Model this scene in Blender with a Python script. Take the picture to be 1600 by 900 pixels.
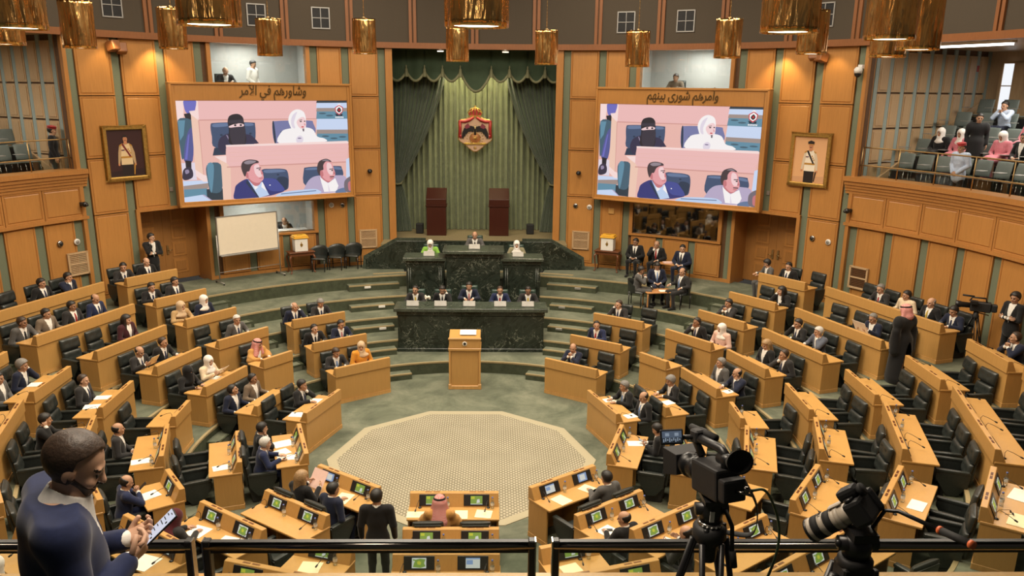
import bpy, bmesh, math, random
import numpy as np
from math import sin, cos, pi, radians as rad, degrees as deg, sqrt, atan2, hypot
from mathutils import Matrix, Vector
random.seed(7)
scene = bpy.context.scene
for _o in list(bpy.data.objects): bpy.data.objects.remove(_o)
COL = scene.collection

# ------------------------------------------------------------ camera, world, exposure, big lights
CAM = np.array([.634, -15.909, 7.583])
PIT, YAW, ROL, FPX = rad(15.738), rad(-1.3876), rad(.6876), 1288.4
def cam_axes():
    f0 = np.array([-sin(YAW), cos(YAW), 0]); r0 = np.array([cos(YAW), sin(YAW), 0]); u0 = np.array([0, 0, 1.])
    f = cos(PIT)*f0 - sin(PIT)*u0; u = sin(PIT)*f0 + cos(PIT)*u0
    return cos(ROL)*r0 + sin(ROL)*u, -sin(ROL)*r0 + cos(ROL)*u, f
_r, _u, _f = cam_axes()
cd = bpy.data.cameras.new('camera'); cam = bpy.data.objects.new('camera', cd); COL.objects.link(cam)
cd.sensor_width = 36; cd.lens = FPX/1600*36; cd.shift_y = .03; cd.clip_start = .05; cd.clip_end = 200
cam.matrix_world = Matrix(((_r[0], _u[0], -_f[0], CAM[0]), (_r[1], _u[1], -_f[1], CAM[1]), (_r[2], _u[2], -_f[2], CAM[2]), (0, 0, 0, 1)))
scene.camera = cam
scene.view_settings.view_transform = 'Standard'; scene.view_settings.look = 'None'
scene.view_settings.gamma = 1; scene.view_settings.use_curve_mapping = False
scene.view_settings.exposure = -0.17
W = bpy.data.worlds.new('hall_ambience'); scene.world = W; W.use_nodes = True
W.node_tree.nodes['Background'].inputs[0].default_value = (1, .90, .78, 1)
W.node_tree.nodes['Background'].inputs[1].default_value = .05
WARM = (1, .86, .68)
def area_light(name, loc, size, power, color=WARM, target=None, shape='DISK', size_y=None, spread=180):
    d = bpy.data.lights.new(name, 'AREA'); d.shape = shape; d.size = size; d.energy = power; d.color = color; d.spread = rad(spread)
    if size_y: d.size_y = size_y
    o = bpy.data.objects.new(name, d); COL.objects.link(o); o.location = loc
    if target is not None:
        v = Vector(target) - Vector(loc); o.rotation_euler = v.to_track_quat('-Z', 'Y').to_euler()
    return o
def spot_light(name, loc, target, power, angle, color=WARM, blend=.6, size=.08):
    d = bpy.data.lights.new(name, 'SPOT'); d.energy = power; d.color = color; d.spot_size = rad(angle); d.spot_blend = blend; d.shadow_soft_size = size
    o = bpy.data.objects.new(name, d); COL.objects.link(o); o.location = loc
    v = Vector(target) - Vector(loc); o.rotation_euler = v.to_track_quat('-Z', 'Y').to_euler()
    return o
# the hall's ceiling lighting: a big central field and a ring of ceiling lights
area_light('ceiling_field_light', (0, 0, 12.6), 7.0, 2000, (1, .88, .71))
for _k in range(8):
    _a = rad(22.5 + 45*_k)
    area_light('ceiling_ring_light', (9.0*sin(_a), 9.0*cos(_a), 12.4), 2.2, 300, WARM)
# downlights over the curtain and wall washers over the panels
for _x in (-.85, .0, .85): spot_light('curtain_spot', (_x, 13.45, 8.62), (_x*.9, 14.25, 6.9), 210, 80, (1, .86, .50), .9)
area_light('near_gallery_fill', (-.2, -13.0, 8.6), 1.4, 120, (1, .84, .66))  # unseen lamp, added to brighten the man with the phone
for _a in (-46, 46, -52.5, 53.5):
    spot_light('wall_spot', (11.9*sin(rad(_a)), 11.9*cos(rad(_a)), 8.68), (12.5*sin(rad(_a)), 12.5*cos(rad(_a)), 6.9), 130 if abs(_a) < 50 else 40, 95, (1, .72, .36))
for _s in (-1, 1):
    area_light('gallery_light', (15.3*sin(rad(72*_s)), 15.3*cos(rad(72*_s)), 8.5), 3.0, 230, (1, .92, .80))
    area_light('booth_light', (13.4*sin(rad(32*_s)), 13.4*cos(rad(32*_s)), 8.75), 1.2, 95, (1, .97, .92))
area_light('low_booth_light', (13.4*sin(rad(-32)), 13.4*cos(rad(-32)), 3.9), .8, 60, (1, .97, .92))

# ------------------------------------------------------------ materials
def new_mat(name):
    m = bpy.data.materials.new(name); m.use_nodes = True
    return m, m.node_tree, m.node_tree.nodes['Principled BSDF']
def _coord(nt, scale, out='Object'):
    tc = nt.nodes.new('ShaderNodeTexCoord'); mp = nt.nodes.new('ShaderNodeMapping'); mp.inputs['Scale'].default_value = scale
    nt.links.new(tc.outputs[out], mp.inputs[0]); return mp.outputs[0]
def _noise(nt, vec, scale, detail=3, rough=.6, dist=0.):
    n = nt.nodes.new('ShaderNodeTexNoise'); n.inputs['Scale'].default_value = scale; n.inputs['Detail'].default_value = detail
    n.inputs['Roughness'].default_value = rough; n.inputs['Distortion'].default_value = dist; nt.links.new(vec, n.inputs['Vector']); return n.outputs['Fac']
def _ramp(nt, fac, stops):
    r = nt.nodes.new('ShaderNodeValToRGB'); e = r.color_ramp.elements
    while len(e) < len(stops): e.new(.5)
    for el, (p, c) in zip(e, stops): el.position = p; el.color = (*c, 1)
    nt.links.new(fac, r.inputs[0]); return r.outputs[0]
def _bump(nt, fac, bs, strength, dist=.01):
    b = nt.nodes.new('ShaderNodeBump'); b.inputs['Strength'].default_value = strength; b.inputs['Distance'].default_value = dist
    nt.links.new(fac, b.inputs['Height']); nt.links.new(b.outputs[0], bs.inputs['Normal'])
def mat(name, col, rough=.5, metal=0., spec=.5, var=.12, scale=8, stretch=(1, 1, 1), bump=0., sheen=0.):
    m, nt, bs = new_mat(name)
    c2 = tuple(min(1, c*(1+var)) for c in col); c1 = tuple(c*(1-var) for c in col)
    n = _noise(nt, _coord(nt, stretch), scale)
    nt.links.new(_ramp(nt, n, [(.3, c1), (.7, c2)]), bs.inputs['Base Color'])
    bs.inputs['Roughness'].default_value = rough; bs.inputs['Metallic'].default_value = metal; bs.inputs['Specular IOR Level'].default_value = spec
    if sheen: bs.inputs['Sheen Weight'].default_value = sheen
    if bump: _bump(nt, n, bs, bump)
    return m
def wood(name, col, rough=.38, var=.16, grain=(9, 9, .7), spec=.4):
    m, nt, bs = new_mat(name)
    v = _coord(nt, grain); n1 = _noise(nt, v, 3.2, 4, .65, .6)
    n2 = _noise(nt, _coord(nt, (1, 1, 1)), .55, 2)
    mx = nt.nodes.new('ShaderNodeMath'); mx.operation = 'ADD'; nt.links.new(n1, mx.inputs[0]); nt.links.new(n2, mx.inputs[1])
    hv = nt.nodes.new('ShaderNodeMath'); hv.operation = 'MULTIPLY'; hv.inputs[1].default_value = .5; nt.links.new(mx.outputs[0], hv.inputs[0])
    d = tuple(c*(1-var) for c in col); l = tuple(min(1, c*(1+var)) for c in col)
    nt.links.new(_ramp(nt, hv.outputs[0], [(.32, d), (.5, col), (.68, l)]), bs.inputs['Base Color'])
    bs.inputs['Roughness'].default_value = rough; bs.inputs['Specular IOR Level'].default_value = spec
    return m
def emit(name, col, strength=1., base=(0, 0, 0)):
    m, nt, bs = new_mat(name); bs.inputs['Base Color'].default_value = (*base, 1)
    bs.inputs['Emission Color'].default_value = (*col, 1); bs.inputs['Emission Strength'].default_value = strength
    bs.inputs['Roughness'].default_value = .4; return m
def srgb(r, g, b):
    f = lambda c: (c/255/12.92 if c <= 10 else ((c/255+.055)/1.055)**2.4)
    return (f(r), f(g), f(b))
M = {}
M['oak'] = wood('oak_desk', (.465, .258, .080), .33, .10)
M['oak_top'] = wood('oak_worktop', (.50, .278, .086), .30, .10)
M['oak_trim'] = wood('oak_trim', (.54, .30, .10), .3)
M['wall_oak'] = wood('oak_wall_panel', (.43, .20, .055), .36, .14)
M['wall_oak_edge'] = wood('oak_wall_moulding', (.40, .18, .05), .34)
M['wall_gap'] = mat('dark_wall_joint', (.10, .045, .015), .7)
M['door_oak'] = wood('oak_door', (.34, .155, .045), .34)
M['light_oak'] = wood('oak_gallery_panel', (.50, .34, .19), .42)
M['strip'] = mat('green_fabric_strip', (.145, .165, .105), .85, var=.1, scale=60)
M['strip_light'] = mat('grey_green_gallery_strip', (.30, .36, .33), .8, var=.06, scale=60)
M['fascia'] = mat('brown_fabric_fascia', (.068, .052, .034), .85, var=.06, scale=50)
M['fascia_trim'] = wood('fascia_wood_trim', (.24, .092, .03), .4)
M['red_wood'] = wood('mahogany_wood', (.050, .013, .008), .28)
M['table_wood'] = wood('dark_table_wood', (.13, .045, .018), .3)
M['table_oak'] = wood('tea_table_wood', (.45, .21, .07), .3)
M['black'] = mat('black_plastic', (.012, .012, .013), .35)
M['black_matte'] = mat('matte_black', (.015, .015, .016), .6)
M['black_rubber'] = mat('black_rubber', (.01, .01, .01), .75)
M['leather'] = mat('black_leather', (.022, .026, .024), .34, spec=.5, var=.2, scale=25, bump=.15)
M['leather_side'] = mat('black_leather_arm', (.018, .022, .020), .42, var=.2, scale=25)
M['green_leather'] = mat('dark_green_leather', (.022, .045, .035), .38, var=.2, scale=20)
M['chrome'] = mat('steel_tube', (.42, .40, .37), .22, 1., var=.04)
M['dark_chrome'] = mat('dark_polished_steel', (.20, .185, .17), .2, 1., var=.04)
M['brass'] = mat('brass', (.40, .27, .12), .42, .9, var=.05)
M['gilt'] = mat('gilt_frame', (.56, .36, .10), .34, .85, var=.2, scale=20)
M['white_plastic'] = mat('white_plastic', (.72, .70, .66), .4, var=.03)
M['grey_metal'] = mat('grey_metal', (.38, .37, .35), .4, .6, var=.05)
M['paper'] = mat('white_paper', (.80, .77, .70), .7, var=.03)
M['cream_paper'] = mat('cream_paper', (.80, .68, .44), .7, var=.03)
M['pink_paper'] = mat('pink_paper', (.72, .50, .44), .7, var=.05)
M['board'] = mat('whiteboard', (.74, .66, .54), .35, var=.02)
M['yellow_lid'] = mat('yellow_plastic', (.75, .40, .03), .45, var=.04)
M['booth_wall'] = mat('booth_white_wall', (.52, .52, .50), .8, var=.03)
M['grey_green_seat'] = mat('grey_green_seat_shell', (.11, .135, .125), .5, var=.06)
M['red'] = mat('red_enamel', (.36, .025, .022), .4, var=.08)
M['white_enamel'] = mat('white_enamel', (.72, .68, .60), .4, var=.03)
M['label_blue'] = mat('blue_label', (.10, .14, .36), .4)
M['orange_mark'] = mat('orange_ring', (.75, .16, .05), .4)
M['lens_white'] = mat('off_white_lens', (.50, .44, .36), .45, var=.03)
M['gold_text'] = mat('bronze_letters', (.15, .09, .035), .35, .7)
M['cable_green'] = mat('green_cable', (.06, .10, .05), .5)
# green carpet with wear patches
m, nt, bs = new_mat('green_carpet')
n1 = _noise(nt, _coord(nt, (1, 1, 1)), .9, 6, .7, .4); n2 = _noise(nt, _coord(nt, (1, 1, 1)), 260, 2)
a1 = nt.nodes.new('ShaderNodeMath'); a1.operation = 'MULTIPLY_ADD'; a1.inputs[1].default_value = .22; nt.links.new(n2, a1.inputs[0]); nt.links.new(n1, a1.inputs[2])
nt.links.new(_ramp(nt, a1.outputs[0], [(.36, (.058, .070, .050)), (.58, (.115, .128, .092)), (.8, (.195, .205, .15))]), bs.inputs['Base Color'])
bs.inputs['Roughness'].default_value = .95; bs.inputs['Specular IOR Level'].default_value = .15; M['carpet'] = m
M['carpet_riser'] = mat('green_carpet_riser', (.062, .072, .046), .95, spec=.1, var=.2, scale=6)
M['nosing'] = mat('tan_step_edge', (.30, .235, .12), .7, var=.12, scale=30)
M['stage_carpet'] = mat('tan_stage_carpet', (.22, .18, .10), .95, spec=.1, var=.1, scale=20)
M['rug_border'] = mat('beige_rug_border', (.36, .325, .225), .95, spec=.1, var=.06, scale=120)
# patterned rug: trellis of small dark flecks
m, nt, bs = new_mat('patterned_rug')
v = _coord(nt, (1, 1, 1)); sp = nt.nodes.new('ShaderNodeSeparateXYZ'); nt.links.new(v, sp.inputs[0])
def _m(op, a, b_=None):
    q = nt.nodes.new('ShaderNodeMath'); q.operation = op
    for i, x in enumerate((a, b_)):
        if x is None: continue
        if isinstance(x, (int, float)): q.inputs[i].default_value = x
        else: nt.links.new(x, q.inputs[i])
    return q.outputs[0]
KX = 2*pi/.105
sx_ = _m('SINE', _m('MULTIPLY', sp.outputs[0], KX)); sy_ = _m('SINE', _m('MULTIPLY', sp.outputs[1], KX)); s2 = _m('MULTIPLY', _m('SINE', _m('MULTIPLY', _m('ADD', sp.outputs[0], sp.outputs[1]), KX)), _m('SINE', _m('MULTIPLY', _m('SUBTRACT', sp.outputs[0], sp.outputs[1]), KX)))
pt = _m('ADD', _m('MULTIPLY', _m('MULTIPLY', sx_, sy_), .55), _m('MULTIPLY', s2, .5))
pn = _m('ADD', pt, _m('MULTIPLY', _m('SUBTRACT', _noise(nt, v, 1.2, 3), .5), .5))
c1 = _ramp(nt, _m('MULTIPLY_ADD', pn, .5), [(.28, (.155, .14, .10)), (.46, (.215, .195, .135)), (.56, (.34, .31, .23)), (.8, (.40, .365, .275))])
c1.node.inputs[0].links[0].from_node.inputs[2].default_value = .5
nt.links.new(c1, bs.inputs['Base Color']); bs.inputs['Roughness'].default_value = .95; bs.inputs['Specular IOR Level'].default_value = .1; M['rug'] = m
# green marble
def marble(name, dark, mid, vein, scale=2.6):
    m, nt, bs = new_mat(name); v = _coord(nt, (1, 1, 1))
    n = _noise(nt, v, scale, 8, .72, 1.6)
    base = _ramp(nt, n, [(.34, dark), (.50, mid), (.58, dark), (.74, mid)])
    n2 = _noise(nt, v, scale*1.3, 6, .6, 2.6)
    ve = _ramp(nt, n2, [(.486, (0, 0, 0)), (.496, (1, 1, 1)), (.506, (0, 0, 0))])
    n3 = _ramp(nt, _noise(nt, v, scale*1.1, 3), [(.45, (0, 0, 0)), (.62, (1, 1, 1))])
    mk = nt.nodes.new('ShaderNodeMath'); mk.operation = 'MULTIPLY'; nt.links.new(ve, mk.inputs[0]); nt.links.new(n3, mk.inputs[1])
    mx = nt.nodes.new('ShaderNodeMix'); mx.data_type = 'RGBA'; nt.links.new(mk.outputs[0], mx.inputs[0]); nt.links.new(base, mx.inputs[6]); mx.inputs[7].default_value = (*vein, 1)
    nt.links.new(mx.outputs[2], bs.inputs['Base Color']); bs.inputs['Roughness'].default_value = .26; bs.inputs['Specular IOR Level'].default_value = .4
    return m
M['marble'] = marble('green_marble', (.010, .014, .010), (.026, .034, .026), (.36, .38, .30), 1.5)
M['marble_top'] = marble('green_marble_top', (.028, .036, .027), (.06, .074, .056), (.26, .28, .22), 4)
# curtains
M['curtain'] = mat('green_curtain_velvet', (.080, .112, .062), .75, spec=.2, var=.12, scale=4, sheen=.3)
M['curtain_back'] = mat('green_back_curtain', (.215, .245, .135), .75, spec=.2, var=.12, scale=4, sheen=.2)
M['valance'] = mat('dark_green_valance', (.045, .07, .04), .75, spec=.2, var=.1, scale=4)
M['fringe'] = mat('gold_green_fringe', (.17, .17, .09), .7, var=.1, scale=40)
# hammered gold lamp
m, nt, bs = new_mat('gold_lamp_metal')
n = _noise(nt, _coord(nt, (1, 1, .14)), 9, 3, .55, .3)
nt.links.new(_ramp(nt, n, [(.3, (.78, .40, .12)), (.7, (.95, .60, .24))]), bs.inputs['Base Color'])
bs.inputs['Metallic'].default_value = 1.; bs.inputs['Roughness'].default_value = .20; _bump(nt, n, bs, .8, .06); M['gold'] = m
M['lamp_glow'] = emit('lamp_diffuser', (1, .88, .66), 9)
M['fluor'] = emit('light_strip', (1, .97, .92), 6)
M['small_glow'] = emit('downlight_glow', (1, .85, .58), 12)
# glass
def glass(name, tint=(1, 1, 1), rough=.02, refl=.12):
    m = bpy.data.materials.new(name); m.use_nodes = True; nt = m.node_tree; nt.nodes.clear()
    o = nt.nodes.new('ShaderNodeOutputMaterial'); t = nt.nodes.new('ShaderNodeBsdfTransparent'); g = nt.nodes.new('ShaderNodeBsdfGlossy'); mx = nt.nodes.new('ShaderNodeMixShader')
    t.inputs[0].default_value = (*tint, 1); g.inputs['Roughness'].default_value = rough; mx.inputs[0].default_value = refl
    nt.links.new(t.outputs[0], mx.inputs[1]); nt.links.new(g.outputs[0], mx.inputs[2]); nt.links.new(mx.outputs[0], o.inputs[0]); return m
M['glass'] = glass('clear_glass', (.92, .95, .93), .02, .07)
M['booth_glass'] = glass('booth_glass', (.80, .82, .80), .02, .10)
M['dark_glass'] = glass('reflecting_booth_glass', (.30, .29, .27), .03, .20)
M['bottle'] = glass('bottle_plastic', (.86, .90, .92), .08, .16)
# people
SKINS = [mat('skin_tan', (.42, .235, .145), .55, var=.05), mat('skin_light', (.52, .31, .205), .55, var=.05), mat('skin_brown', (.29, .155, .09), .55, var=.05)]
M['eye'] = mat('dark_eye', (.02, .015, .012), .3); M['lip'] = mat('lip', (.30, .11, .08), .5)
M['hair_black'] = mat('black_hair', (.012, .010, .009), .5, var=.4, scale=60, bump=.3); M['hair_brown'] = mat('brown_hair', (.035, .020, .012), .5, var=.4, scale=60, bump=.3)
M['hair_grey'] = mat('grey_hair', (.18, .17, .16), .6, var=.4, scale=60, bump=.3); M['hair_white'] = mat('white_hair', (.50, .48, .45), .6, var=.25, scale=60, bump=.3)
M['hair_blond'] = mat('blond_hair', (.30, .185, .085), .5, var=.4, scale=60, bump=.3)
CLOTH = {}
def cloth(k, name, c, rough=.8): CLOTH[k] = mat(name, c, rough, spec=.2, var=.12, scale=30, sheen=.15)
cloth('black', 'black_suit', (.010, .010, .011)); cloth('charcoal', 'charcoal_suit', (.022, .021, .022)); cloth('navy', 'navy_suit', (.010, .014, .034))
cloth('blue', 'blue_suit', (.014, .021, .062)); cloth('grey', 'grey_suit', (.085, .082, .080)); cloth('bluegrey', 'blue_grey_suit', (.085, .095, .125))
cloth('taupe', 'taupe_jacket', (.16, .12, .085)); cloth('white', 'white_shirt', (.72, .70, .66)); cloth('lightblue', 'light_blue_shirt', (.42, .50, .64))
cloth('cream', 'cream_coat', (.66, .54, .38)); cloth('pink', 'pink_coat', (.64, .42, .34)); cloth('rose', 'rose_vest', (.55, .18, .22)); cloth('orange', 'orange_dress', (.62, .26, .03))
cloth('tan', 'tan_vest', (.40, .26, .12)); cloth('mustard', 'mustard_robe', (.48, .25, .07)); cloth('burgundy', 'burgundy_jacket', (.045, .010, .014)); cloth('wine', 'wine_scarf', (.075, .012, .018))
cloth('green', 'green_jacket', (.20, .40, .06)); cloth('olive', 'olive_jacket', (.22, .20, .12)); cloth('hijab_white', 'white_headscarf', (.72, .68, .64)); cloth('hijab_beige', 'beige_headscarf', (.52, .38, .24))
cloth('nearblue', 'dark_blue_suit', (.011, .018, .060)); cloth('red_tie', 'red_tie', (.28, .02, .02)); cloth('navy_tie', 'navy_tie', (.02, .025, .06)); cloth('pink_tie', 'pink_tie', (.40, .16, .16)); cloth('blue_tie', 'blue_tie', (.16, .24, .42)); cloth('black_tie', 'black_tie', (.012, .012, .014)); cloth('yellow_tie', 'yellow_tie', (.45, .33, .06))
cloth('shoe', 'black_shoe_leather', (.010, .010, .010), .35); cloth('beret', 'red_beret', (.35, .03, .03)); cloth('agal', 'black_head_cord', (.01, .01, .01))
m, nt, bs = new_mat('red_check_headcloth')
vo = nt.nodes.new('ShaderNodeTexChecker'); vo.inputs['Scale'].default_value = 75; vo.inputs[1].default_value = (.50, .09, .09, 1); vo.inputs[2].default_value = (.66, .42, .38, 1)
nt.links.new(_coord(nt, (1, 1, 1)), vo.inputs[0]); nt.links.new(vo.outputs[0], bs.inputs['Base Color']); bs.inputs['Roughness'].default_value = .85; CLOTH['keffiyeh'] = m

# ------------------------------------------------------------ mesh helpers
class MB:
    """collects geometry for ONE mesh"""
    def __init__(s): s.v = []; s.f = []; s.m = []; s.sm = []
    def add(s, vs, fs, m=0, smooth=False, T=None):
        b = len(s.v)
        if T is not None: vs = [tuple(T @ Vector(p)) for p in vs]
        s.v.extend(tuple(float(c) for c in p) for p in vs)
        for f in fs: s.f.append(tuple(b+i for i in f)); s.m.append(m); s.sm.append(smooth)
        return s
    def box(s, x0, x1, y0, y1, z0, z1, m=0, T=None):
        return s.add([(x0, y0, z0), (x1, y0, z0), (x1, y1, z0), (x0, y1, z0), (x0, y0, z1), (x1, y0, z1), (x1, y1, z1), (x0, y1, z1)],
                     [(0, 3, 2, 1), (4, 5, 6, 7), (0, 1, 5, 4), (1, 2, 6, 5), (2, 3, 7, 6), (3, 0, 4, 7)], m, False, T)
    def prism_x(s, prof, x0, x1, m=0, T=None):
        """profile in (y, z), counter-clockwise seen from +x, extruded along x"""
        n = len(prof); vs = [(x0, y, z) for y, z in prof] + [(x1, y, z) for y, z in prof]
        fs = [tuple(range(n-1, -1, -1)), tuple(range(n, 2*n))] + [(i, (i+1) % n, n+(i+1) % n, n+i) for i in range(n)]
        return s.add(vs, fs, m, False, T)
    def prism_z(s, poly, z0, z1, m=0, T=None):
        n = len(poly); vs = [(x, y, z0) for x, y in poly] + [(x, y, z1) for x, y in poly]
        fs = [tuple(range(n-1, -1, -1)), tuple(range(n, 2*n))] + [(i, (i+1) % n, n+(i+1) % n, n+i) for i in range(n)]
        return s.add(vs, fs, m, False, T)
    def prism_y(s, poly, y0, y1, m=0, T=None):
        """polygon in (x, z), counter-clockwise seen from -y, extruded along y (front at y0)"""
        n = len(poly); vs = [(x, y0, z) for x, z in poly] + [(x, y1, z) for x, z in poly]
        fs = [tuple(range(n)), tuple(range(2*n-1, n-1, -1))] + [(i, n+i, n+(i+1) % n, (i+1) % n) for i in range(n)]
        return s.add(vs, fs, m, False, T)
    def lathe(s, prof, n=20, m=0, T=None, smooth=True, caps=True):
        vs = []; fs = []
        for r, z in prof:
            for i in range(n): a = 2*pi*i/n; vs.append((r*cos(a), r*sin(a), z))
        for k in range(len(prof)-1):
            for i in range(n): j = (i+1) % n; fs.append((k*n+i, k*n+j, (k+1)*n+j, (k+1)*n+i))
        if caps: fs.append(tuple(range(n-1, -1, -1))); b = (len(prof)-1)*n; fs.append(tuple(range(b, b+n)))
        return s.add(vs, fs, m, smooth, T)
    def tube(s, pts, r, n=8, m=0, T=None, smooth=True, flat=1.):
        P = [Vector(p) for p in pts]; rs = r if isinstance(r, (list, tuple)) else [r]*len(P)
        vs = []; fs = []; up = None
        for i, p in enumerate(P):
            d = (P[min(i+1, len(P)-1)] - P[max(i-1, 0)])
            if d.length < 1e-9: d = Vector((0, 0, 1))
            d.normalize()
            if up is None: up = d.orthogonal().normalized()
            up = (up - d*up.dot(d)); up = up.normalized() if up.length > 1e-6 else d.orthogonal().normalized()
            sd = d.cross(up)
            for k in range(n): a = 2*pi*k/n; vs.append(tuple(p + rs[i]*(cos(a)*up + flat*sin(a)*sd)))
        for i in range(len(P)-1):
            for k in range(n): j = (k+1) % n; fs.append((i*n+k, i*n+j, (i+1)*n+j, (i+1)*n+k))
        fs.append(tuple(range(n-1, -1, -1))); b = (len(P)-1)*n; fs.append(tuple(range(b, b+n)))
        return s.add(vs, fs, m, smooth, T)
    def ball(s, c, r, n=10, m=0, T=None):
        rx, ry, rz = r if isinstance(r, (list, tuple)) else (r, r, r); vs = [(c[0], c[1], c[2]-rz)]; fs = []; k = n//2
        for j in range(1, k):
            t = -pi/2 + pi*j/k
            for i in range(n): a = 2*pi*i/n; vs.append((c[0]+rx*cos(t)*cos(a), c[1]+ry*cos(t)*sin(a), c[2]+rz*sin(t)))
        vs.append((c[0], c[1], c[2]+rz)); e = len(vs)-1
        for i in range(n):
            j = (i+1) % n; fs.append((0, 1+j, 1+i)); fs.append((e, e-n+i, e-n+j))
            for q in range(k-2): b = 1+q*n; fs.append((b+i, b+j, b+n+j, b+n+i))
        return s.add(vs, fs, m, True, T)
    def arc(s, a0, a1, r0, r1, z0, z1, m=0, n=None, cy=0.):
        """curved box: angles in degrees clockwise from +y, radii r0<r1"""
        n = n or max(1, int(abs(a1-a0)/2.2)); vs = []; fs = []
        for i in range(n+1):
            a = rad(a0+(a1-a0)*i/n); sx, cx = sin(a), cos(a)
            vs += [(r0*sx, r0*cx+cy, z0), (r1*sx, r1*cx+cy, z0), (r1*sx, r1*cx+cy, z1), (r0*sx, r0*cx+cy, z1)]
        for i in range(n):
            b = 4*i
            for k in range(4): q = (k+1) % 4; fs.append((b+k, b+q, b+4+q, b+4+k))
        fs.append((0, 3, 2, 1)); b = 4*n; fs.append((b, b+1, b+2, b+3))
        return s.add(vs, fs, m)
    def panel(s, a0, a1, r, z0, z1, m=0, inset=.07, lift=.03, me=1):
        """curved raised-and-fielded wall panel facing the hall centre, outer face at r"""
        n = max(2, int(abs(a1-a0)/1.6)); da = deg(inset/r); vs = []; fs = []; ms = []
        def ring(b0, b1, rr, y0, y1):
            o = len(vs)
            for zz in (y0, y1):
                for i in range(n+1): a = rad(b0+(b1-b0)*i/n); vs.append((rr*sin(a), rr*cos(a), zz))
            return o
        L = [ring(a0, a1, r+.05, z0, z1), ring(a0, a1, r, z0, z1), ring(a0+da*.55, a1-da*.55, r, z0+inset*.55, z1-inset*.55), ring(a0+da*.7, a1-da*.7, r+.016, z0+inset*.7, z1-inset*.7), ring(a0+da, a1-da, r+.016-lift*.6, z0+inset, z1-inset)]
        N = n+1
        for q in range(len(L)-1):
            A, B = L[q], L[q+1]
            for i in range(n):
                fs.append((A+i, A+i+1, B+i+1, B+i)); fs.append((A+N+i+1, A+N+i, B+N+i, B+N+i+1))
            fs.append((A+N, A, B, B+N)); fs.append((A+n, A+N+n, B+N+n, B+n))
        o = L[-1]
        k = len(fs)
        for i in range(n): fs.append((o+i, o+i+1, o+N+i+1, o+N+i))
        b = len(s.v); s.v.extend(vs)
        for i, f in enumerate(fs): s.f.append(tuple(b+x for x in f)); s.m.append(m if i >= k else me); s.sm.append(False)
        return s
    def mesh(s, name, mats, bevel=0., smooth_angle=None, seg=1, recalc=True):
        me = bpy.data.meshes.new(name); me.from_pydata(s.v, [], s.f)
        for mm in (mats if isinstance(mats, (list, tuple)) else [mats]): me.materials.append(M[mm] if isinstance(mm, str) else mm)
        me.polygons.foreach_set('material_index', s.m); me.polygons.foreach_set('use_smooth', s.sm)
        if bevel or recalc:
            bm = bmesh.new(); bm.from_mesh(me)
            if recalc: bmesh.ops.recalc_face_normals(bm, faces=bm.faces)
            if bevel:
                bmesh.ops.remove_doubles(bm, verts=bm.verts, dist=1e-5)
                ed = [e for e in bm.edges if len(e.link_faces) == 2 and e.calc_face_angle(0) > rad(35)]
                bmesh.ops.bevel(bm, geom=ed, offset=bevel, segments=seg, profile=.6, affect='EDGES', clamp_overlap=True)
            bm.to_mesh(me); bm.free()
        if smooth_angle:
            me.shade_smooth(); me.set_sharp_from_angle(angle=rad(smooth_angle))
        me.update(); return me
    def obj(s, name, mats, parent=None, **k): return link(name, s.mesh(name, mats, **k), parent)
def link(name, me, parent=None, loc=None, rotz=None, T=None):
    o = bpy.data.objects.new(name, me); COL.objects.link(o)
    if T is not None: o.matrix_local = T
    if loc is not None: o.location = loc
    if rotz is not None: o.rotation_euler = (0, 0, rotz)
    if parent is not None: o.parent = parent
    return o
def tag(o, label, cat, group=None):
    o['label'] = label; o['category'] = cat
    if group: o['group'] = group
    return o
def structure(o, label=None):
    o['kind'] = 'structure'
    if label: o['label'] = label
    return o
def thing(name, label, cat, loc=(0, 0, 0), rotz=0., group=None):
    o = bpy.data.objects.new(name, None); COL.objects.link(o); o.empty_display_size = .1
    o.location = loc; o.rotation_euler = (0, 0, rotz); return tag(o, label, cat, group)
def copy_tree(o, parent=None):
    c = o.copy(); COL.objects.link(c)
    if parent is not None: c.parent = parent
    for ch in KIDS.get(o.name, ()): copy_tree(ch, c)
    return c
KIDS = {}
def index_kids():
    KIDS.clear()
    for o in bpy.data.objects:
        if o.parent: KIDS.setdefault(o.parent.name, []).append(o)
def P(a, r, z=0.): return (r*sin(rad(a)), r*cos(rad(a)), z)
def ray_at(px, t):
    """a place in the hall t metres in front of the lens plane"""
    d = (px[0]-800)/FPX*_r - (px[1]-498)/FPX*_u + _f
    return Vector(CAM + t*d)
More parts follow.
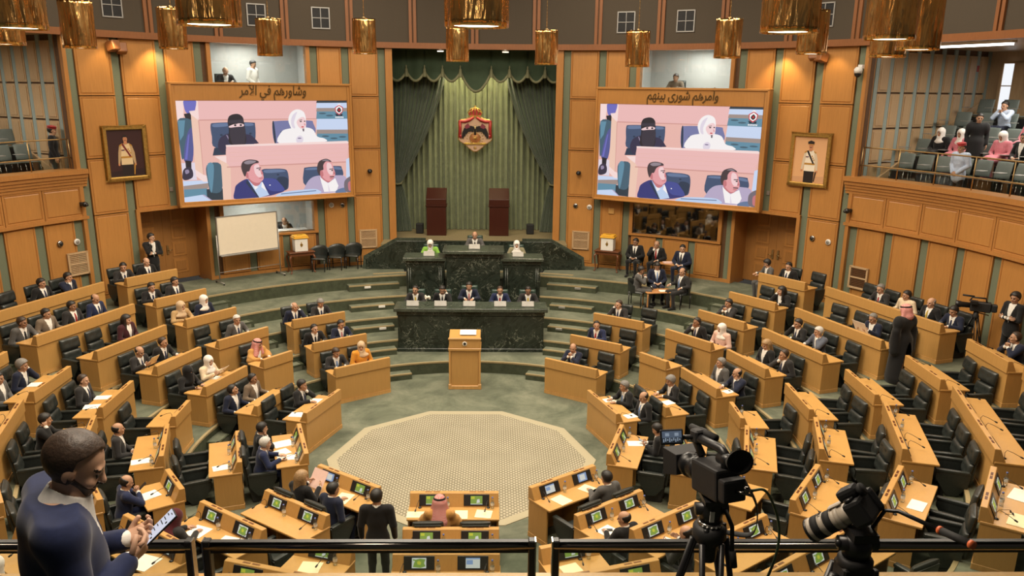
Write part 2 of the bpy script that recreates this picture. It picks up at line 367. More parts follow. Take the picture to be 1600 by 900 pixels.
# ------------------------------------------------------------ setting: floor, tiers, steps
T = .3235
RR = [3.20, 4.386, 5.62, 6.854, 8.09, 9.32, 10.56]
RW = 12.38                                            # inner face of the round hall wall
FZ = [0, 0, T, 2*T, 3*T, 4*T, 1.67]                   # floor height under each desk row
b = MB(); b.lathe([(17, -.3), (17, -.02), (5.55, -.001)], 96, 0, smooth=False)
b.prism_z([P(a, 5.62)[:2] for a in range(0, 360, 4)][::-1], -.05, 0, 0)
structure(b.obj('floor', ['carpet']), 'green carpeted floor in front of the marble rostrum')
for k in range(1, 6):
    r0 = RR[k+1]-.09; r1 = (RR[k+2]-.09 if k < 5 else RW+.3); z = FZ[k+1]; zl = FZ[k]
    cut = [0, 17.2, 15.5, 13.5, 12, 12][k]
    b = MB()
    if k == 1: b.arc(-180, 180, r0, r1, zl-.05, z, 0, 120)
    else: b.arc(cut, 360-cut, r0, r1, zl-.05, z, 0, 110)
    b.arc(cut if k > 1 else -180, 360-cut if k > 1 else 180, r0-.012, r0+.0, zl, z-.035, 1, 110)
    b.arc(cut if k > 1 else -180, 360-cut if k > 1 else 180, r0-.02, r0+.045, z-.035, z+.008, 2, 110)
    # half-height steps beside the rostrum
    for s in (-1, 1):
        a0, a1 = [(0, 0), (19, 27.5), (18.5, 28), (17, 26), (15.5, 24), (13.5, 22.5)][k]
        if k == 1: a0, a1 = 17, 25
        b.arc(s*a0, s*a1, r0-.32, r0-.01, zl, zl+(z-zl)*.5, 0, 8)
        b.arc(s*a0, s*a1, r0-.335, r0-.325, zl, zl+(z-zl)*.5-.03, 1, 8); b.arc(s*a0, s*a1, r0-.34, r0-.29, zl+(z-zl)*.5-.03, zl+(z-zl)*.5+.008, 2, 8)
        # half-height step blocks in the aisles
        for am in (45.3, 63, 81, 99, 116, 134.5, 153, 171):
            if k == 1 and am < 50: continue
            w = deg(.34/r0)
            b.arc(s*am-w, s*am+w, r0-.30, r0-.01, zl, zl+(z-zl)*.5, 0, 2); b.arc(s*am-w, s*am+w, r0-.31, r0-.27, zl+(z-zl)*.5-.03, zl+(z-zl)*.5+.006, 1, 2)
            for e in (-1, 1): b.arc(s*am+e*w-.25, s*am+e*w+.25, r0-.31, r0-.01, zl, zl+(z-zl)*.5+.01, 1, 1)
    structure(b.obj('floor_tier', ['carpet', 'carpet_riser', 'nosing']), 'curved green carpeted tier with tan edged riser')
# little outlet plates set into the steps
k = 0
for a, r, z in ((19.2, 10.28, 1.46), (18.0, 9.05, 1.13), (19.6, 7.8, .80), (-19.2, 10.28, 1.46), (-18.0, 9.05, 1.13), (-19.6, 7.8, .80)):
    o = MB().box(-.10, .10, -.012, .012, -.035, .035).obj('riser_socket_plate', ['white_plastic' if a < 0 else 'grey_metal'], bevel=.006)
    o.location = P(a, RR[{1.46: 6, 1.13: 5, .80: 4}[z]]-.435 + .0, z - .05); o.rotation_euler = (0, 0, -rad(a))
    tag(o, 'small %s outlet plate on the %s wide step %s of the rostrum' % ('white' if a < 0 else 'grey', {1.46: 'top', 1.13: 'second highest', .80: 'third highest'}[z], 'left' if a < 0 else 'right'), 'socket', 'step outlet plates')

# ------------------------------------------------------------ round wall of oak panels and green strips
def wall_side(s):
    A = lambda a0, a1: (min(s*a0, s*a1), max(s*a0, s*a1))
    w = MB()   # materials: 0 field, 1 moulding, 2 joint, 3 strip
    def back(a0, a1, z0, z1): w.arc(*A(a0, a1), RW+.09, RW+.25, z0, z1, 2)
    back(12.45, 24.9, 1.5, 8.76); back(24.9, 38.9, 1.5, 2.93); back(24.9, 38.9, 3.92, 7.56); back(38.9, 40.9, 1.5, 8.76)
    back(40.9, 50.4, 4.03, 8.76); back(50.4, 58, 1.5, 8.76)
    def strip(a0, z0=1.6, z1=8.75, wd=.98): w.arc(*A(a0, a0+wd), RW+.055, RW+.10, z0, z1, 3)
    ZS = [1.78, 4.03, 5.56, 7.21, 8.73]
    def pan(a0, a1, z0, z1): w.panel(*A(a0, a1), RW+.01, z0+.012, z1-.012, 0)
    def col(a0, a1, zs=ZS):
        for z0, z1 in zip(zs, zs[1:]): pan(a0, a1, z0, z1)
    w.arc(*A(12.45, 13.5), RW-.03, RW+.1, 1.6, 8.75, 1)
    strip(13.55); col(14.6, 18.85); strip(18.9); col(19.95, 23.45, ZS); strip(23.5)
    strip(39.7); pan(40.75, 44.7, 7.21, 8.73); strip(44.8, 4.05); pan(45.85, 50.5, 4.05, 5.56); pan(45.85, 50.5, 5.56, 7.21); pan(45.85, 50.5, 7.21, 8.73)
    strip(50.65); col(51.7, 56.3); strip(56.4)
    w.arc(*A(57.45, 57.95), RW-.04, RW+.3, 1.6, 8.75, 1)
    # booth window surrounds
    for z0, z1 in ((2.93, 3.92), (7.56, 8.72)):
        w.arc(*A(24.55, 25.1), RW-.02, RW+.3, z0-.06, z1+.03, 1); w.arc(*A(38.5, 39.05), RW-.02, RW+.3, z0-.06, z1+.03, 1)
        w.arc(*A(24.55, 39.05), RW-.035, RW+.3, z0-.07, z0, 1); w.arc(*A(24.55, 39.05), RW-.02, RW+.3, z1, z1+.035, 1)
    for a0, a1 in ((25.0, 28.9), (30.0, 34.0), (35.1, 39.1)): pan(a0, a1, 1.78, 2.84)
    strip(28.95, 1.6, 2.86); strip(34.05, 1.6, 2.86)
    for a0, a1 in ((25.0, 28.9), (30.0, 34.0), (35.1, 39.1)): pan(a0, a1, 3.98, 5.56)
    pan(25., 39.1, 5.56, 7.48)
    # baseboards
    for a0, a1 in ((12.45, 40.9), (50.4, 58)): w.arc(*A(a0, a1), RW-.02, RW+.08, 1.6, 1.77, 1)
    # door surround and niche
    w.arc(*A(40.55, 41.05), RW-.035, RW+1.0, 1.6, 4.05, 1); w.arc(*A(50.25, 50.75), RW-.035, RW+1.0, 1.6, 4.05, 1); w.arc(*A(40.55, 50.75), RW-.035, RW+1.0, 3.98, 4.06, 1)
    side = 'left' if s < 0 else 'right'
    structure(w.obj('wall_back_'+side, ['wall_oak', 'wall_oak_edge', 'wall_gap', 'strip']), 'round oak panelled wall with green strips, %s of the curtain' % side)
    # double door
    am = 45.6*s; c = P(am, RW+.86, 1.66); D = bpy.data.objects.new('door_%d' % (1 if s < 0 else 2), None); COL.objects.link(D); D.location = c; D.rotation_euler = (0, 0, -rad(am)); structure(D, 'oak double door with square panels, %s of the stage' % side)
    for e in (-1, 1):
        q = MB(); q.box(min(0, e*1.08), max(0, e*1.08), 0, .06, 0, 2.34)
        for j in range(4):
            z = .22+j*.53; x0, x1 = e*.28, e*.68
            x0, x1 = min(x0, x1), max(x0, x1)
            q.box(x0-.03, x1+.03, -.015, .002, z-.03, z+.40+.03, 1); q.box(x0+.05, x1-.05, -.03, -.01, z+.05, z+.35, 0)
        lf = q.obj('door_leaf', ['door_oak', 'wall_oak_edge'], D, bevel=.008)
        h = MB(); h.tube([(e*.09, -.03, .95), (e*.09, -.10, .95), (e*.20, -.11, .95)], .014, 8); h.box(e*.09-.03, e*.09+.03, -.04, 0, .82, 1.10); h.obj('door_handle', ['brass'], lf)
for s in (-1, 1): wall_side(s)

# side walls below the galleries, parapets and cornice, right round to under the camera
def gallery_front(s):
    A = lambda a0, a1: (min(s*a0, s*a1), max(s*a0, s*a1))
    side = 'left' if s < 0 else 'right'
    w = MB(); end = 122
    w.arc(*A(57.9, 124), RW+.12, RW+.3, 1.5, 4.0, 2, 60)
    n = 12; st = 5.1
    for i in range(n):
        a = 57.9+.05+i*st
        w.arc(*A(a, a+1.05), RW+.07, RW+.13, 1.6, 4.0, 3); w.panel(*A(a+1.1, a+st-.05), RW+.03, 1.79, 3.99, 0)
    w.arc(*A(57.9, end), RW-.01, RW+.1, 1.6, 1.77, 1)
    structure(w.obj('wall_'+side, ['wall_oak', 'wall_oak_edge', 'wall_gap', 'strip']), 'lower oak wall with green strips under the %s gallery' % side)
    p = MB()
    p.arc(*A(57.4, 124), RW+.06, RW+.34, 4.02, 5.0, 2, 60)
    for i in range(n): a = 57.75+i*st; p.panel(*A(a, a+st-.08), RW-.02, 4.06, 4.86, 0, inset=.09)
    p.arc(*A(57.2, end), RW-.06, RW+.1, 3.98, 4.06, 1, 30)
    for r, z0, z1 in ((-.04, 4.86, 4.94), (-.07, 4.94, 5.02), (-.10, 5.02, 5.10), (-.14, 5.10, 5.2), (-.19, 5.2, 5.325)):
        p.arc(*A(56.9, 124), RW+r, RW+.42, z0, z1, 1, 62)
    structure(p.obj('wall_parapet_'+side, ['wall_oak', 'wall_oak_edge', 'wall_gap']), 'square panelled oak parapet of the %s gallery' % side)
for s in (-1, 1): gallery_front(s)

# brown fabric fascia above, with wooden posts and bottom rail, and the ceiling
f = MB(); f.arc(-180, 180, RW-.03, RW+.3, 8.74, 12.75, 0, 120)
f.arc(-110, 110, RW-.12, RW+.0, 8.72, 8.80, 1, 90); f.arc(-110, 110, RW-.09, RW, 8.80, 8.90, 1, 90)
for k in range(-10, 11):
    a = 9.3*k
    f.arc(a-.55, a-.12, RW-.09, RW, 8.9, 12.7, 1, 1); f.arc(a+.12, a+.55, RW-.09, RW, 8.9, 12.7, 1, 1); f.arc(a-.12, a+.12, RW-.05, RW, 8.74, 12.7, 2, 1)
structure(f.obj('wall_fascia', ['fascia', 'fascia_trim', 'wall_gap']), 'brown fabric fascia with wooden posts under the ceiling')
structure(MB().lathe([(19, 12.75), (19, 12.9)], 64, 0, smooth=False).obj('ceiling', ['fascia']))
names = {-51: 'above the left door', -31.8: 'above the left screen, outer one', -22.7: 'above the left screen, inner one', 22.7: 'above the right screen, inner one', 31.5: 'above the right screen, outer one', 51.2: 'above the right officer portrait'}
for a, nm in names.items():
    t = thing('air_vent', 'square dark air vent with white frame %s' % nm, 'air vent', P(a, RW-.03, 9.24), -rad(a), 'fascia air vents')
    g = MB()
    for x0, x1, z0, z1 in ((-.28, -.25, 0, .63), (.25, .28, 0, .63), (-.28, .28, 0, .03), (-.28, .28, .60, .63), (-.012, .012, 0, .63), (-.28, .28, .303, .327)): g.box(x0, x1, -.035, 0, z0, z1)
    g.obj('vent_frame', ['grey_metal'], t, bevel=.004)
    g = MB(); g.box(-.25, .25, -.008, 0, .02, .61, 0)
    for i in range(14): g.box(-.25, .25, -.02, -.006, .04+i*.041, .052+i*.041, 0)
    g.obj('vent_grille', ['black_matte'], t)

# ------------------------------------------------------------ glazed control booths in the wall
def booth(s, lower):
    z0, z1 = (2.93, 3.92) if lower else (7.56, 8.72); side = 'left' if s < 0 else 'right'; A = lambda a0, a1: (min(s*a0, s*a1), max(s*a0, s*a1))
    fz = z0-.75
    q = MB(); q.arc(*A(24.2, 39.4), 14.4, 14.5, fz, z1+.2); q.arc(*A(24.0, 24.4), RW+.3, 14.5, fz, z1+.2, n=1); q.arc(*A(39.2, 39.6), RW+.3, 14.5, fz, z1+.2, n=1)
    q.arc(*A(24.2, 39.4), RW+.26, 14.5, fz-.05, fz); q.arc(*A(24.2, 39.4), RW+.26, 14.5, z1+.15, z1+.25)
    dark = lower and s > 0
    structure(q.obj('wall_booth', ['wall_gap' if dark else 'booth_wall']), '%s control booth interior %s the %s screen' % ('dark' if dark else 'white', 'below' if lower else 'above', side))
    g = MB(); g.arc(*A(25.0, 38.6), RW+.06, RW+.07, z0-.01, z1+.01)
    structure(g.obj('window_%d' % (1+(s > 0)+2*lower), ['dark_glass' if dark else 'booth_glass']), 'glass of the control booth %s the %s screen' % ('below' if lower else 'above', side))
    d = thing('booth_desk', 'long white desk behind the glass of the booth %s the %s screen' % ('below' if lower else 'above', side), 'desk', (0, 0, 0))
    MB().arc(*A(25.6, 38.2), RW+.35, RW+.95, fz+.68, fz+.72).obj('desk_top', ['white_plastic'], d); MB().arc(*A(26, 37.8), RW+.5, RW+.54, fz, fz+.68).obj('modesty_panel', ['grey_metal'], d)
for s in (-1, 1):
    for lo in (False, True): booth(s, lo)

# ------------------------------------------------------------ galleries at the sides
def gallery(s):
    A = lambda a0, a1: (min(s*a0, s*a1), max(s*a0, s*a1)); side = 'left' if s < 0 else 'right'
    g = MB(); g.arc(*A(57.5, 125), RW+.3, 13.25, 4.5, 4.70, 0, 30)
    for k in range(6): g.arc(*A(57.5, 125), 13.2+.85*k, 14.1+.85*k, 4.5, 4.70+.36*(k+1), 0, 30); g.arc(*A(57.9, 125), 13.2+.85*k-.01, 13.2+.85*k, 4.70+.36*k, 4.70+.36*(k+1)-.01, 1, 30)
    structure(g.obj('floor_gallery_'+side, ['carpet_riser', 'black_matte']), 'stepped floor of the %s gallery' % side)
    w = MB(); R = Matrix.Rotation(-rad(57.8*s), 4, 'Z')      # radial wall; local +y runs outward
    x = lambda d: s*(-d)                                    # local x away from the gallery
    def bx(y0, y1, z0, z1, d0, d1, m): w.box(min(x(d0), x(d1)), max(x(d0), x(d1)), y0, y1, z0, z1, m, R)
    bx(RW+.25, 19.2, 4.5, 9.6, .10, .25, 2)
    for i in range(10):
        y = 12.85+i*.62
        bx(y, y+.16, 4.6, 9.5, .06, .12, 3)
        for z0, z1 in ((4.75, 5.62), (5.66, 6.55), (6.6, 7.5), (7.55, 8.6)):
            bx(y+.17, y+.60, z0, z1, .05, .12, 1); bx(y+.22, y+.55, z0+.06, z1-.06, .03, .06, 0)
    # sloping base rail along the steps
    pr_ = [(13.0, 4.86), (18.4, 7.2), (18.4, 7.36), (13.0, 5.02)]
    w.prism_x(pr_ if s > 0 else pr_, min(x(0), x(.06)), max(x(0), x(.06)), 1, R)
    structure(w.obj('wall_gallery_'+side, ['light_oak', 'light_oak', 'wall_gap', 'strip_light']), 'pale panelled end wall of the %s gallery' % side)
    c = MB(); c.arc(*A(57.5, 125), RW+.2, 19, 8.75, 8.9, 0, 30); structure(c.obj('ceiling_gallery_'+side, ['light_oak']), 'ceiling over the %s gallery' % side)
    k = MB(); k.arc(*A(57.5, 125), 18.6, 18.8, 4.5, 9, 0, 30); structure(k.obj('wall_gallery_rear_'+side, ['light_oak']), 'rear wall of the %s gallery' % side)
for s in (-1, 1): gallery(s)
# bright doorway at the back of the right gallery
d = thing('lit_window', 'bright tall window beside the top of the right gallery steps', 'window', P(59.6, 18.5, 6.95), -rad(59.6))
MB().box(-.15, .15, -.06, 0, 0, 1.45).obj('pane', [emit('window_daylight', (.93, .96, 1), 1.1)], d)
q = MB()
for x0, x1, z0, z1 in ((-.23, -.15, -.05, 1.53), (.15, .45, -.05, 1.53), (-.23, .45, 1.45, 1.53), (-.23, .45, -.05, .02), (-.15, .15, .8, .83)): q.box(x0, x1, -.09, 0, z0, z1)
q.obj('window_frame', ['light_oak'], d, bevel=.01)
t = thing('strip_light', 'long white strip light under the ceiling edge of the right gallery', 'light')
MB().arc(58.2, 74, 12.86, 12.94, 8.62, 8.67).obj('diffuser', ['fluor'], t); MB().arc(58.1, 74.2, 12.82, 12.98, 8.67, 8.73).obj('housing', ['white_plastic'], t)
# near gallery floor under the camera
g = MB(); g.arc(118, 242, 12.9, 14.5, 4.45, 4.70, 0, 30); g.arc(125, 235, 14.5, 18.2, 4.45, 5.3, 0, 30)
structure(g.obj('floor_gallery_near', ['carpet_riser']), 'floor of the near gallery')

# gallery rails
def side_rail(s):
    side = 'left' if s < 0 else 'right'; sgn = lambda a: s*a
    t = thing('gallery_railing', 'brass two-bar railing with glass above the %s gallery parapet' % side, 'railing')
    for z, nm in ((6.10, 'top_rail'), (5.63, 'low_rail')):
        MB().tube([P(sgn(a), RW+.14 if z < 6 else RW+.2, z) for a in np.arange(57.9, 100, 1.5)], .019, 10).obj(nm, ['brass'], t)
    for i in range(8):
        a = 58.0+i*5.1; MB().tube([P(sgn(a), RW+.16, 5.32), P(sgn(a), RW+.18, 6.1)], .016, 8).obj('post', ['brass'], t)
        q = MB(); q.arc(min(sgn(a+.3), sgn(a+4.8)), max(sgn(a+.3), sgn(a+4.8)), RW+.15, RW+.158, 5.36, 5.60); q.obj('glass_panel', ['glass'], t)
for s in (-1, 1): side_rail(s)
NP = MB(); NP.box(-6.4, 6.4, -12.95, -12.41, 5.20, 5.33, 1); NP.box(-6.4, 6.4, -12.85, -12.47, 4.0, 5.2, 0); NP.box(-6.4, 6.4, -12.9, -12.44, 3.95, 4.06, 1)
structure(NP.obj('wall_parapet_near', ['wall_oak', 'oak_trim'], bevel=.012), 'straight oak parapet of the near balcony along the bottom edge')
def near_rail(x0, x1, label):
    t = thing('balcony_railing', label, 'railing', (0, -12.74, 0))
    MB().tube([(x0, 0, 5.668), (x1, 0, 5.668)], .021, 14).obj('handrail', ['dark_chrome'], t)
    q = MB(); q.box(x0, x1, -.012, .012, 5.688, 5.694); q.box(x0, x1, -.012, .012, 5.640, 5.652); q.obj('rail_cover', ['black'], t)
    for x in (x0, x1):
        e = 1 if x == x0 else -1; q = MB(); q.box(min(x, x+e*.030), max(x, x+e*.030), -.02, .02, 5.32, 5.70); q.obj('post', ['black'], t, bevel=.004)
        q = MB(); q.box(min(x-e*.004, x+e*.002), max(x-e*.004, x+e*.002), -.021, .021, 5.34, 5.70); q.obj('steel_edge', ['chrome'], t)
    MB().box(x0+.03, x1-.03, -.004, .004, 5.345, 5.64).obj('glass_panel', ['glass'], t)
near_rail(-.600, .823, 'dark steel balcony railing below the standing man in black, middle length')
near_rail(.898, 5.9, 'dark steel balcony railing in front of the two camera tripods')
near_rail(-5.9, -.648, 'dark steel balcony railing beside the man with the phone')
for x in (-.624, .860):
    o = MB().box(-.024, .024, -.02, .02, 5.33, 5.46).obj('rail_foot', ['black_matte'], bevel=.003); o.location = (x, -12.74, 0); tag(o, 'black base block between two railing posts, %s' % ('near the phone' if x < 0 else 'below the standing man in black'), 'post base')

# ------------------------------------------------------------ curtained stage
st = MB(); st.box(-3.1, 3.1, 11.25, 14.75, 1.6, 2.5, 0)
st.box(-3.25, -2.95, 12.2, 14.8, 1.6, 8.9, 1); st.box(2.95, 3.25, 12.2, 14.8, 1.6, 8.9, 1); st.box(-3.2, 3.2, 14.6, 14.8, 1.6, 8.9, 1); st.box(-3.2, 3.2, 12.5, 14.8, 8.72, 8.9, 1)
structure(st.obj('floor_stage', ['stage_carpet', 'valance']), 'tan carpeted stage in the curtained alcove')
def drape(xf, z0, z1, n, amp, pitch, yf, nz=24):
    """xf(u, v) -> x, yf(u, v) -> y; u across, v down; folds of the given pitch"""
    vs = []; fs = []
    for j in range(nz+1):
        v = j/nz; z = z1+(z0-z1)*v
        for i in range(n+1):
            u = i/n; x = xf(u, v); ph = u*pitch*2*pi
            vs.append((x, yf(u, v)+(amp(v) if callable(amp) else amp)*(1.9*(1-abs(sin(ph*.5+.35*sin(ph*.23)))**1.1)-.9+.3*sin(.37*ph+1.3)), z))
    N = n+1
    for j in range(nz):
        for i in range(n): fs.append((j*N+i, j*N+i+1, (j+1)*N+i+1, (j+1)*N+i))
    return vs, fs
b = MB(); b.add(*drape(lambda u, v: -2.95+5.9*u, 2.51, 8.65, 480, .10, 30, lambda u, v: 14.22, 6), 0, True)
tag(b.obj('back_curtain', ['curtain_back'], recalc=False), 'pale green pleated backdrop curtain behind the coat of arms', 'curtain')
for s in (-1, 1):
    side = 'left' if s < 0 else 'right'
    t = thing('tied_curtain', 'dark green side curtain gathered and tied at the %s of the stage' % side, 'curtain', (0, 13.72, 2.52))
    # falls from the pelmet and is swept to the outer edge at tie height
    tie = .72
    def xf(u, v, s=s):
        inner = .95 if v < tie else .95
        k = min(v/tie, 1.); e = 1-(1-k)**.0 if False else k**1.6
        w0, w1 = 1.95, .26
        wd = w0+(w1-w0)*e if v < tie else w1+(.62-w1)*((v-tie)/(1-tie))**.6
        return s*(2.92-wd*(1-u))
    b = MB(); b.add(*drape(xf, 0, 6.0, 220, lambda v, f=xf, s=s: .012+.075*abs(f(1, v)-f(0, v))/1.95, 13, lambda u, v: -.12*u, 60), 0, True); b.obj('drape', ['curtain'], t, recalc=False)
    q = MB(); zt = 6.0*(1-tie); q.tube([(s*(2.92), -.13, zt+.06), (s*2.78, -.16, zt), (s*2.64, -.12, zt+.02), (s*2.60, .02, zt+.1)], .035, 8); q.obj('tie_band', ['fringe'], t)
# scalloped pelmet
t = thing('valance', 'dark green scalloped pelmet with fringe above the stage curtain', 'valance', (0, 13.1, 0))
xs = [-2.95, -2.31, -1.70, -1.10, -.50, .54, 1.15, 1.76, 2.35, 2.95]
vs = []; fs = []; fr = []
for a0, a1 in zip(xs, xs[1:]):
    dz = .62 if a0 < 0 < a1 else .30
    for i in range(13):
        u = i/12; x = a0+(a1-a0)*u; z = 8.02-dz*sin(pi*u)**.9
        vs += [(x, .05*sin(pi*u*2)-.06*sin(pi*u), z), (x, .02*sin(x*14), 8.72)]; fr.append((x, -.03+.05*sin(pi*u*2)-.06*sin(pi*u), z))
for i in range(len(vs)//2-1): fs.append((2*i, 2*i+2, 2*i+3, 2*i+1))
b = MB(); b.add(vs, fs, 0, True); b.obj('pelmet', ['valance'], t, recalc=False)
MB().tube(fr, .045, 8).obj('fringe', ['fringe'], t)
for x in xs[1:-1]:
    q = MB(); q.lathe([(.004, .30), (.03, .25), (.02, .2), (.045, .16), (.075, -.08), (.07, -.1)], 10, 0, Matrix.Translation((x, -.08, 7.95))); q.obj('tassel', ['fringe'], t)
for x, nm in ((-1.12, 'left of centre'), (1.0, 'right of centre')):
    t = thing('downlight', 'small round downlight over the stage pelmet, %s' % nm, 'light', (x, 12.35, 8.66), 0, 'stage downlights')
    MB().lathe([(.12, 0), (.13, .06), (.10, .1)], 16, 0).obj('housing', ['grey_metal'], t); MB().lathe([(.10, -.012), (.10, -.002)], 16, 0).obj('lens', ['small_glow'], t)

# ------------------------------------------------------------ marble rostrum
def slab_desk(x0, x1, y0, y1, z0, z1, over=.10, th=.10, band=.13):
    b = MB(); b.box(x0, x1, y0, y1, z0, z1-th-band, 0)
    b.box(x0-.02, x1+.02, y0-.02, y1, z1-th-band, z1-th, 2); b.box(x0-over, x1+over, y0-over, y1+.02, z1-th, z1, 1)
    return b
t = thing('front_rostrum', 'long green marble front desk of the rostrum with five laptops on it', 'rostrum', (.02, 6.37, T))
b = slab_desk(-2.05, 2.05, 0, .72, 0, 1.28); b.box(-2.08, 2.08, -.03, .03, 0, .10, 2); b.obj('marble_body', ['marble', 'marble_top', 'marble'], t, bevel=.012)
t = thing('rear_rostrum', 'high green marble rear desk of the rostrum with raised centre', 'rostrum', (.03, 8.95, .9))
slab_desk(-2.06, -.92, 0, .75, 0, 1.61).obj('side_wing', ['marble', 'marble_top', 'marble'], t, bevel=.012); slab_desk(.92, 2.06, 0, .75, 0, 1.61).obj('side_wing', ['marble', 'marble_top', 'marble'], t, bevel=.012)
slab_desk(-.82, .82, -.14, .75, 0, 1.86, .12).obj('centre_block', ['marble', 'marble_top', 'marble'], t, bevel=.012)
q = MB()
for x in (-.99, .99, -1.05, 1.05, -1.93, 1.93, -1.99, 1.99):
    q.tube([(x, -.02, .0), (x, -.02, 1.3)], .024, 8)
q.obj('reeded_pilaster', ['marble'], t)
pl = MB(); pl.box(-2.0, 2.0, 7.0, 8.95, 0, 2*T, 0); pl.box(-2.1, 2.1, 9.6, 11.2, 0, 1.66, 0); pl.box(-.8, .8, 9.62, 11.0, 1.6, 1.93, 0)
structure(pl.obj('floor_rostrum', ['carpet']), 'carpeted platforms behind the rostrum desks')
# marble balustrades of the stage stairs
for s in (-1, 1):
    t = thing('stair_balustrade', 'sloping green marble balustrade of the stage stairs %s of the rostrum' % ('left' if s < 0 else 'right'), 'balustrade', (0, 11.1, 1.62))
    poly = [(s*3.60, 0), (s*1.6, 0), (s*1.6, 1.0), (s*2.56, 1.0), (s*3.60, .40)]
    if s > 0: poly = poly[::-1]
    MB().prism_y(poly, 0, .14).obj('marble_panel', ['marble'], t, bevel=.01)
    q = MB(); q.tube([(s*1.6, .07, 1.04), (s*2.56, .07, 1.04), (s*3.62, .07, .44), (s*3.64, .07, .0)], .07, 4, smooth=False, flat=1.3); q.obj('coping', ['marble_top'], t)
    q = MB()
    for i in range(5): q.box(min(s*2.56, s*(3.6-.2*i)), max(s*2.56, s*(3.6-.2*i)), 11.26, 12.3, 1.6, 1.62+.17*(i+1))
    structure(q.obj('floor_stage_steps', ['marble']), 'marble steps up to the stage')
structure(MB().box(-1.62, 1.62, 11.1, 11.25, 1.6, 2.62).obj('wall_stage', ['marble']), 'marble wall under the stage edge')
structure(MB().arc(-17.5, 17.5, 10.75, 10.87, 1.62, 1.685).obj('trim_1', ['nosing']), 'tan carpet edging at the foot of the marble balustrades')
# ------------------------------------------------------------ people: smooth bodies grown from a posed skeleton
F4 = np.float32
def snet(fn, xs, ys, zs):
    X, Y, Z = [a.astype(F4) for a in np.meshgrid(xs, ys, zs, indexing='ij')]
    V = fn(X, Y, Z); I = V < 0
    c = np.zeros(tuple(n-1 for n in V.shape), np.int8)
    offs = [(i, j, k) for i in (0, 1) for j in (0, 1) for k in (0, 1)]
    sl = lambda o: tuple(slice(o[d], V.shape[d]-1+o[d]) for d in range(3))
    for o in offs: c += I[sl(o)]
    act = (c > 0) & (c < 8); A = np.argwhere(act); idx = -np.ones(act.shape, np.int64); idx[act] = np.arange(len(A))
    pos = np.zeros((len(A), 3)); cnt = np.zeros(len(A)); G = (xs, ys, zs)
    for o in offs:
        for d in range(3):
            if o[d]: continue
            q = list(o); q[d] = 1
            a = A+np.array(o); b = A+np.array(q)
            va = V[a[:, 0], a[:, 1], a[:, 2]]; vb = V[b[:, 0], b[:, 1], b[:, 2]]; m = (va < 0) != (vb < 0)
            t = va[m]/(va[m]-vb[m])
            for e in range(3):
                ga = G[e][a[m, e]]; gb = G[e][b[m, e]]; pos[m, e] += ga+(gb-ga)*t
            cnt[m] += 1
    pos /= cnt[:, None]; F = []
    for d in range(3):
        e1, e2 = (d+1) % 3, (d+2) % 3
        s0 = [slice(None)]*3; s1 = [slice(None)]*3
        s0[d] = slice(0, -1); s1[d] = slice(1, None)
        for e in (e1, e2): s0[e] = slice(1, -1); s1[e] = slice(1, -1)
        a = I[tuple(s0)]; b = I[tuple(s1)]
        for flip, mk in ((False, a & ~b), (True, ~a & b)):
            q = np.argwhere(mk)
            if not len(q): continue
            q[:, e1] += 1; q[:, e2] += 1
            def cell(u, v): r = q.copy(); r[:, e1] -= u; r[:, e2] -= v; return idx[r[:, 0], r[:, 1], r[:, 2]]
            quad = np.stack([cell(1, 1), cell(0, 1), cell(0, 0), cell(1, 0)], 1)
            F.append(quad[:, ::-1] if flip else quad)
    F = np.concatenate(F); F = F[(F >= 0).all(1)]
    return pos, F
def cap(p, a, b, ra, rb=None):
    rb = ra if rb is None else rb
    d = [b[i]-a[i] for i in range(3)]; L = sum(x*x for x in d)+1e-9
    q = [p[i]-F4(a[i]) for i in range(3)]
    t = np.clip((q[0]*F4(d[0])+q[1]*F4(d[1])+q[2]*F4(d[2]))/F4(L), 0, 1)
    return np.sqrt((q[0]-t*F4(d[0]))**2+(q[1]-t*F4(d[1]))**2+(q[2]-t*F4(d[2]))**2)-(F4(ra)+t*F4(rb-ra))
def ell(p, c, r):
    q = [(p[i]-F4(c[i])) for i in range(3)]
    k0 = np.sqrt(sum((q[i]/F4(r[i]))**2 for i in range(3))); k1 = np.sqrt(sum((q[i]/F4(r[i]**2))**2 for i in range(3)))+F4(1e-6)
    return k0*(k0-1)/k1
def su(a, b, k=.03):
    h = np.maximum(F4(k)-np.abs(a-b), 0)/F4(k); return np.minimum(a, b)-h*h*F4(k*.25)
def ss(a, b, k=.02): return -su(-a, b, k)             # a minus b
def sgrid(lo, hi, step): return np.arange(lo, hi+step, step)
def fgrid(lo, hi, c0, c1, fine, coarse):
    """axis with fine spacing between c0 and c1"""
    a = []; x = lo
    while x < hi+coarse: a.append(x); x += fine if c0-coarse < x < c1 else coarse
    return np.array(a)
def rotm(yaw, pitch, tilt): return np.array(Matrix.Rotation(yaw, 3, 'Z') @ Matrix.Rotation(-pitch, 3, 'X') @ Matrix.Rotation(tilt, 3, 'Y'))
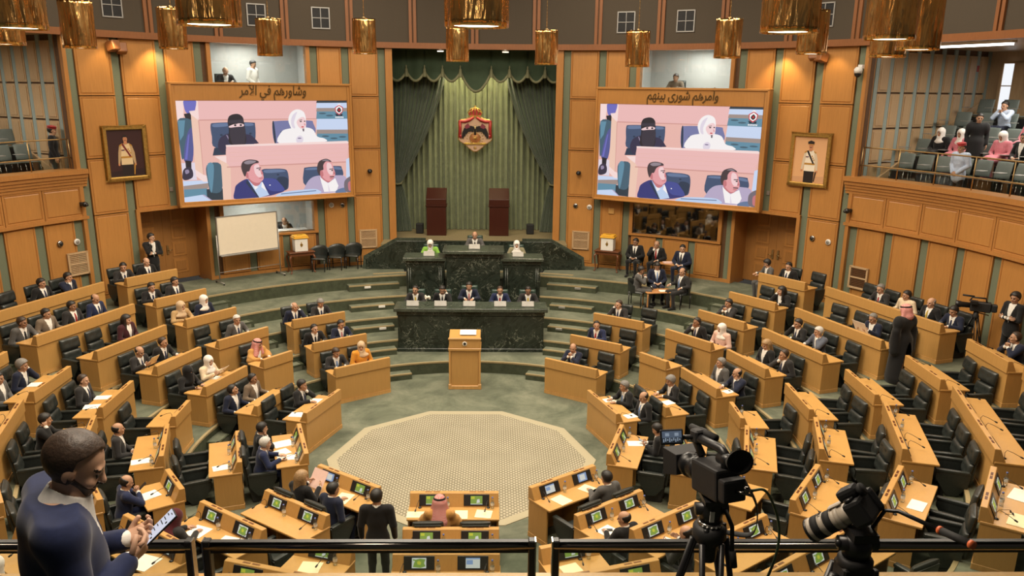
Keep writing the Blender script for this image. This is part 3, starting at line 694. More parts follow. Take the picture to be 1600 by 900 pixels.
def head_sdf(q, fem=False):
    d = ell(q, (0, -.012, .030), (.077, .096, .090))
    d = su(d, ell(q, (0, .018, -.032), (.060, .072, .086)), .03)
    d = su(d, ell(q, (0, .052, -.088), (.034 if fem else .040, .030, .026)), .03)
    d = su(d, cap(q, (-.034, .078, .020), (.034, .078, .020), .012), .015)
    for s in (-1, 1):
        d = ss(d, ell(q, (s*.030, .100, .002), (.016, .016, .011)), .012)
        d = su(d, ell(q, (s*.030, .078, .000), (.013, .012, .010)), .004)
        d = su(d, ell(q, (s*.080, -.004, -.006), (.011, .022, .033)), .008)
        d = su(d, ell(q, (s*.040, .070, -.030), (.020, .018, .018)), .02)
    d = su(d, cap(q, (0, .090, .006), (0, .106, -.024), .008, .0125), .012)
    d = su(d, cap(q, (-.018, .086, -.056), (.018, .086, -.056), .009), .010)
    return d
def xf(p, c, R):
    q = [p[i]-F4(c[i]) for i in range(3)]
    return [sum(q[j]*F4(R[j][i]) for j in range(3)) for i in range(3)]
def hand_geo(mb, w, d, n, side, curl, spread=.10, sc=1., m=0, sides=6):
    """five separate fingers rooted in the palm; d = direction, n = palm normal"""
    d = Vector(d).normalized(); n = Vector(n); n = (n-d*n.dot(d)).normalized(); l = d.cross(n).normalized()*side
    w = Vector(w)
    for i, (o, L, r) in enumerate(((-.030, .070, .0092), (-.010, .082, .0098), (.011, .076, .0094), (.030, .058, .0082))):
        p = w+(d*.082-l*o*1.0)*sc*1.; dd = (d-l*o*spread*10*.35).normalized(); pts = [p-d*.02*sc, p]; rs = [r*sc*1.05, r*sc]
        for f, cu in ((.45, curl*.75), (.32, curl), (.23, curl*.7)):
            ax = dd.cross(n).normalized(); dd = Matrix.Rotation(cu, 3, ax) @ dd; p = p+dd*L*f*sc; pts.append(p); rs.append(rs[-1]*.92)
        pts.append(p+dd*.004*sc); rs.append(rs[-1]*.45); mb.tube(pts, rs, sides, m)
    p = w+(d*.030+l*.030)*sc; dd = (d*.75+l*.75+n*.25).normalized(); pts = [p-l*.012*sc, p]; rs = [.012*sc, .0115*sc]
    for f, cu in ((.034, -.25), (.028, -.35)):
        dd = (dd-l*(-cu)*.8+n*.15*curl).normalized(); p = p+dd*f*sc; pts.append(p); rs.append(rs[-1]*.9)
    pts.append(p+dd*.004*sc); rs.append(rs[-1]*.5); mb.tube(pts, rs, sides, m)
def palm_sdf(q, w, d, n, side):
    d = Vector(d).normalized(); n = Vector(n); n = (n-d*n.dot(d)).normalized(); l = d.cross(n).normalized()
    w = Vector(w); s = None
    for o in (-.026, -.009, .009, .026):
        c = cap(q, tuple(w+d*.008+l*o*.55), tuple(w+d*.080+l*o), .0155, .0125); s = c if s is None else su(s, c, .012)
    return s
# joint sets: local +y is where the person faces, z up from the floor, hips at x=y=0
def base_sit(lean=0., z=0.):
    return dict(hip=(0, 0, .50), chest=(0, .015+lean*.5, .76), neck=(0, .02+lean*.9, .96), head=(0, .055+lean*1.05, 1.085),
                sh=.185, shz=.925, shy=.012+lean*.85, hipw=.095, hz=.485, knee=(.13, .42, .50), ank=(.13, .37, .09), seated=True)
def base_stand(h=1.): 
    return dict(hip=(0, 0, .95), chest=(0, .01, 1.25), neck=(0, .0, 1.47), head=(0, .03, 1.61), sh=.195, shz=1.43, shy=0, hipw=.095, hz=.92, knee=(.10, .03, .50), ank=(.11, -.01, .09), seated=False)
def arm(e, w, d, n, curl=.35): return dict(e=e, w=w, d=d, n=n, curl=curl)
DN = (0, 0, -1)
def mir(a): f = lambda v: (-v[0], v[1], v[2]); return dict(e=f(a['e']), w=f(a['w']), d=f(a['d']), n=f(a['n']), curl=a['curl'])
_desk = arm((.275, .15, .73), (.13, .36, .775), (-.45, 1, -.05), DN, .25)
_lap = arm((.275, .02, .66), (.11, .20, .60), (-.8, .6, -.1), DN, .35)
_armr = arm((.285, -.02, .69), (.27, .20, .68), (-.1, 1, -.1), DN, .4)
_chin = arm((.21, .25, .77), (.065, .175, .925), (-.35, -.25, .75), (.3, -1, 0), .9)
_cheek = arm((.23, .22, .77), (.125, .13, .985), (-.25, -.25, .9), (-1, -.2, 0), .7)
_clasp = arm((.20, .25, .76), (.05, .25, .885), (-.35, -.1, .75), (-1, 0, 0), .8)
_phone = arm((.24, .05, .68), (.085, .25, .74), (-.45, .8, .25), (-.5, -.3, .8), .75)
_read = arm((.25, .13, .73), (.15, .34, .84), (-.3, .9, .35), (-1, 0, .2), .5)
_down = arm((.245, -.02, 1.17), (.255, .06, .92), (0, .15, -1), (-1, 0, 0), .35)
_front = arm((.25, -.02, 1.17), (.07, .15, .98), (-.8, .3, -.25), (0, -1, 0), .4)
_face = arm((.21, .17, 1.22), (.06, .15, 1.43), (-.3, -.3, .8), (.2, -1, 0), .9)
_near = arm((.255, .03, 1.135), (.085, .20, 1.205), (-.35, .75, .35), (-.8, .1, .55), .75)
_near_l = arm((-.235, .05, 1.135), (-.075, .215, 1.215), (.30, .85, .30), (.55, -.1, .8), .65)
_cross = arm((.23, .06, 1.15), (-.06, .19, 1.17), (-1, -.05, .1), (0, -1, 0), .3)
POSE = {
    'desk': (base_sit(.07), mir(_desk), _desk), 'lap': (base_sit(-.02), mir(_lap), _lap), 'rest': (base_sit(-.03), mir(_armr), _armr),
    'chin': (base_sit(.05), mir(_lap), _chin), 'chinl': (base_sit(.05), mir(_chin), _desk), 'cheek': (base_sit(.05), mir(_desk), _cheek), 'cheekl': (base_sit(.05), mir(_cheek), _lap),
    'clasp': (base_sit(.05), mir(_clasp), _clasp), 'phone': (base_sit(.02), mir(_phone), _phone), 'read': (base_sit(.05), mir(_read), _read), 'deskl': (base_sit(.06), mir(_desk), _lap),
    'phonestand': (dict(base_stand(), neck=(0, .035, 1.465), head=(0, .085, 1.595), shy=.0, sh=.205, wide=.022), _near_l, _near),
    'stand': (base_stand(), mir(_down), _down), 'front': (base_stand(), mir(_front), _front), 'face': (base_stand(), mir(_cross), _face), 'cross': (base_stand(), mir(_cross), _cross),
}
def torso(q, J, g):
    h, c = J['hip'], J['chest']; s, z, y = J['sh'], J['shz'], J['shy']; g = g+J.get('wide', 0)
    d = ell(q, (h[0], h[1], h[2]+.02), (.165+g, .115+g, .15+g))
    d = su(d, ell(q, c, (.160+g, .110+g, .20+g)), .08)
    d = su(d, cap(q, (-s+.03, y, z-.005), (s-.03, y, z-.005), .058+g), .07)
    d = su(d, cap(q, (0, y-.01, z-.02), J['neck'], .075+g*.6, .05+g*.3), .05)
    return d
def limbs(q, J, L, R_, d, gu, gl, upto=1.):
    for sd, a in ((-1, L), (1, R_)):
        sh = (sd*J['sh'], J['shy'], J['shz']-.012); w = tuple(a['e'][i]+(a['w'][i]-a['e'][i])*upto for i in range(3))
        d = su(d, cap(q, sh, a['e'], .056+gu, .043+gu), .04); d = su(d, cap(q, a['e'], w, .043+gu, .029+gl), .02)
    return d
def legs(q, J, d, g):
    for sd in (-1, 1):
        k = (sd*J['knee'][0], J['knee'][1], J['knee'][2]); a = (sd*J['ank'][0], J['ank'][1], J['ank'][2])
        d = su(d, cap(q, (sd*J['hipw'], J['hip'][1], J['hz']), k, .082+g, .060+g), .04); d = su(d, cap(q, k, a, .058+g, .042+g*1.2), .03)
    return d
def grids(J, L, R_, step=.016, fine=.008, low=0.):
    hx, hy, hz = J['head']; ymax = max(J['knee'][1]+.12, L['w'][1]+.16, R_['w'][1]+.16)
    return (fgrid(-.40, .40, -.11, .11, fine, step), fgrid(-.20, ymax, hy-.14, hy+.15, fine, step), fgrid(low, hz+.17, hz-.15, hz+.18, fine, step*1.15))
CACHE = {}
def np_mesh(name, pos, F, mats=1, fmat=None, extra=None):
    me = bpy.data.meshes.new(name); vs = pos.tolist(); fs = F.tolist(); mi = [0]*len(fs) if fmat is None else fmat.tolist()
    if extra is not None:
        b = len(vs); vs += extra.v; fs += [[b+i for i in f] for f in extra.f]; mi += extra.m
    me.from_pydata(vs, [], fs); me.polygons.foreach_set('use_smooth', [True]*len(fs))
    for i in range(mats): me.materials.append(None)
    me.polygons.foreach_set('material_index', mi); me.update(); return me
def body_mesh(pose, yaw, pitch, fem=False, step=.016, fine=.0085):
    if pose == 'phonestand': step, fine = .0115, .0055
    key = ('body', pose, yaw, pitch, fem)
    if key in CACHE: return CACHE[key]
    J, L, R_ = POSE[pose]; Rm = rotm(rad(yaw), rad(pitch), 0); hc = J['head']
    def fn(*p):
        d = torso(p, J, -.012); d = limbs(p, J, L, R_, d, -.006, -.003); d = legs(p, J, d, -.012)
        nk = cap(p, (0, J['neck'][1]-.005, J['neck'][2]-.04), (hc[0], hc[1]-.02, hc[2]-.05), .056 if not fem else .046, .052 if not fem else .043)
        d = su(d, nk, .03)
        for sd, a in ((-1, L), (1, R_)): d = su(d, palm_sdf(p, a['w'], a['d'], a['n'], sd), .012)
        for sd in (-1, 1): d = su(d, cap(p, (sd*J['ank'][0], J['ank'][1]-.03, .05), (sd*J['ank'][0], J['ank'][1]+.12, .04), .035, .03), .03)
        return su(d, head_sdf(xf(p, hc, Rm), fem), .025)
    pos, F = snet(fn, *grids(J, L, R_, step, fine))
    cen = pos[F].mean(1); q = (cen-np.array(hc)) @ Rm
    fm = np.zeros(len(F), int); ax = np.abs(q[:, 0])
    fm[(q[:, 1] > .06) & (ax > .017) & (ax < .043) & (q[:, 2] > -.009) & (q[:, 2] < .010)] = 1
    fm[(q[:, 1] > .06) & (ax > .012) & (ax < .050) & (q[:, 2] > .018) & (q[:, 2] < .029)] = 1
    fm[(q[:, 1] > .07) & (ax < .024) & (q[:, 2] > -.066) & (q[:, 2] < -.048)] = 2
    mb = MB()
    for sd, a in ((-1, L), (1, R_)): hand_geo(mb, a['w'], a['d'], a['n'], sd, a['curl'], sides=12 if pose == 'phonestand' else 6)
    CACHE[key] = np_mesh('body', pos, F, 3, fm, mb); return CACHE[key]
def front_y(J, z, g=0.):
    """front of the chest at height z"""
    best = -9
    for c, r in (((J['hip'][0], J['hip'][1], J['hip'][2]+.02), (.115, .15)), (J['chest'], (.11, .20))):
        t = (z-c[2])/(r[1]+g)
        if abs(t) < 1: best = max(best, c[1]+(r[0]+g)*sqrt(1-t*t))
    t = (z-(J['shz']-.015))
    best = max(best, J['shy']+.05 if abs(t) < .05 else -9)
    return best
def jacket_mesh(pose, kind='suit'):
    key = ('jacket', pose, kind)
    if key in CACHE: return CACHE[key]
    J, L, R_ = POSE[pose]; top = J['neck'][2]; zb = J['hip'][2]+.10; nk = J['neck']
    def fn(*p):
        d = torso(p, J, .014); d = limbs(p, J, L, R_, d, .014, .014, .97)
        if kind in ('robe', 'dress', 'cloak'):
            k = [J['knee'][i] for i in range(3)]; a = J['ank']
            if J['seated']:
                d = su(d, cap(p, (0, .02, .48), (0, k[1], k[2]-.01), .15, .13), .08); d = su(d, cap(p, (0, k[1], k[2]-.01), (0, a[1]+.02, .12), .13, .15), .05)
                for sd in (-1, 1): d = su(d, cap(p, (sd*.11, .05, .48), (sd*k[0], k[1], k[2]), .09, .075), .05)
            else: d = su(d, cap(p, (0, 0, .95), (0, 0, .14), .20, .26), .08); d = su(d, cap(p, (-.17, .0, 1.35), (.17, 0, 1.35), .12), .08)
            if kind == 'cloak':
                for sd, aa in ((-1, L), (1, R_)): d = su(d, cap(p, aa['e'], (aa['e'][0]*.9, aa['e'][1], .75), .085, .11), .06)
        else:
            if not J['seated']: d = su(d, ell(p, (0, 0, .86), (.185, .135, .16)), .06)
            else: d = np.maximum(d, F4(.43)-p[2])
        d = ss(d, cap(p, (0, nk[1]+.0, nk[2]-.05), (0, nk[1]+.03, nk[2]+.12), .050, .075), .008)
        d = np.maximum(d, p[2]-F4(nk[2]+.03))
        if kind in ('suit', 'cloak'):
            w = np.clip((p[2]-F4(zb))/F4(top-zb), 0, 1)*F4(.085)+F4(.003)
            d = ss(d, np.maximum(np.abs(p[0])-w, F4(J['chest'][1]+.02)-p[1]) + np.maximum(F4(zb-.02)-p[2], 0), .006)
        return d
    g = grids(J, L, R_, .0165, .0165) if pose != 'phonestand' else grids(J, L, R_, .011, .008); pos, F = snet(fn, *g)
    CACHE[key] = np_mesh('jacket', pos, F); return CACHE[key]
def cuff(p, L, R_):
    d = None
    for a in (L, R_):
        e, w = a['e'], a['w']; c = cap(p, tuple(e[i]+(w[i]-e[i])*.90 for i in range(3)), tuple(e[i]+(w[i]-e[i])*1.02 for i in range(3)), .042, .036); d = c if d is None else np.minimum(d, c)
    return d
def shirt_mesh(pose):
    key = ('shirt', pose)
    if key in CACHE: return CACHE[key]
    J, L, R_ = POSE[pose]; nk = J['neck']; hc = J['head']
    def fn(*p):
        d = torso(p, J, .003)
        d = np.maximum(d, np.abs(p[0])-F4(.12)); d = np.maximum(d, F4(J['hip'][2]+.02)-p[2]); d = np.maximum(d, p[2]-F4(nk[2]+.0))
        c = cap(p, (0, nk[1]-.012, nk[2]-.03), (0, nk[1]+.014, nk[2]+.035), .070, .064)
        if 'wide' in J:
            c = cap(p, (0, nk[1]-.028, nk[2]-.10), (0, nk[1]+.022, nk[2]+.055), .128, .070); c = np.maximum(c, -cap(p, (0, nk[1]-.014, nk[2]-.05), (0, nk[1]+.030, nk[2]+.10), .068, .058)); c = np.maximum(c, p[2]-F4(nk[2]+.055)+(p[1]-F4(nk[1]))*F4(.55)); return np.minimum(cuff(p, L, R_), np.minimum(np.maximum(np.maximum(np.maximum(d, np.abs(p[0])-F4(.12)), F4(J['hip'][2]+.02)-p[2]), p[2]-F4(nk[2]-.01)), c))
        c = np.maximum(c, -cap(p, (0, nk[1]-.012, nk[2]-.03), (0, nk[1]+.03, nk[2]+.09), .052, .052)); c = np.maximum(c, p[2]-F4(nk[2]+.028)+(p[1]-F4(nk[1]))*F4(.35))
        d = np.minimum(d, c)
        for sd, a in ((-1, L), (1, R_)):
            e, w = a['e'], a['w']; m0 = tuple(e[i]+(w[i]-e[i])*.90 for i in range(3)); m1 = tuple(e[i]+(w[i]-e[i])*1.04 for i in range(3))
            d = np.minimum(d, cap(p, m0, m1, .036, .036))
        return d
    g = grids(J, L, R_, .014, .010) if pose != 'phonestand' else grids(J, L, R_, .012, .005); pos, F = snet(fn, *g)
    CACHE[key] = np_mesh('shirt', pos, F); return CACHE[key]
def tie_mesh(pose):
    key = ('tie', pose)
    if key in CACHE: return CACHE[key]
    J = POSE[pose][0]; z1 = J['neck'][2]-.035; z0 = J['hip'][2]+.11; mb = MB(); n = 8; pts = []; rs = []
    for i in range(n+1):
        z = z1+(z0-z1)*i/n; y = front_y(J, z, .003)
        if i == 0: y = J['neck'][1]+.058
        pts.append((0, max(y, J['neck'][1]+.035)+.008, z)); rs.append(.012+.016*min(1, i/3) if i else .017)
    mb.tube(pts, rs, 8, 0, flat=1.)
    me = mb.mesh('tie', [None] if 0 else ['black']); 
    for v in me.vertices:
        k = min(range(n+1), key=lambda i: abs(pts[i][2]-v.co.z)); v.co.y = pts[k][1]+(v.co.y-pts[k][1])*.35
    CACHE[key] = me; return me
def trouser_mesh(pose, skirt=False):
    J, L, R_ = POSE[pose]; key = ('trousers', J['seated'], J['knee'], J['hip'])
    if key in CACHE: return CACHE[key]
    def fn(*p):
        d = ell(p, (0, J['hip'][1], J['hip'][2]), (.168, .125, .13)); d = legs(p, J, d, .004)
        return np.maximum(d, F4(.075)-p[2])
    pos, F = snet(fn, sgrid(-.28, .28, .0175), sgrid(-.2, J['knee'][1]+.14, .0175), sgrid(.02, J['hip'][2]+.18, .0185))
    CACHE[key] = np_mesh('trousers', pos, F); return CACHE[key]
def shoe_mesh(pose):
    J = POSE[pose][0]; key = ('shoe', J['ank'])
    if key in CACHE: return CACHE[key]
    a = J['ank']; mb = MB()
    mb.tube([(0, -.085, .035), (0, -.07, .045), (0, -.02, .055), (0, .06, .045), (0, .14, .034), (0, .185, .026), (0, .195, .022)], [.018, .036, .042, .042, .044, .032, .012], 10, flat=1.)
    mb.box(-.04, .04, -.085, .17, 0, .014); CACHE[key] = mb.mesh('shoe', ['black']); return CACHE[key]
def head_wear(style):
    """hair, scarves and headcloths around a head centred at the origin, facing +y"""
    key = ('wear', style)
    if key in CACHE: return CACHE[key]
    g = .0105; X = sgrid(-.15, .15, g); Y = sgrid(-.19, .16, g); Z = sgrid(-.24, .16, g)
    if style in ('hijab', 'niqab', 'keffiyeh', 'keffiyeh_short'): X = sgrid(-.24, .24, .012); Y = sgrid(-.24, .2, .012); Z = sgrid(-.36, .16, .012)
    thin = style[-1] == '+'
    if thin: style = style[:-1]; g = .0045; X = sgrid(-.11, .11, g); Y = sgrid(-.14, .14, g); Z = sgrid(-.15, .15, g)
    if style == 'long': Z = sgrid(-.30, .16, g)
    def fn(*p):
        x, y, z = p; h = np.minimum(ell(p, (0, -.012, .030), (.077, .096, .090)), ell(p, (0, .018, -.032), (.060, .072, .086)))
        h = su(h, ell(p, (0, -.012, .030), (.077, .096, .090)), .03)
        nape = np.maximum(y-F4(.006), F4(-.062)-z); ear = ell(p, (0, .010, -.012), (.2, .020, .030))
        if style in ('short', 'neat'):
            hair = h-F4(.006 if thin else .012); top = F4(.034)+F4(.62)*np.maximum(y-F4(.0), 0)-z
            return np.maximum(hair, np.maximum(np.minimum(top, nape), -ear))
        if style == 'receding':
            hair = h-F4(.0055 if thin else .009); top = F4(.034)+F4(1.0)*np.maximum(y+F4(.01), 0)-z-np.maximum(F4(.025)-np.abs(x), 0)*F4(.8)
            return np.maximum(hair, np.maximum(np.minimum(top, nape), -ear))
        if style == 'bald':
            return np.maximum(h-F4(.006), np.maximum(np.maximum(np.maximum(y-F4(.004), F4(-.060)-z), z-F4(.052)+y*F4(.25)), -ear))
        if style == 'fluffy':
            hair = h-F4(.024); top = F4(.040)-z+np.maximum(y, 0)*F4(.5); bk = np.maximum(y-F4(.005)-np.maximum(z, 0)*.8, F4(-.06)-z)
            return np.maximum(hair, np.minimum(top, bk))
        if style == 'long':
            hair = h-F4(.022); top = F4(.050)-z+np.maximum(y-.02, 0)*F4(.4); bk = np.maximum(y-F4(.02), F4(-.2)-z)
            d = np.maximum(hair, np.minimum(top, bk))
            d = su(d, cap(p, (0, -.06, -.02), (0, -.075, -.2), .085, .07), .04)
            for s in (-1, 1): d = su(d, cap(p, (s*.075, -.01, .02), (s*.095, .03, -.21), .028, .035), .03)
            return d
        if style in ('hijab', 'niqab'):
            d = h-F4(.018); d = su(d, cap(p, (0, -.02, -.07), (0, -.03, -.20), .085, .115), .06); d = su(d, cap(p, (0, .035, -.12), (0, .03, -.21), .07, .105), .04)
            d = su(d, ell(p, (0, -.015, -.235), (.185, .125, .07)), .06)
            if style == 'hijab': return ss(d, ell(p, (0, .115, -.020), (.054, .06, .082)), .012)
            d = su(d, cap(p, (0, .07, -.02), (0, .075, -.2), .062, .085), .02)
            return ss(d, ell(p, (0, .14, .006), (.052, .07, .013)), .006)
        if style == 'keffiyeh_short':
            d = h-F4(.020); d = su(d, cap(p, (0, -.04, -.02), (0, -.05, -.12), .092, .115), .05)
            for s in (-1, 1): d = su(d, cap(p, (s*.082, .0, .03), (s*.10, .03, -.13), .028, .045), .04)
            return ss(d, ell(p, (0, .13, -.045), (.060, .10, .115)), .015)
        if style == 'keffiyeh':
            d = h-F4(.020); d = su(d, cap(p, (0, -.05, -.02), (0, -.075, -.28), .095, .14), .06)
            for s in (-1, 1): d = su(d, cap(p, (s*.082, .0, .03), (s*.125, .045, -.25), .028, .06), .04)
            return ss(d, ell(p, (0, .13, -.045), (.060, .10, .115)), .015)
        if style == 'cap':
            d = np.maximum(h-F4(.014), F4(.045)-z); d = su(d, ell(p, (0, 0, .108), (.115, .125, .028)), .02)
            return su(d, ell(p, (0, .105, .050), (.06, .05, .008)), .01)
        if style == 'beret':
            return su(np.maximum(h-F4(.014), F4(.050)-z), ell(p, (.02, -.01, .105), (.115, .12, .030)), .02)
        if style == 'fullbeard':
            hs = head_sdf(p)-F4(.0035); b = np.maximum(z+F4(.010)+F4(.52)*np.maximum(y-F4(.0), 0), F4(-.002)-y)
            mo = np.maximum(np.maximum(np.abs(z+F4(.043))-F4(.007), np.abs(x)-F4(.036)), F4(.05)-y)
            return np.maximum(np.maximum(hs, np.minimum(b, mo)), F4(-.125)-z)
        if style in ('beard', 'moustache'):
            hs = head_sdf(p)-F4(.005); b = np.maximum(np.maximum(z-F4(-.030), F4(.012)-y), -1)
            if style == 'moustache': return np.maximum(hs-F4(.003), np.maximum(np.maximum(np.abs(z+F4(.042))-F4(.009), np.abs(x)-F4(.028)), F4(.06)-y))
            mouth = np.maximum(np.maximum(np.abs(z+F4(.057))-F4(.009), np.abs(x)-F4(.02)), F4(.07)-y)
            return np.maximum(np.maximum(hs, b), -mouth)
        return h
    pos, F = snet(fn, X, Y, Z); CACHE[key] = np_mesh(style, pos, F); return CACHE[key]
def dress(o, *ms):
    for i, m in enumerate(ms):
        s = o.material_slots[i]; s.link = 'OBJECT'; s.material = m
    return o
HAIRMAT = {'k': 'hair_black', 'b': 'hair_brown', 'g': 'hair_grey', 'w': 'hair_white', 'y': 'hair_blond'}
def person(loc, rotz, label, pose='desk', yaw=0, pitch=8, hair='short', hm='k', suit='charcoal', shirt='white', tie='navy_tie', kind='suit', skin=0, trousers=None, face=None, group=None, scale=1., legs_=True, wear=None):
    p = thing('person', label, 'person', loc, rotz, group); p.scale = (scale,)*3
    J, L, R_ = POSE[pose]; fem = hair in ('hijab', 'niqab', 'long')
    dress(link('body', body_mesh(pose, yaw, pitch, fem), p), SKINS[skin], M['eye'], M['lip'])
    dress(link({'suit': 'jacket', 'robe': 'robe', 'cloak': 'cloak', 'dress': 'dress', 'plain': 'shirt'}[kind], jacket_mesh(pose, 'robe' if kind == 'dress' else kind), p), CLOTH[suit])
    if kind in ('suit', 'cloak'):
        dress(link('shirt', shirt_mesh(pose), p), CLOTH[shirt])
        if tie: dress(link('tie', tie_mesh(pose), p), CLOTH[tie])
    if kind not in ('robe', 'dress', 'cloak') and legs_: dress(link('trousers', trouser_mesh(pose), p), CLOTH[trousers or suit])
    if legs_:
        for s in (-1, 1): o = link('shoe', shoe_mesh(pose), p, (s*J['ank'][0], J['ank'][1], 0)); dress(o, CLOTH['shoe'])
    T_ = Matrix.Translation(J['head']) @ Matrix(rotm(rad(yaw), rad(pitch), 0).tolist()).to_4x4()
    if hair in ('hijab', 'niqab', 'keffiyeh', 'keffiyeh_short'):
        o = link({'hijab': 'headscarf', 'niqab': 'face_veil', 'keffiyeh': 'headcloth', 'keffiyeh_short': 'headcloth'}[hair], head_wear(hair), p, T=T_); dress(o, CLOTH[hm])
        if hair.startswith('keffiyeh'):
            q = MB(); q.tube([(.092*sin(a), -.012+.112*cos(a), .075+.0*cos(a)) for a in np.linspace(0, 2*pi, 25)], .011, 6); q.tube([(.088*sin(a), -.012+.107*cos(a), .090) for a in np.linspace(0, 2*pi, 25)], .011, 6)
            if 'agal' not in CACHE: CACHE['agal'] = q.mesh('head_cord', ['black'])
            dress(link('head_cord', CACHE['agal'], p, T=T_), CLOTH['agal'])
    elif hair:
        dress(link('hair', head_wear(hair), p, T=T_), M[HAIRMAT[hm]])
    if face: dress(link('beard' if 'beard' in face else 'moustache', head_wear(face), p, T=T_), M[HAIRMAT[hm if hm in 'kbgw' else 'k']])
    if wear: dress(link('cap' if wear == 'cap' else 'beret', head_wear(wear), p, T=T_), CLOTH['beret' if wear == 'beret' else 'navy'])
    return p
# ------------------------------------------------------------ members' desks and chairs
LEN = {1: .89, 2: 1.50, 3: 2.22, 4: 2.97, 5: 3.74}
SLN = Vector((0, .211, .1)).normalized()              # normal of the sloping console face
def on_slope(x, s=.5):
    """frame on the console slope: local x along the desk, y up the slope, z out of it"""
    o = Vector((x, .06+.1*(1-s), .946-.211*(1-s))); z = SLN; yv = Vector((0, -.1, .211)).normalized(); xv = yv.cross(z)
    return Matrix(((xv.x, yv.x, z.x, o.x), (xv.y, yv.y, z.y, o.y), (xv.z, yv.z, z.z, o.z), (0, 0, 0, 1)))
M['screen_green'] = emit('map_green', srgb(150, 178, 78), .75); M['screen_white'] = emit('screen_white', srgb(235, 235, 225), .8); M['screen_blue'] = emit('screen_blue', srgb(150, 175, 215), .8); M['screen_yellow'] = emit('map_yellow', srgb(215, 215, 70), .8)
MESH = {}
def desk_meshes(n):
    if ('desk', n) in MESH: return MESH['desk', n]
    w = LEN[n]/2; d = {}
    d['front_panel'] = MB().box(-w+.03, w-.03, .0, .028, .09, .70).mesh('front_panel', ['oak'])
    b = MB(); b.box(-w+.03, w-.03, -.012, .0, 0, .09); b.box(-w-.004, -w+.03, -.012, .50, 0, .09); b.box(w-.03, w+.004, -.012, .50, 0, .09); d['plinth'] = b.mesh('plinth', ['oak_trim'], bevel=.004)
    d['side_panel'] = MB().box(-.015, .015, .0, .49, .09, .70).mesh('side_panel', ['oak'])
    d['worktop'] = MB().box(-w-.012, w+.012, .0, .57, .70, .735).mesh('worktop', ['oak_top'], bevel=.006)
    d['console'] = MB().prism_x([(-.025, .70), (-.025, .946), (.06, .946), (.16, .735), (.16, .70)][::-1], -w, w).mesh('console', ['oak'], bevel=.006)
    b = MB()
    for i in range(n-1): x = (i+1-n/2)*LEN[n]/n; b.box(x-.012, x+.012, .03, .46, .0, .70)
    b.box(-w+.03, w-.03, .06, .40, .58, .60); d['shelf'] = b.mesh('shelf', ['oak'])
    MESH['desk', n] = d; return d
def screen_meshes(kind):
    if ('scr', kind) in MESH: return MESH['scr', kind]
    b = MB(); b.box(-.215, .215, -.095, .095, 0, .012); bez = b.mesh('monitor', ['black'], bevel=.003)
    b = MB(); z = .0145
    def quad(x0, x1, y0, y1, m): 
        nonlocal z; b.add([(x0, y0, z), (x1, y0, z), (x1, y1, z), (x0, y1, z)], [(0, 1, 2, 3)], m); z += .0002
    def poly(pts, m):
        nonlocal z; b.add([(x, y, z) for x, y in pts], [tuple(range(len(pts)))], m); z += .0002
    if kind == 0:
        quad(-.10, .10, -.07, .07, 1); poly([(-.085, -.055), (.02, -.066), (.09, -.045), (.07, .0), (.088, .05), (.01, .06), (-.05, .045), (-.09, .055), (-.07, .0)], 0); poly([(-.02, -.02), (.02, -.025), (.03, .01), (0, .03), (-.03, .015)], 3); quad(-.08, -.06, .01, .03, 1)
    elif kind == 1:
        quad(-.10, .10, -.07, .07, 0); quad(-.09, -.03, .02, .06, 3); poly([(0, -.05), (.06, -.04), (.05, .02), (.01, .01)], 1); quad(-.10, .10, -.07, -.06, 1)
    elif kind == 2: quad(-.10, .10, -.07, .07, 1); quad(-.10, .10, .052, .07, 2); quad(-.09, .0, -.02, .04, 2)
    else: quad(-.10, .10, -.07, .07, 2); quad(-.06, .06, -.05, .05, 1)
    sc = b.mesh('screen', ['screen_green', 'screen_white', 'screen_blue', 'screen_yellow'], recalc=False)
    MESH['scr', kind] = (bez, sc); return bez, sc
def mic_mesh():
    if 'mic' not in MESH:
        b = MB(); b.lathe([(.03, 0), (.03, .01), (.012, .02)], 10, 0, Matrix.Translation((0, .20, .735)))
        b.tube([(0, .20, .74), (.004, .19, .84), (.012, .215, .885), (.03, .30, .86), (.05, .40, .815)], .0045, 6); b.tube([(.049, .395, .818), (.052, .41, .81), (.058, .44, .797), (.059, .446, .794)], [.007, .013, .013, .006], 8); MESH['mic'] = b.mesh('microphone', ['black'])
    return MESH['mic']
def vent_mesh():
    if 'vent' not in MESH:
        b = MB()
        for i in range(2):
            for j in range(7): b.box(-.13+i*.14+j*.0165, -.12+i*.14+j*.0165, .0, .034, .9455, .949)
        MESH['vent'] = b.mesh('console_grille', ['table_wood'])
    return MESH['vent']
def make_desk(n, inner, loc, rotz, label, group, screens=None):
    t = thing('member_desk', label, 'desk', loc, rotz, group); d = desk_meshes(n); w = LEN[n]/2
    link('front_panel', d['front_panel'], t); link('plinth', d['plinth'], t); link('worktop', d['worktop'], t); link('console', d['console'], t)
    for s in (-1, 1): link('side_panel', d['side_panel'], t, (s*(w-.015), 0, 0))
    if inner: link('shelf', d['shelf'], t)
    for i in range(n):
        x = (i-(n-1)/2)*LEN[n]/n
        if inner:
            bz, sc = screen_meshes((screens or [0]*n)[i]); m = link('monitor', bz, t, T=on_slope(x)); link('screen', sc, m); link('console_grille', vent_mesh(), t, (x, 0, 0))
        link('microphone', mic_mesh(), t, (x+.20*(1 if i % 2 else -1)*(.6 if n == 1 else 1), -.02, 0))
    return t
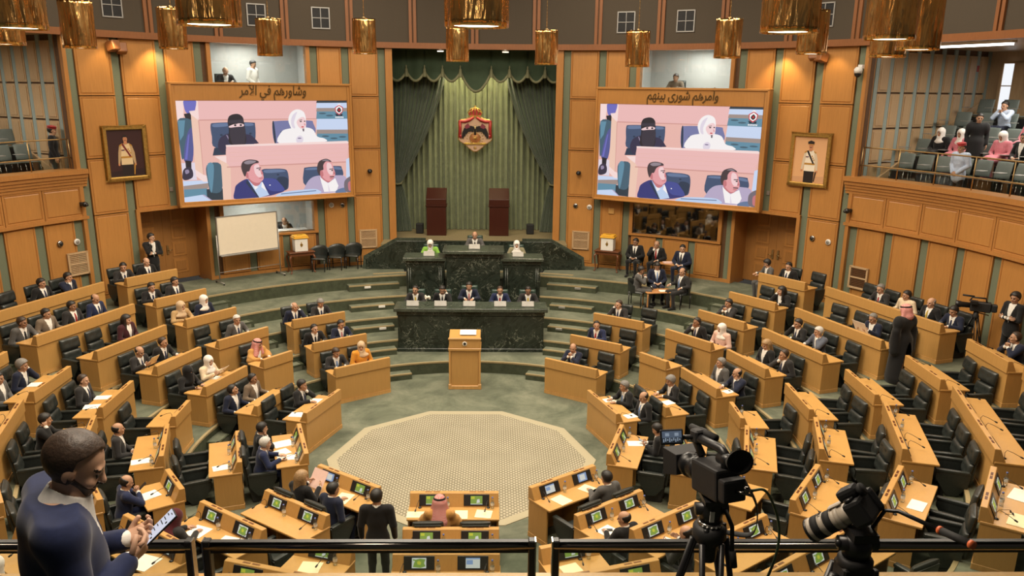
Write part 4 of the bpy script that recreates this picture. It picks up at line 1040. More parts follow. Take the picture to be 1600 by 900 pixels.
def cushion(mb, w, h, dep, T_, tufts=(), N=14, Mv=10, dent=.030, m=0, ex=5):
    vs = []; fs = []
    f = lambda u, v: max(0., (1-abs(u)**ex)*(1-abs(v)**ex))**.42
    for side in (1, -1):
        for j in range(Mv+1):
            for i in range(N+1):
                u = sin((i/N*2-1)*pi/2); v = sin((j/Mv*2-1)*pi/2); y = dep*f(u, v)*(1 if side > 0 else .45)
                if side > 0:
                    for tu, tv in tufts: y -= dent*math.exp(-(((u-tu)*w/2)**2+((v-tv)*h/2)**2)/.0016)
                vs.append((u*w/2*(1-.03*v*v), side*y, v*h/2*(1-.03*u*u)))
    n = (N+1)*(Mv+1)
    for s in (0, 1):
        for j in range(Mv):
            for i in range(N): a = s*n+j*(N+1)+i; q = (a, a+1, a+N+2, a+N+1); fs.append(q[::-1] if s == 0 else q)
    mb.add(vs, fs, m, True, T_); return mb
TR, RX = Matrix.Translation, lambda a: Matrix.Rotation(rad(a), 4, 'X')
def chair_meshes(mt='leather'):
    if ('chair', mt) in MESH: return MESH['chair', mt]
    d = {}; tf = [(-.42, 0), (.42, 0)]
    d['headrest'] = cushion(MB(), .50, .27, .075, TR((0, -.262, .885)) @ RX(9), [(-.42, .1), (.42, .1)]).mesh('headrest', [mt], recalc=False)
    d['back_cushion'] = cushion(MB(), .47, .27, .075, TR((0, -.215, .605)) @ RX(10), tf).mesh('back_cushion', [mt], recalc=False)
    d['back_shell'] = MB().prism_x([(-.20, .40), (-.30, .98), (-.325, .98), (-.255, .34)], -.21, .21).mesh('back_shell', ['leather_side'], bevel=.02, seg=2, smooth_angle=40)
    d['seat_cushion'] = cushion(MB(), .44, .50, .085, TR((0, .03, .37)) @ RX(90+2), [(-.4, -.3), (.4, -.3)], dent=.010).mesh('seat_cushion', [mt], recalc=False)
    d['arm'] = MB().prism_x([(-.22, .60), (-.20, .36), (-.06, .18), (.10, .16), (.30, .47), (.30, .57)], -.035, .035).mesh('arm', ['leather_side'], bevel=.018, seg=2, smooth_angle=40)
    d['arm_pad'] = MB().box(-.045, .045, -.20, .31, .575, .625).mesh('arm_pad', [mt], bevel=.02, seg=2, smooth_angle=40)
    b = MB(); b.prism_x([(-.16, .0), (.14, .0), (.20, .33), (-.22, .33)], -.20, .20); d['pedestal'] = b.mesh('pedestal', ['black_matte'], bevel=.012)
    MESH['chair', mt] = d; return d
def make_chair(loc, rotz, label, group, mt='leather'):
    t = thing('armchair', label, 'chair', loc, rotz, group); d = chair_meshes(mt)
    for k in ('headrest', 'back_cushion', 'back_shell', 'seat_cushion', 'pedestal'): link(k, d[k], t)
    for s in (-1, 1): a = link('arm', d['arm'], t, (s*.27, 0, 0)); link('arm_pad', d['arm_pad'], a)
    return t

# bays run out from the rug like slices; rows are counted from the rug
COLS = {36: {1: 2, 2: 2, 3: 2}, 54: {2: 1, 3: 2, 4: 2, 5: 2, 6: 2}, 72: {0: 2, 1: 2, 2: 2, 3: 2, 4: 3, 5: 4, 6: 5}, 90: {2: 1, 3: 2, 4: 2, 5: 2, 6: 2}, 108: {0: 2, 1: 2, 2: 2, 3: 2, 4: 3, 5: 4, 6: 5},
        126: {2: 1, 3: 2, 4: 2, 5: 2}, 144: {0: 2, 1: 2, 2: 2, 3: 2, 4: 3}, 162: {2: 1, 3: 2}, 180: {0: 2, 1: 2, 2: 2}}
ANG = {54: 54.2, 72: 71.3, 90: 91.3, 108: 107, 126: 125}
ORD = ['', 'first', 'second', 'third', 'fourth', 'fifth', 'sixth', 'seventh', 'eighth', 'ninth', 'tenth', 'eleventh', 'twelfth']
BAY = {36: 1, 54: 2, 72: 3, 90: 4, 108: 5, 126: 6, 144: 7, 162: 8}
def bay_name(c):
    if abs(c) == 180: return 'middle bay facing the rostrum'
    return '%s bay %s of the rostrum' % (ORD[BAY[abs(c)]], 'right' if c > 0 else 'left')
def row_no(c, rho): return sorted(COLS[abs(c)]).index(rho)+1
def bay_frame(c, rho):
    a = (ANG.get(abs(c), abs(c)) if rho >= 2 else abs(c))*(1 if c > 0 else -1)
    x, y, z = P(a, RR[rho], FZ[rho])
    if rho >= 2 and abs(c) in ANG: y -= .14
    return a, x, y, z
def seat_place(c, rho, i, back=.85):
    a, x, y, z = bay_frame(c, rho); n = COLS[abs(c)][rho]; o = (i-(n-1)/2)*LEN[n]/n; sa, ca = sin(rad(a)), cos(rad(a))
    return (x+sa*back+ca*o, y+ca*back-sa*o, z), pi-rad(a)
def seat_word(c, rho, i):
    n = COLS[abs(c)][rho]
    if n == 1: return 'only seat'
    k = i if c > 0 else n-1-i                       # counted from the rostrum side
    if abs(c) == 180: return ['right seat', 'left seat'][i]
    if n == 2: return ['rostrum-side seat', 'far seat'][k]
    return ORD[k+1]+' seat'
DESKS = {}
def build_desks():
    for c0, rows in COLS.items():
        for s in ((1, -1) if c0 != 180 else (1,)):
            c = c0*s
            for rho, n in rows.items():
                a, x, y, z = bay_frame(c, rho); inner = c0 >= 90 or rho == 0
                scr = [[0, 0, 0, 0, 0], [1, 1, 0, 1, 1], [2, 0, 2, 0, 0]][(0 if abs(c) in (108, 126, 144) and rho else 1)]
                if (c, rho) == (144, 0): scr = [3, 2]
                if (c, rho) == (180, 2): scr = [2, 0]
                if (c, rho) == (-144, 0): scr = [1, 3]
                lab = '%s-seat oak desk, %s row from the rug, %s' % (['', 'one', 'two', 'three', 'four', 'five'][n], ORD[row_no(c, rho)], bay_name(c))
                DESKS[c, rho] = make_desk(n, inner, (x, y, z), -rad(a), lab, 'members\' oak desks', scr)
build_desks()
# ------------------------------------------------------------ who sits where
S = {}
def sit(c, rho, i, label, **k): S[c, rho, i] = (label, k)
sit(36, 1, 0, 'bald man in navy suit, hands clasped, foremost desk right of the marble rostrum', pose='clasp', yaw=15, hair='bald', suit='navy', tie='blue_tie')
sit(36, 2, 0, 'balding man in navy suit and red tie, second desk right of the marble rostrum', pose='deskl', yaw=30, pitch=0, hair='receding', suit='blue', tie='red_tie')
sit(36, 3, 0, 'man covering his mouth, rearmost desk right of the marble rostrum', pose='cheek', yaw=-15, hair='receding', hm='b', skin=1)
sit(54, 3, 0, 'man in black with hand on chin beside the woman in pink', pose='chin', yaw=-15, pitch=8, suit='black', hair='receding', skin=2)
sit(54, 3, 1, 'woman in pale pink coat and white headscarf', pose='lap', yaw=-15, hair='hijab', hm='hijab_white', suit='pink', kind='dress', skin=1)
sit(54, 4, 0, 'man in dark suit, hands clasped, desk directly behind the woman in pink', pose='clasp', yaw=-15, hair='short')
sit(54, 5, 1, 'dark haired woman in black suit with white blouse, hand at her cheek', pose='cheek', yaw=-30, hair='long', hm='k', suit='black', tie=None, skin=1)
sit(54, 6, 0, 'man in dark suit at rearmost desk before the right double door', pose='rest', yaw=0, pitch=20, hair='receding', suit='black', skin=1)
sit(72, 0, 0, 'grey haired man in black suit beside a bald man, first row right of rug', pose='desk', yaw=-15, hair='short', hm='g', suit='black', tie='blue_tie')
sit(72, 0, 1, 'bald heavy man with pale blue tie, first row right of the rug', pose='lap', yaw=0, pitch=20, hair='bald', suit='black', tie='blue_tie')
sit(72, 1, 0, 'bushy grey haired man in black writing, beside an empty chair', pose='desk', yaw=0, pitch=20, hair='fluffy', hm='g', suit='black', tie=None)
sit(72, 2, 0, 'grey haired man in grey suit slumped next to a bald man in navy', pose='lap', yaw=-15, pitch=0, hair='short', hm='g', suit='grey', tie=None)
sit(72, 2, 1, 'bald man in navy suit, hand on chin, open white shirt', pose='chinl', yaw=-15, hair='bald', suit='navy', tie=None)
sit(72, 3, 0, 'blonde woman in black jacket looking down', pose='lap', yaw=0, pitch=20, hair='long', hm='y', suit='black', tie=None, skin=1)
sit(72, 3, 1, 'man in charcoal suit with fist at chin beside the blonde woman on the right', pose='chin', yaw=-15, hair='receding', hm='b', suit='charcoal')
sit(72, 4, 0, 'black haired person in black, hand over face, beside a white haired man', pose='cheek', yaw=0, pitch=8, hair='short', suit='black')
sit(72, 4, 1, 'white haired man in blue grey suit, hand at mouth', pose='chinl', yaw=-15, hair='short', hm='w', suit='bluegrey', tie=None)
sit(72, 5, 2, 'man in navy suit reading large sheets beside the robed man', pose='read', yaw=0, pitch=20, hair='receding', hm='g', suit='navy', tie=None)
sit(72, 6, 1, 'grey haired man with red tie in the last row, left of the officer', pose='desk', yaw=0, pitch=20, hair='receding', hm='g', suit='charcoal', tie='red_tie', skin=1)
sit(72, 6, 2, 'uniformed man in cream shirt in the last row', pose='rest', yaw=-15, hair='short', suit='cream', kind='plain', trousers='navy')
sit(72, 6, 3, 'elderly bald man in black suit behind the robed man', pose='rest', yaw=0, hair='bald', hm='g', suit='black', tie='yellow_tie', skin=1)
sit(72, 6, 4, 'dark haired man in navy at aisle end of the last row, looking down', pose='desk', yaw=0, pitch=20, hair='short', suit='navy')
sit(90, 6, 0, 'man in navy suit, hands clasped at mouth, below the wall-side television camera', pose='clasp', yaw=-15, pitch=0, hair='receding', hm='b', suit='navy')
sit(108, 0, 0, 'man in black suit bent over his phone, first row behind the big video camera', pose='phone', yaw=-15, pitch=30, hair='short', suit='black', tie=None)
sit(144, 0, 0, 'man with cropped dark hair in grey jacket, seen from behind, near right of rug', pose='deskl', yaw=0, pitch=8, hair='short', hm='k', suit='grey', tie=None)
sit(144, 1, 1, 'bald man in black at the desk holding a black tablet', pose='deskl', yaw=30, pitch=8, hair='bald', suit='black')
sit(144, 2, 1, 'bald man in charcoal half hidden behind the video tripod', pose='read', yaw=15, pitch=20, hair='bald', suit='charcoal')
sit(-36, 1, 0, 'man in dark suit and blue tie beside the woman in orange', pose='desk', yaw=15, pitch=20, hair='short', hm='b', suit='charcoal', tie='blue_tie')
sit(-36, 1, 1, 'woman in bright orange dress and cream headscarf', pose='lap', yaw=-30, hair='hijab', hm='hijab_beige', suit='orange', kind='dress', skin=1)
sit(-36, 2, 0, 'balding man in black suit and black tie, second desk left of the marble rostrum', pose='deskl', yaw=15, hair='receding', suit='black', tie='black_tie', skin=1)
sit(-36, 2, 1, 'man in dark suit and pink tie looking down, second desk left of the rostrum', pose='desk', yaw=15, pitch=20, hair='receding', suit='navy', tie='pink_tie')
sit(-36, 3, 0, 'white haired man resting cheek on hand, rearmost desk left of the marble rostrum', pose='cheekl', yaw=15, hair='bald', hm='w', suit='navy')
sit(-36, 3, 1, 'grey haired man looking down, rearmost desk left of the marble rostrum', pose='desk', yaw=15, pitch=30, hair='short', hm='g', suit='charcoal')
sit(-54, 2, 0, 'man in red checked headcloth and mustard robe at single desk', pose='desk', yaw=15, hair='keffiyeh', hm='keffiyeh', suit='mustard', kind='cloak', tie=None)
sit(-54, 3, 1, 'white haired man in grey suit next to an empty chair, left side', pose='deskl', yaw=-15, hair='short', hm='w', suit='grey')
sit(-54, 4, 0, 'woman in beige headscarf and tan vest', pose='desk', yaw=15, hair='hijab', hm='hijab_beige', suit='tan', kind='dress', skin=1)
sit(-54, 4, 1, 'woman in white headscarf and navy jacket', pose='lap', yaw=15, hair='hijab', hm='hijab_white', suit='navy', kind='dress', skin=1)
sit(-54, 5, 0, 'dark haired man leaning on desk, directly behind woman in beige headscarf', pose='desk', yaw=0, hair='short', suit='black')
sit(-54, 5, 1, 'man in dark suit directly behind woman in white headscarf and navy', pose='lap', yaw=15, hair='short', suit='charcoal')
sit(-54, 6, 0, 'dark haired man turned sideways at rearmost desk by left door', pose='desk', yaw=-30, hair='short', suit='charcoal')
sit(-54, 6, 1, 'bald man at rearmost desk just below the man at left door', pose='rest', yaw=0, pitch=8, hair='bald', suit='black', skin=1)
sit(-72, 0, 1, 'man in black with hand on chin, first row left of the rug', pose='chinl', yaw=15, pitch=8, hair='short', suit='black')
sit(-72, 1, 0, 'man in navy jacket leaning back and looking up', pose='rest', yaw=30, pitch=-15, hair='short', suit='navy', tie=None)
sit(-72, 1, 1, 'balding man in taupe jacket over white clothes', pose='rest', yaw=15, pitch=8, hair='receding', suit='taupe', tie=None, skin=2)
sit(-72, 2, 0, 'woman in full black veil and robe', pose='desk', yaw=0, hair='niqab', hm='black', suit='black', kind='dress')
sit(-72, 2, 1, 'woman in white headscarf and cream coat reading papers', pose='read', yaw=-15, pitch=8, hair='hijab', hm='hijab_white', suit='cream', kind='dress', skin=1)
sit(-72, 3, 0, 'bald man in dark suit reading a sheet, left side', pose='read', yaw=0, pitch=20, hair='bald', suit='charcoal')
sit(-72, 3, 1, 'balding man with spectacles look, dark suit, next to the bald reader', pose='deskl', yaw=15, hair='receding', hm='b', suit='black')
S[-72, 3, 1] = ('balding man in dark suit seated next to the bald man reading a sheet', S[-72, 3, 1][1])
sit(-72, 4, 2, 'long haired woman in burgundy jacket', pose='lap', yaw=15, hair='long', hm='k', suit='burgundy', tie=None, skin=1)
sit(-72, 5, 0, 'man in grey suit sitting closest to the desk end, four-seat left desk', pose='deskl', yaw=15, hair='short', hm='b', suit='grey', tie='black_tie', skin=2)
sit(-72, 5, 1, 'man in brown grey jacket and open shirt, four-seat left desk', pose='rest', yaw=15, hair='short', suit='taupe', tie=None)
sit(-72, 5, 2, 'dark man in charcoal suit reclining beside the brown grey jacket', pose='lap', yaw=15, hair='short', suit='charcoal', tie='red_tie', skin=2)
sit(-72, 5, 3, 'bald man in navy suit looking down, four-seat left desk', pose='lap', yaw=0, pitch=20, hair='bald', suit='blue')
sit(-72, 6, 3, 'smiling man in black suit, last row under the left gallery', pose='rest', yaw=15, hair='short', suit='black')
sit(-72, 6, 4, 'man with hand at chin, last row under the left gallery', pose='chin', yaw=15, hair='short', suit='navy')
sit(-90, 3, 1, 'man in charcoal suit looking down beside an empty chair, left bays', pose='lap', yaw=0, pitch=8, hair='receding', hm='b', suit='charcoal', skin=1)
sit(-90, 4, 1, 'grey haired man in navy resting his face on his hand, far left edge', pose='cheekl', yaw=0, pitch=8, hair='fluffy', hm='g', suit='navy', tie=None)
sit(-90, 4, 0, 'man in grey jacket cut by the left edge', pose='lap', yaw=0, hair='short', suit='grey', tie=None)
sit(-108, 0, 1, 'dark haired man with fist at mouth, near left corner of the rug', pose='chin', yaw=15, hair='short', suit='black')
sit(-108, 0, 0, 'white haired man in blue suit writing on papers near the rug', pose='desk', yaw=15, pitch=8, hair='short', hm='w', suit='blue', skin=1)
sit(-108, 2, 1, 'balding man leaning back in dark jacket, just right of the phone man', pose='lap', yaw=15, pitch=0, hair='bald', suit='charcoal', tie=None)
sit(-108, 3, 1, 'dark haired man shading his eyes with his hand', pose='cheek', yaw=15, hair='short', suit='black', tie='pink_tie')
sit(-126, 2, 0, 'bald man in blue suit using a phone at a single desk', pose='clasp', yaw=0, pitch=20, hair='bald', suit='blue', tie=None)
sit(-144, 0, 1, 'blonde woman in black holding up pink papers', pose='read', yaw=-15, hair='long', hm='y', suit='black', tie=None, skin=1)
sit(-144, 0, 0, 'man in blue grey suit beside the blonde woman near the rug', pose='deskl', yaw=-15, hair='short', suit='navy')
sit(-144, 2, 1, 'woman in wine coloured headscarf beyond the phone', pose='desk', yaw=0, pitch=20, hair='hijab', hm='wine', suit='charcoal', kind='dress')
sit(-144, 3, 1, 'man in dark suit with only legs and arm showing under the railing', pose='lap', yaw=0, hair='short', suit='charcoal')
sit(-144, 4, 1, 'woman in white headscarf at the lower left edge', pose='lap', yaw=0, hair='hijab', hm='hijab_white', suit='cream', kind='dress')
S[-126, 3, 1] = None
def lean(k): return k
rnd = random.Random(3)
for c0, rows in COLS.items():
    for s in ((1, -1) if c0 != 180 else (1,)):
        c = c0*s
        for rho, n in rows.items():
            for i in range(n):
                back = .85 if rho or c0 < 144 else .80
                loc, rz = seat_place(c, rho, i, .87); who = S.get((c, rho, i))
                place = '%s, %s row of the %s' % (seat_word(c, rho, i), ORD[row_no(c, rho)], bay_name(c))
                tw = 0 if who else rnd.uniform(-.16, .16)
                make_chair(loc, rz+tw, ('occupied' if who else 'empty')+' black leather chair, '+place, 'members\' black chairs')
                if who:
                    l2, rz = seat_place(c, rho, i, .85); person(l2, rz, who[0], **who[1])
# the man leaning in beside the rear desk on the right, and the man at the front middle desk
l, rz = seat_place(54, 6, -.75, .80); person((l[0], l[1], l[2]), rz-.5, 'man in grey suit bending over the rearmost right-hand desk', pose='desk', yaw=-30, pitch=30, suit='grey', tie=None)
l, rz = seat_place(180, 0, .78, .78); person(l, rz, 'man in pink checked headcloth seen from behind at the nearest rug-side desk', pose='desk', yaw=0, pitch=8, hair='keffiyeh', hm='keffiyeh', suit='mustard', kind='cloak', tie=None)

# ------------------------------------------------------------ rostrum
def rostrum_seat(x, y, z, label, clabel, **k):
    make_chair((x, y+.02, z), pi, clabel, 'green leather rostrum chairs', 'green_leather'); person((x, y, z), pi, label, **k)
for x, dz, lab, k in ((-1.62, 0, 'man in charcoal suit and yellow tie, leftmost at the front marble desk', dict(pose='desk', suit='charcoal', tie='yellow_tie', hair='receding', hm='k', yaw=-15)),
                      (-.84, 0, 'man in black touching his face, second from left at front marble desk', dict(pose='cheekl', suit='black', tie='black_tie', hair='short', pitch=20)),
                      (-.06, .12, 'man in navy suit and pink tie sitting taller at the middle of front marble desk', dict(pose='desk', suit='navy', tie='pink_tie', hair='short', pitch=8)),
                      (.84, 0, 'balding man in blue suit and red tie at the front marble desk', dict(pose='desk', suit='blue', tie='red_tie', hair='receding', hm='b')),
                      (1.66, 0, 'man in charcoal suit, rightmost at the front marble desk', dict(pose='desk', suit='charcoal', tie='yellow_tie', hair='receding', pitch=20, skin=2))):
    rostrum_seat(x, 7.58, 2*T+.12+dz, lab, 'dark green leather chair of the ' + lab.split(' at ')[0].split(', ')[0].split(' sitting')[0].split(' touching')[0], **k)
rostrum_seat(-1.36, 10.05, 1.66, 'woman in lime green jacket and white headscarf on the rear rostrum', 'dark green chair of the woman in lime green', pose='desk', hair='hijab', hm='hijab_white', suit='green', kind='dress', pitch=20, skin=1)
rostrum_seat(.05, 10.15, 1.93, 'bald man in grey suit presiding at the raised centre of the rear rostrum', 'dark green chair of the presiding bald man', pose='desk', hair='bald', suit='grey', tie='black_tie', pitch=8)
rostrum_seat(1.38, 10.05, 1.66, 'woman in olive jacket and white headscarf on the rear rostrum', 'dark green chair of the woman in olive', pose='desk', hair='hijab', hm='hijab_white', suit='olive', kind='dress', pitch=8, skin=1)

# ------------------------------------------------------------ stage right group, standing people, booths
def side_chair(loc, rz, label, group='black side chairs'):
    t = thing('side_chair', label, 'chair', loc, rz, group)
    if 'sc_seat' not in MESH:
        MESH['sc_seat'] = cushion(MB(), .46, .46, .06, TR((0, 0, .43)) @ RX(90)).mesh('seat', ['leather'], recalc=False)
        vs = []; fs = []; n = 18                       # bucket back that wraps round into arms
        for j in range(5):
            for i in range(n+1):
                a = pi*(.02+.96*i/n)*1.0+pi; k = abs(i/n*2-1); z0 = .44; z1 = .80-.16*k**2; z = z0+(z1-z0)*j/4; r = .255+.03*j/4
                vs.append((r*cos(a), r*sin(a)*.95+.02, z))
        for j in range(4):
            for i in range(n): b = j*(n+1)+i; fs.append((b, b+1, b+n+2, b+n+1))
        m = len(vs); vs2 = [(x*1.10, (y-.02)*1.10+.02, z+(.02 if i >= 4*(n+1) else 0)) for i, (x, y, z) in enumerate(vs)]
        f2 = [tuple(m+q for q in f[::-1]) for f in fs]; ed = [4*(n+1)+i for i in range(n+1)]
        f3 = [(e, m+e, m+e+1, e+1) for e in ed[:-1]]+[(i+1, m+i+1, m+i, i) for i in range(n)]
        MESH['sc_back'] = MB().add(vs+vs2, fs+f2+f3, 0, True).mesh('backrest', ['leather'], smooth_angle=50)
        MESH['sc_leg'] = MB().tube([(0, 0, .42), (0, 0, 0)], [.020, .014], 8).mesh('leg', ['black'])
    link('seat', MESH['sc_seat'], t); link('backrest', MESH['sc_back'], t)
    for x in (-.2, .2):
        for y in (-.18, .18): link('leg', MESH['sc_leg'], t, (x, y, 0))
    return t
ZF = FZ[6]
def wall_face(a): return pi-rad(a)
for a, lab, k in ((26.7, 'man in black suit on a side chair next to the right ballot box', dict(pose='lap', suit='black', tie='black_tie', hair='short', yaw=-15, skin=2)),
                  (30.3, 'man in black suit and red tie, hand at mouth, below the dark window', dict(pose='chin', suit='black', tie='red_tie', hair='bald', yaw=0)),
                  (34.9, 'young man in dark navy suit sitting by the small paper table', dict(pose='lap', suit='navy', tie='black_tie', hair='short', yaw=15, skin=1))):
    l = P(a, 11.75 if a < 34 else 11.5, ZF); side_chair(l, wall_face(a), 'black side chair of the '+lab.split(' on ')[0].split(', hand')[0].split(' sitting')[0]); person(l, wall_face(a), lab, **k)
zt = 4*T
for x, y, rz, lab, k in ((4.92, 7.95, -pi/2-.35, 'man in grey suit leaning over the tea table from the left', dict(pose='clasp', suit='grey', tie=None, hair='short', yaw=0, pitch=20, skin=2)),
                         (5.62, 8.55, pi, 'man in dark blue suit behind the tea table', dict(pose='lap', suit='navy', tie='blue_tie', hair='short', pitch=30)),
                         (6.22, 7.72, pi/2+.45, 'bald man in charcoal suit on the right of the tea table', dict(pose='rest', suit='charcoal', tie='blue_tie', hair='bald', yaw=15, pitch=8))):
    side_chair((x, y, zt), rz, 'black side chair under the '+lab.split(' leaning')[0].split(' behind')[0].split(' on the')[0]+' at the tea table'); person((x, y, zt), rz, lab, **k)
person(P(-49.9, 12.05, ZF), pi+rad(49.9), 'young man in black suit standing at the left door, hand at mouth', pose='face', yaw=30, pitch=8, suit='black', tie=None, skin=1)
person((9.70, 1.34, 4*T), rad(22), 'man in red checked headcloth and long black cloak standing in the right rows', pose='stand', yaw=30, pitch=8, hair='keffiyeh_short', hm='keffiyeh', suit='black', kind='cloak', tie=None, scale=1.03)
person((-1.10, -4.68, 0), 0, 'man in black suit standing with his back turned, beside the near middle desks', pose='stand', yaw=-15, pitch=8, suit='black', hair='short', tie=None, shirt='white', scale=1.0)
person((12.02, 1.25, ZF), pi/2+.25, 'cameraman in black jacket and white shirt against the right wall', pose='cross', yaw=15, pitch=8, suit='black', hair='fluffy', hm='k', tie=None)
for a, r, z, lab, k in ((-34.9, 13.65, 6.85, 'grey man seated in the white booth above the left screen', dict(pose='desk', suit='charcoal', hair='bald', tie=None, hm='g')),
                        (29.0, 13.55, 6.82, 'man in beige shirt in the booth above the right screen', dict(pose='desk', suit='taupe', kind='plain', hair='short', skin=2)),
                        (-28.4, 13.55, 2.05, 'man in dark suit behind the glass below the left screen', dict(pose='desk', suit='black', hair='bald', tie=None, skin=2))):
    person(P(a, r, z), pi-rad(a), lab, **k)
    t = thing('office_chair', 'black office chair of the '+lab.split(' in the')[0].split(' behind')[0], 'chair', P(a, r+.02, z), pi-rad(a)); cushion(MB(), .48, .55, .06, TR((0, -.22, .74)) @ RX(6)).obj('backrest', ['leather'], t, recalc=False)
    cushion(MB(), .46, .46, .06, TR((0, 0, .40)) @ RX(90)).obj('seat', ['leather'], t, recalc=False); MB().tube([(0, 0, 0), (0, 0, .38)], .03, 8).obj('column', ['black'], t)
person(P(-31.2, 13.6, 6.55), pi-rad(-31.2)+.7, 'man in white shirt standing in the booth above the left screen', pose='front', suit='white', kind='plain', trousers='black', hair='short', pitch=20)
# galleries
person(P(-58.6, 13.05, 4.70), pi-rad(-60)+.9, 'guard in red beret and black uniform in the left gallery', pose='stand', suit='black', tie=None, kind='plain', hair='neat', wear='beret')
person(P(69.6, 12.98, 4.70), pi-rad(69.6), 'man in red beret and pale blue shirt behind the right gallery railing', pose='front', suit='lightblue', kind='plain', trousers='black', hair='neat', wear='beret', scale=.97)
# ------------------------------------------------------------ gallery seating and spectators
def shell_chair(loc, rz, label):
    t = thing('gallery_chair', label, 'chair', loc, rz, 'grey green gallery seats')
    if 'gs' not in MESH:
        s = MB(); cushion(s, .44, .42, .03, TR((0, .02, .42)) @ RX(94)); MESH['gs'] = s.mesh('seat', ['grey_green_seat'], recalc=False)
        b = MB(); cushion(b, .46, .42, .03, TR((0, -.20, .68)) @ RX(12)); MESH['gb'] = b.mesh('backrest', ['grey_green_seat'], recalc=False)
        l = MB()
        for x in (-.2, .2): l.tube([(x, -.16, .42), (x, -.20, 0)], .014, 6); l.tube([(x, .18, .41), (x, .20, 0)], .014, 6)
        MESH['gl'] = l.mesh('leg_frame', ['dark_chrome']); MESH['gt'] = MB().box(-.02, .20, .05, .30, .64, .655).mesh('writing_tablet', ['grey_metal'], bevel=.004)
    link('seat', MESH['gs'], t); link('backrest', MESH['gb'], t); link('leg_frame', MESH['gl'], t); link('writing_tablet', MESH['gt'], t, (.24, 0, 0))
def gal(a, k, s): r = 13.2+.85*k+.42; return P(s*a, r, 4.70+.36*(k+1)), pi-rad(s*a)
SPECT = {(1, 1): ('girl in white headscarf and black coat, closest to the gallery end wall', dict(hair='hijab', hm='hijab_white', suit='black', kind='dress', pose='lap')),
         (1, 2): ('girl in white headscarf and rose vest, second from the gallery end wall', dict(hair='hijab', hm='hijab_white', suit='rose', kind='dress', pose='lap')),
         (1, 4): ('girl in white headscarf and rose vest beside a man in black, right gallery', dict(hair='hijab', hm='hijab_white', suit='rose', kind='dress', pose='lap', pitch=20)),
         (1, 5): ('man in black suit next to the girls in the right gallery', dict(hair='short', suit='black', pose='lap', tie=None)),
         (2, 4): ('girl in rose vest behind the man in black, right gallery', dict(hair='hijab', hm='hijab_white', suit='rose', kind='dress', pose='lap')),
         (3, 2): ('man in light blue shirt leaning forward high in the right gallery', dict(hair='short', suit='lightblue', kind='plain', trousers='navy', pose='clasp'))}
for s in (1, -1):
    for k in range(5 if s > 0 else 3):
        for j in range(9 if s > 0 else 6):
            a = 60.2+j*2.35-(.4 if k % 2 else 0); l, rz = gal(a, k, s)
            who = SPECT.get((k, j)) if s > 0 else None
            shell_chair(l, rz, 'grey green shell seat, %s row up, %s from the end wall of the %s gallery' % (ORD[k+1], ORD[j+1], 'right' if s > 0 else 'left'))
            if who: person(l, rz, who[0], **who[1])
l, rz = gal(67.0, 1, 1); person((l[0]-.25, l[1]-.1, l[2]), rz+.8, 'person in long black coat standing among the seated girls', pose='stand', hair='short', suit='black', kind='robe', tie=None, scale=.94)

# ------------------------------------------------------------ hanging gold lamps
LAMPS = [(-2.7, 8.21, 'small, directly before the middle of the stage'), (15.5, 8.15, 'small, over the right stage edge'), (34.6, 8.10, 'small, left of the right booth window'), (54, 8.28, 'small, over the right screen'), (73.5, 8.30, 'between right screen and officer portrait'), (96.1, 8.15, 'half hidden behind a bigger lamp over the right portrait'), (114, 8.17, 'next to the right gallery corner, rear of a pair'), (133.1, 8.19, 'big, second from the right edge'), (150, 8.17, 'big, cut at the top, over the right booth'), (176.5, 8.12, 'biggest, in the middle of the top edge'),
         (-21.5, 8.36, 'small, between left screen and stage'), (-40.6, 8.24, 'small, over the left booth window'), (-60, 8.30, 'over the left corner of the left screen'), (-80.3, 8.20, 'over the left officer portrait'), (-99.7, 8.15, 'at the upper left edge, behind a big one'), (-120, 8.15, 'at the left edge beyond the big corner lamp'), (-141.6, 8.14, 'big, in the upper left corner'), (-163.5, 8.12, 'big, second from the left')]
def lamp_shade():
    n = 72; vs = []; fs = []; rg = random.Random(5); rows = 14; ph = [rg.uniform(0, 6.28) for _ in range(8)]
    for j in range(rows+1):
        z = .88*j/rows
        for i in range(n):
            a = 2*pi*i/n; r = .302+.007*sin(5*a+ph[0]+z*1.6)+.006*sin(11*a+ph[1]-z*2)+.005*sin(19*a+ph[2]+2*z)+.003*sin(9*z+3*a)
            vs.append((r*cos(a), r*sin(a), z))
    for j in range(rows):
        for i in range(n): q = (i+1) % n; fs.append((j*n+i, j*n+q, (j+1)*n+q, (j+1)*n+i))
    m = len(vs); vs += [(x*.965, y*.965, z) for x, y, z in vs]
    fs += [tuple(m+q for q in f[::-1]) for f in fs[:rows*n]]
    for i in range(n): q = (i+1) % n; fs.append((q, i, m+i, m+q)); fs.append((rows*n+i, rows*n+q, m+rows*n+q, m+rows*n+i))
    return MB().add(vs, fs, 0, True).mesh('lamp_shade', ['gold'])
LS = lamp_shade(); LT = MB().lathe([(.295, .86), (.29, .872)], 40, 0).mesh('top_plate', ['gold'])
LD = MB().lathe([(.215, .016), (.215, .03)], 32, 0).mesh('diffuser', ['lamp_glow']); LR = MB().lathe([(.285, .04), (.286, .034), (.22, .022), (.22, .04)], 40, 0, caps=False).mesh('reflector_ring', ['dark_chrome'])
cb = MB()
for i in range(46): z = .88+i*.085; cb.tube([(0, 0, z), (.012 if i % 2 else 0, 0 if i % 2 else .012, z+.03), (0, 0, z+.06), (-.012 if i % 2 else 0, 0 if i % 2 else -.012, z+.03), (0, 0, z)], .005, 4)
cb.tube([(0, 0, .87), (0, 0, 4.7)], .007, 6); cb.lathe([(.05, .87), (.03, .93)], 10); LC = cb.mesh('chain', ['brass'])
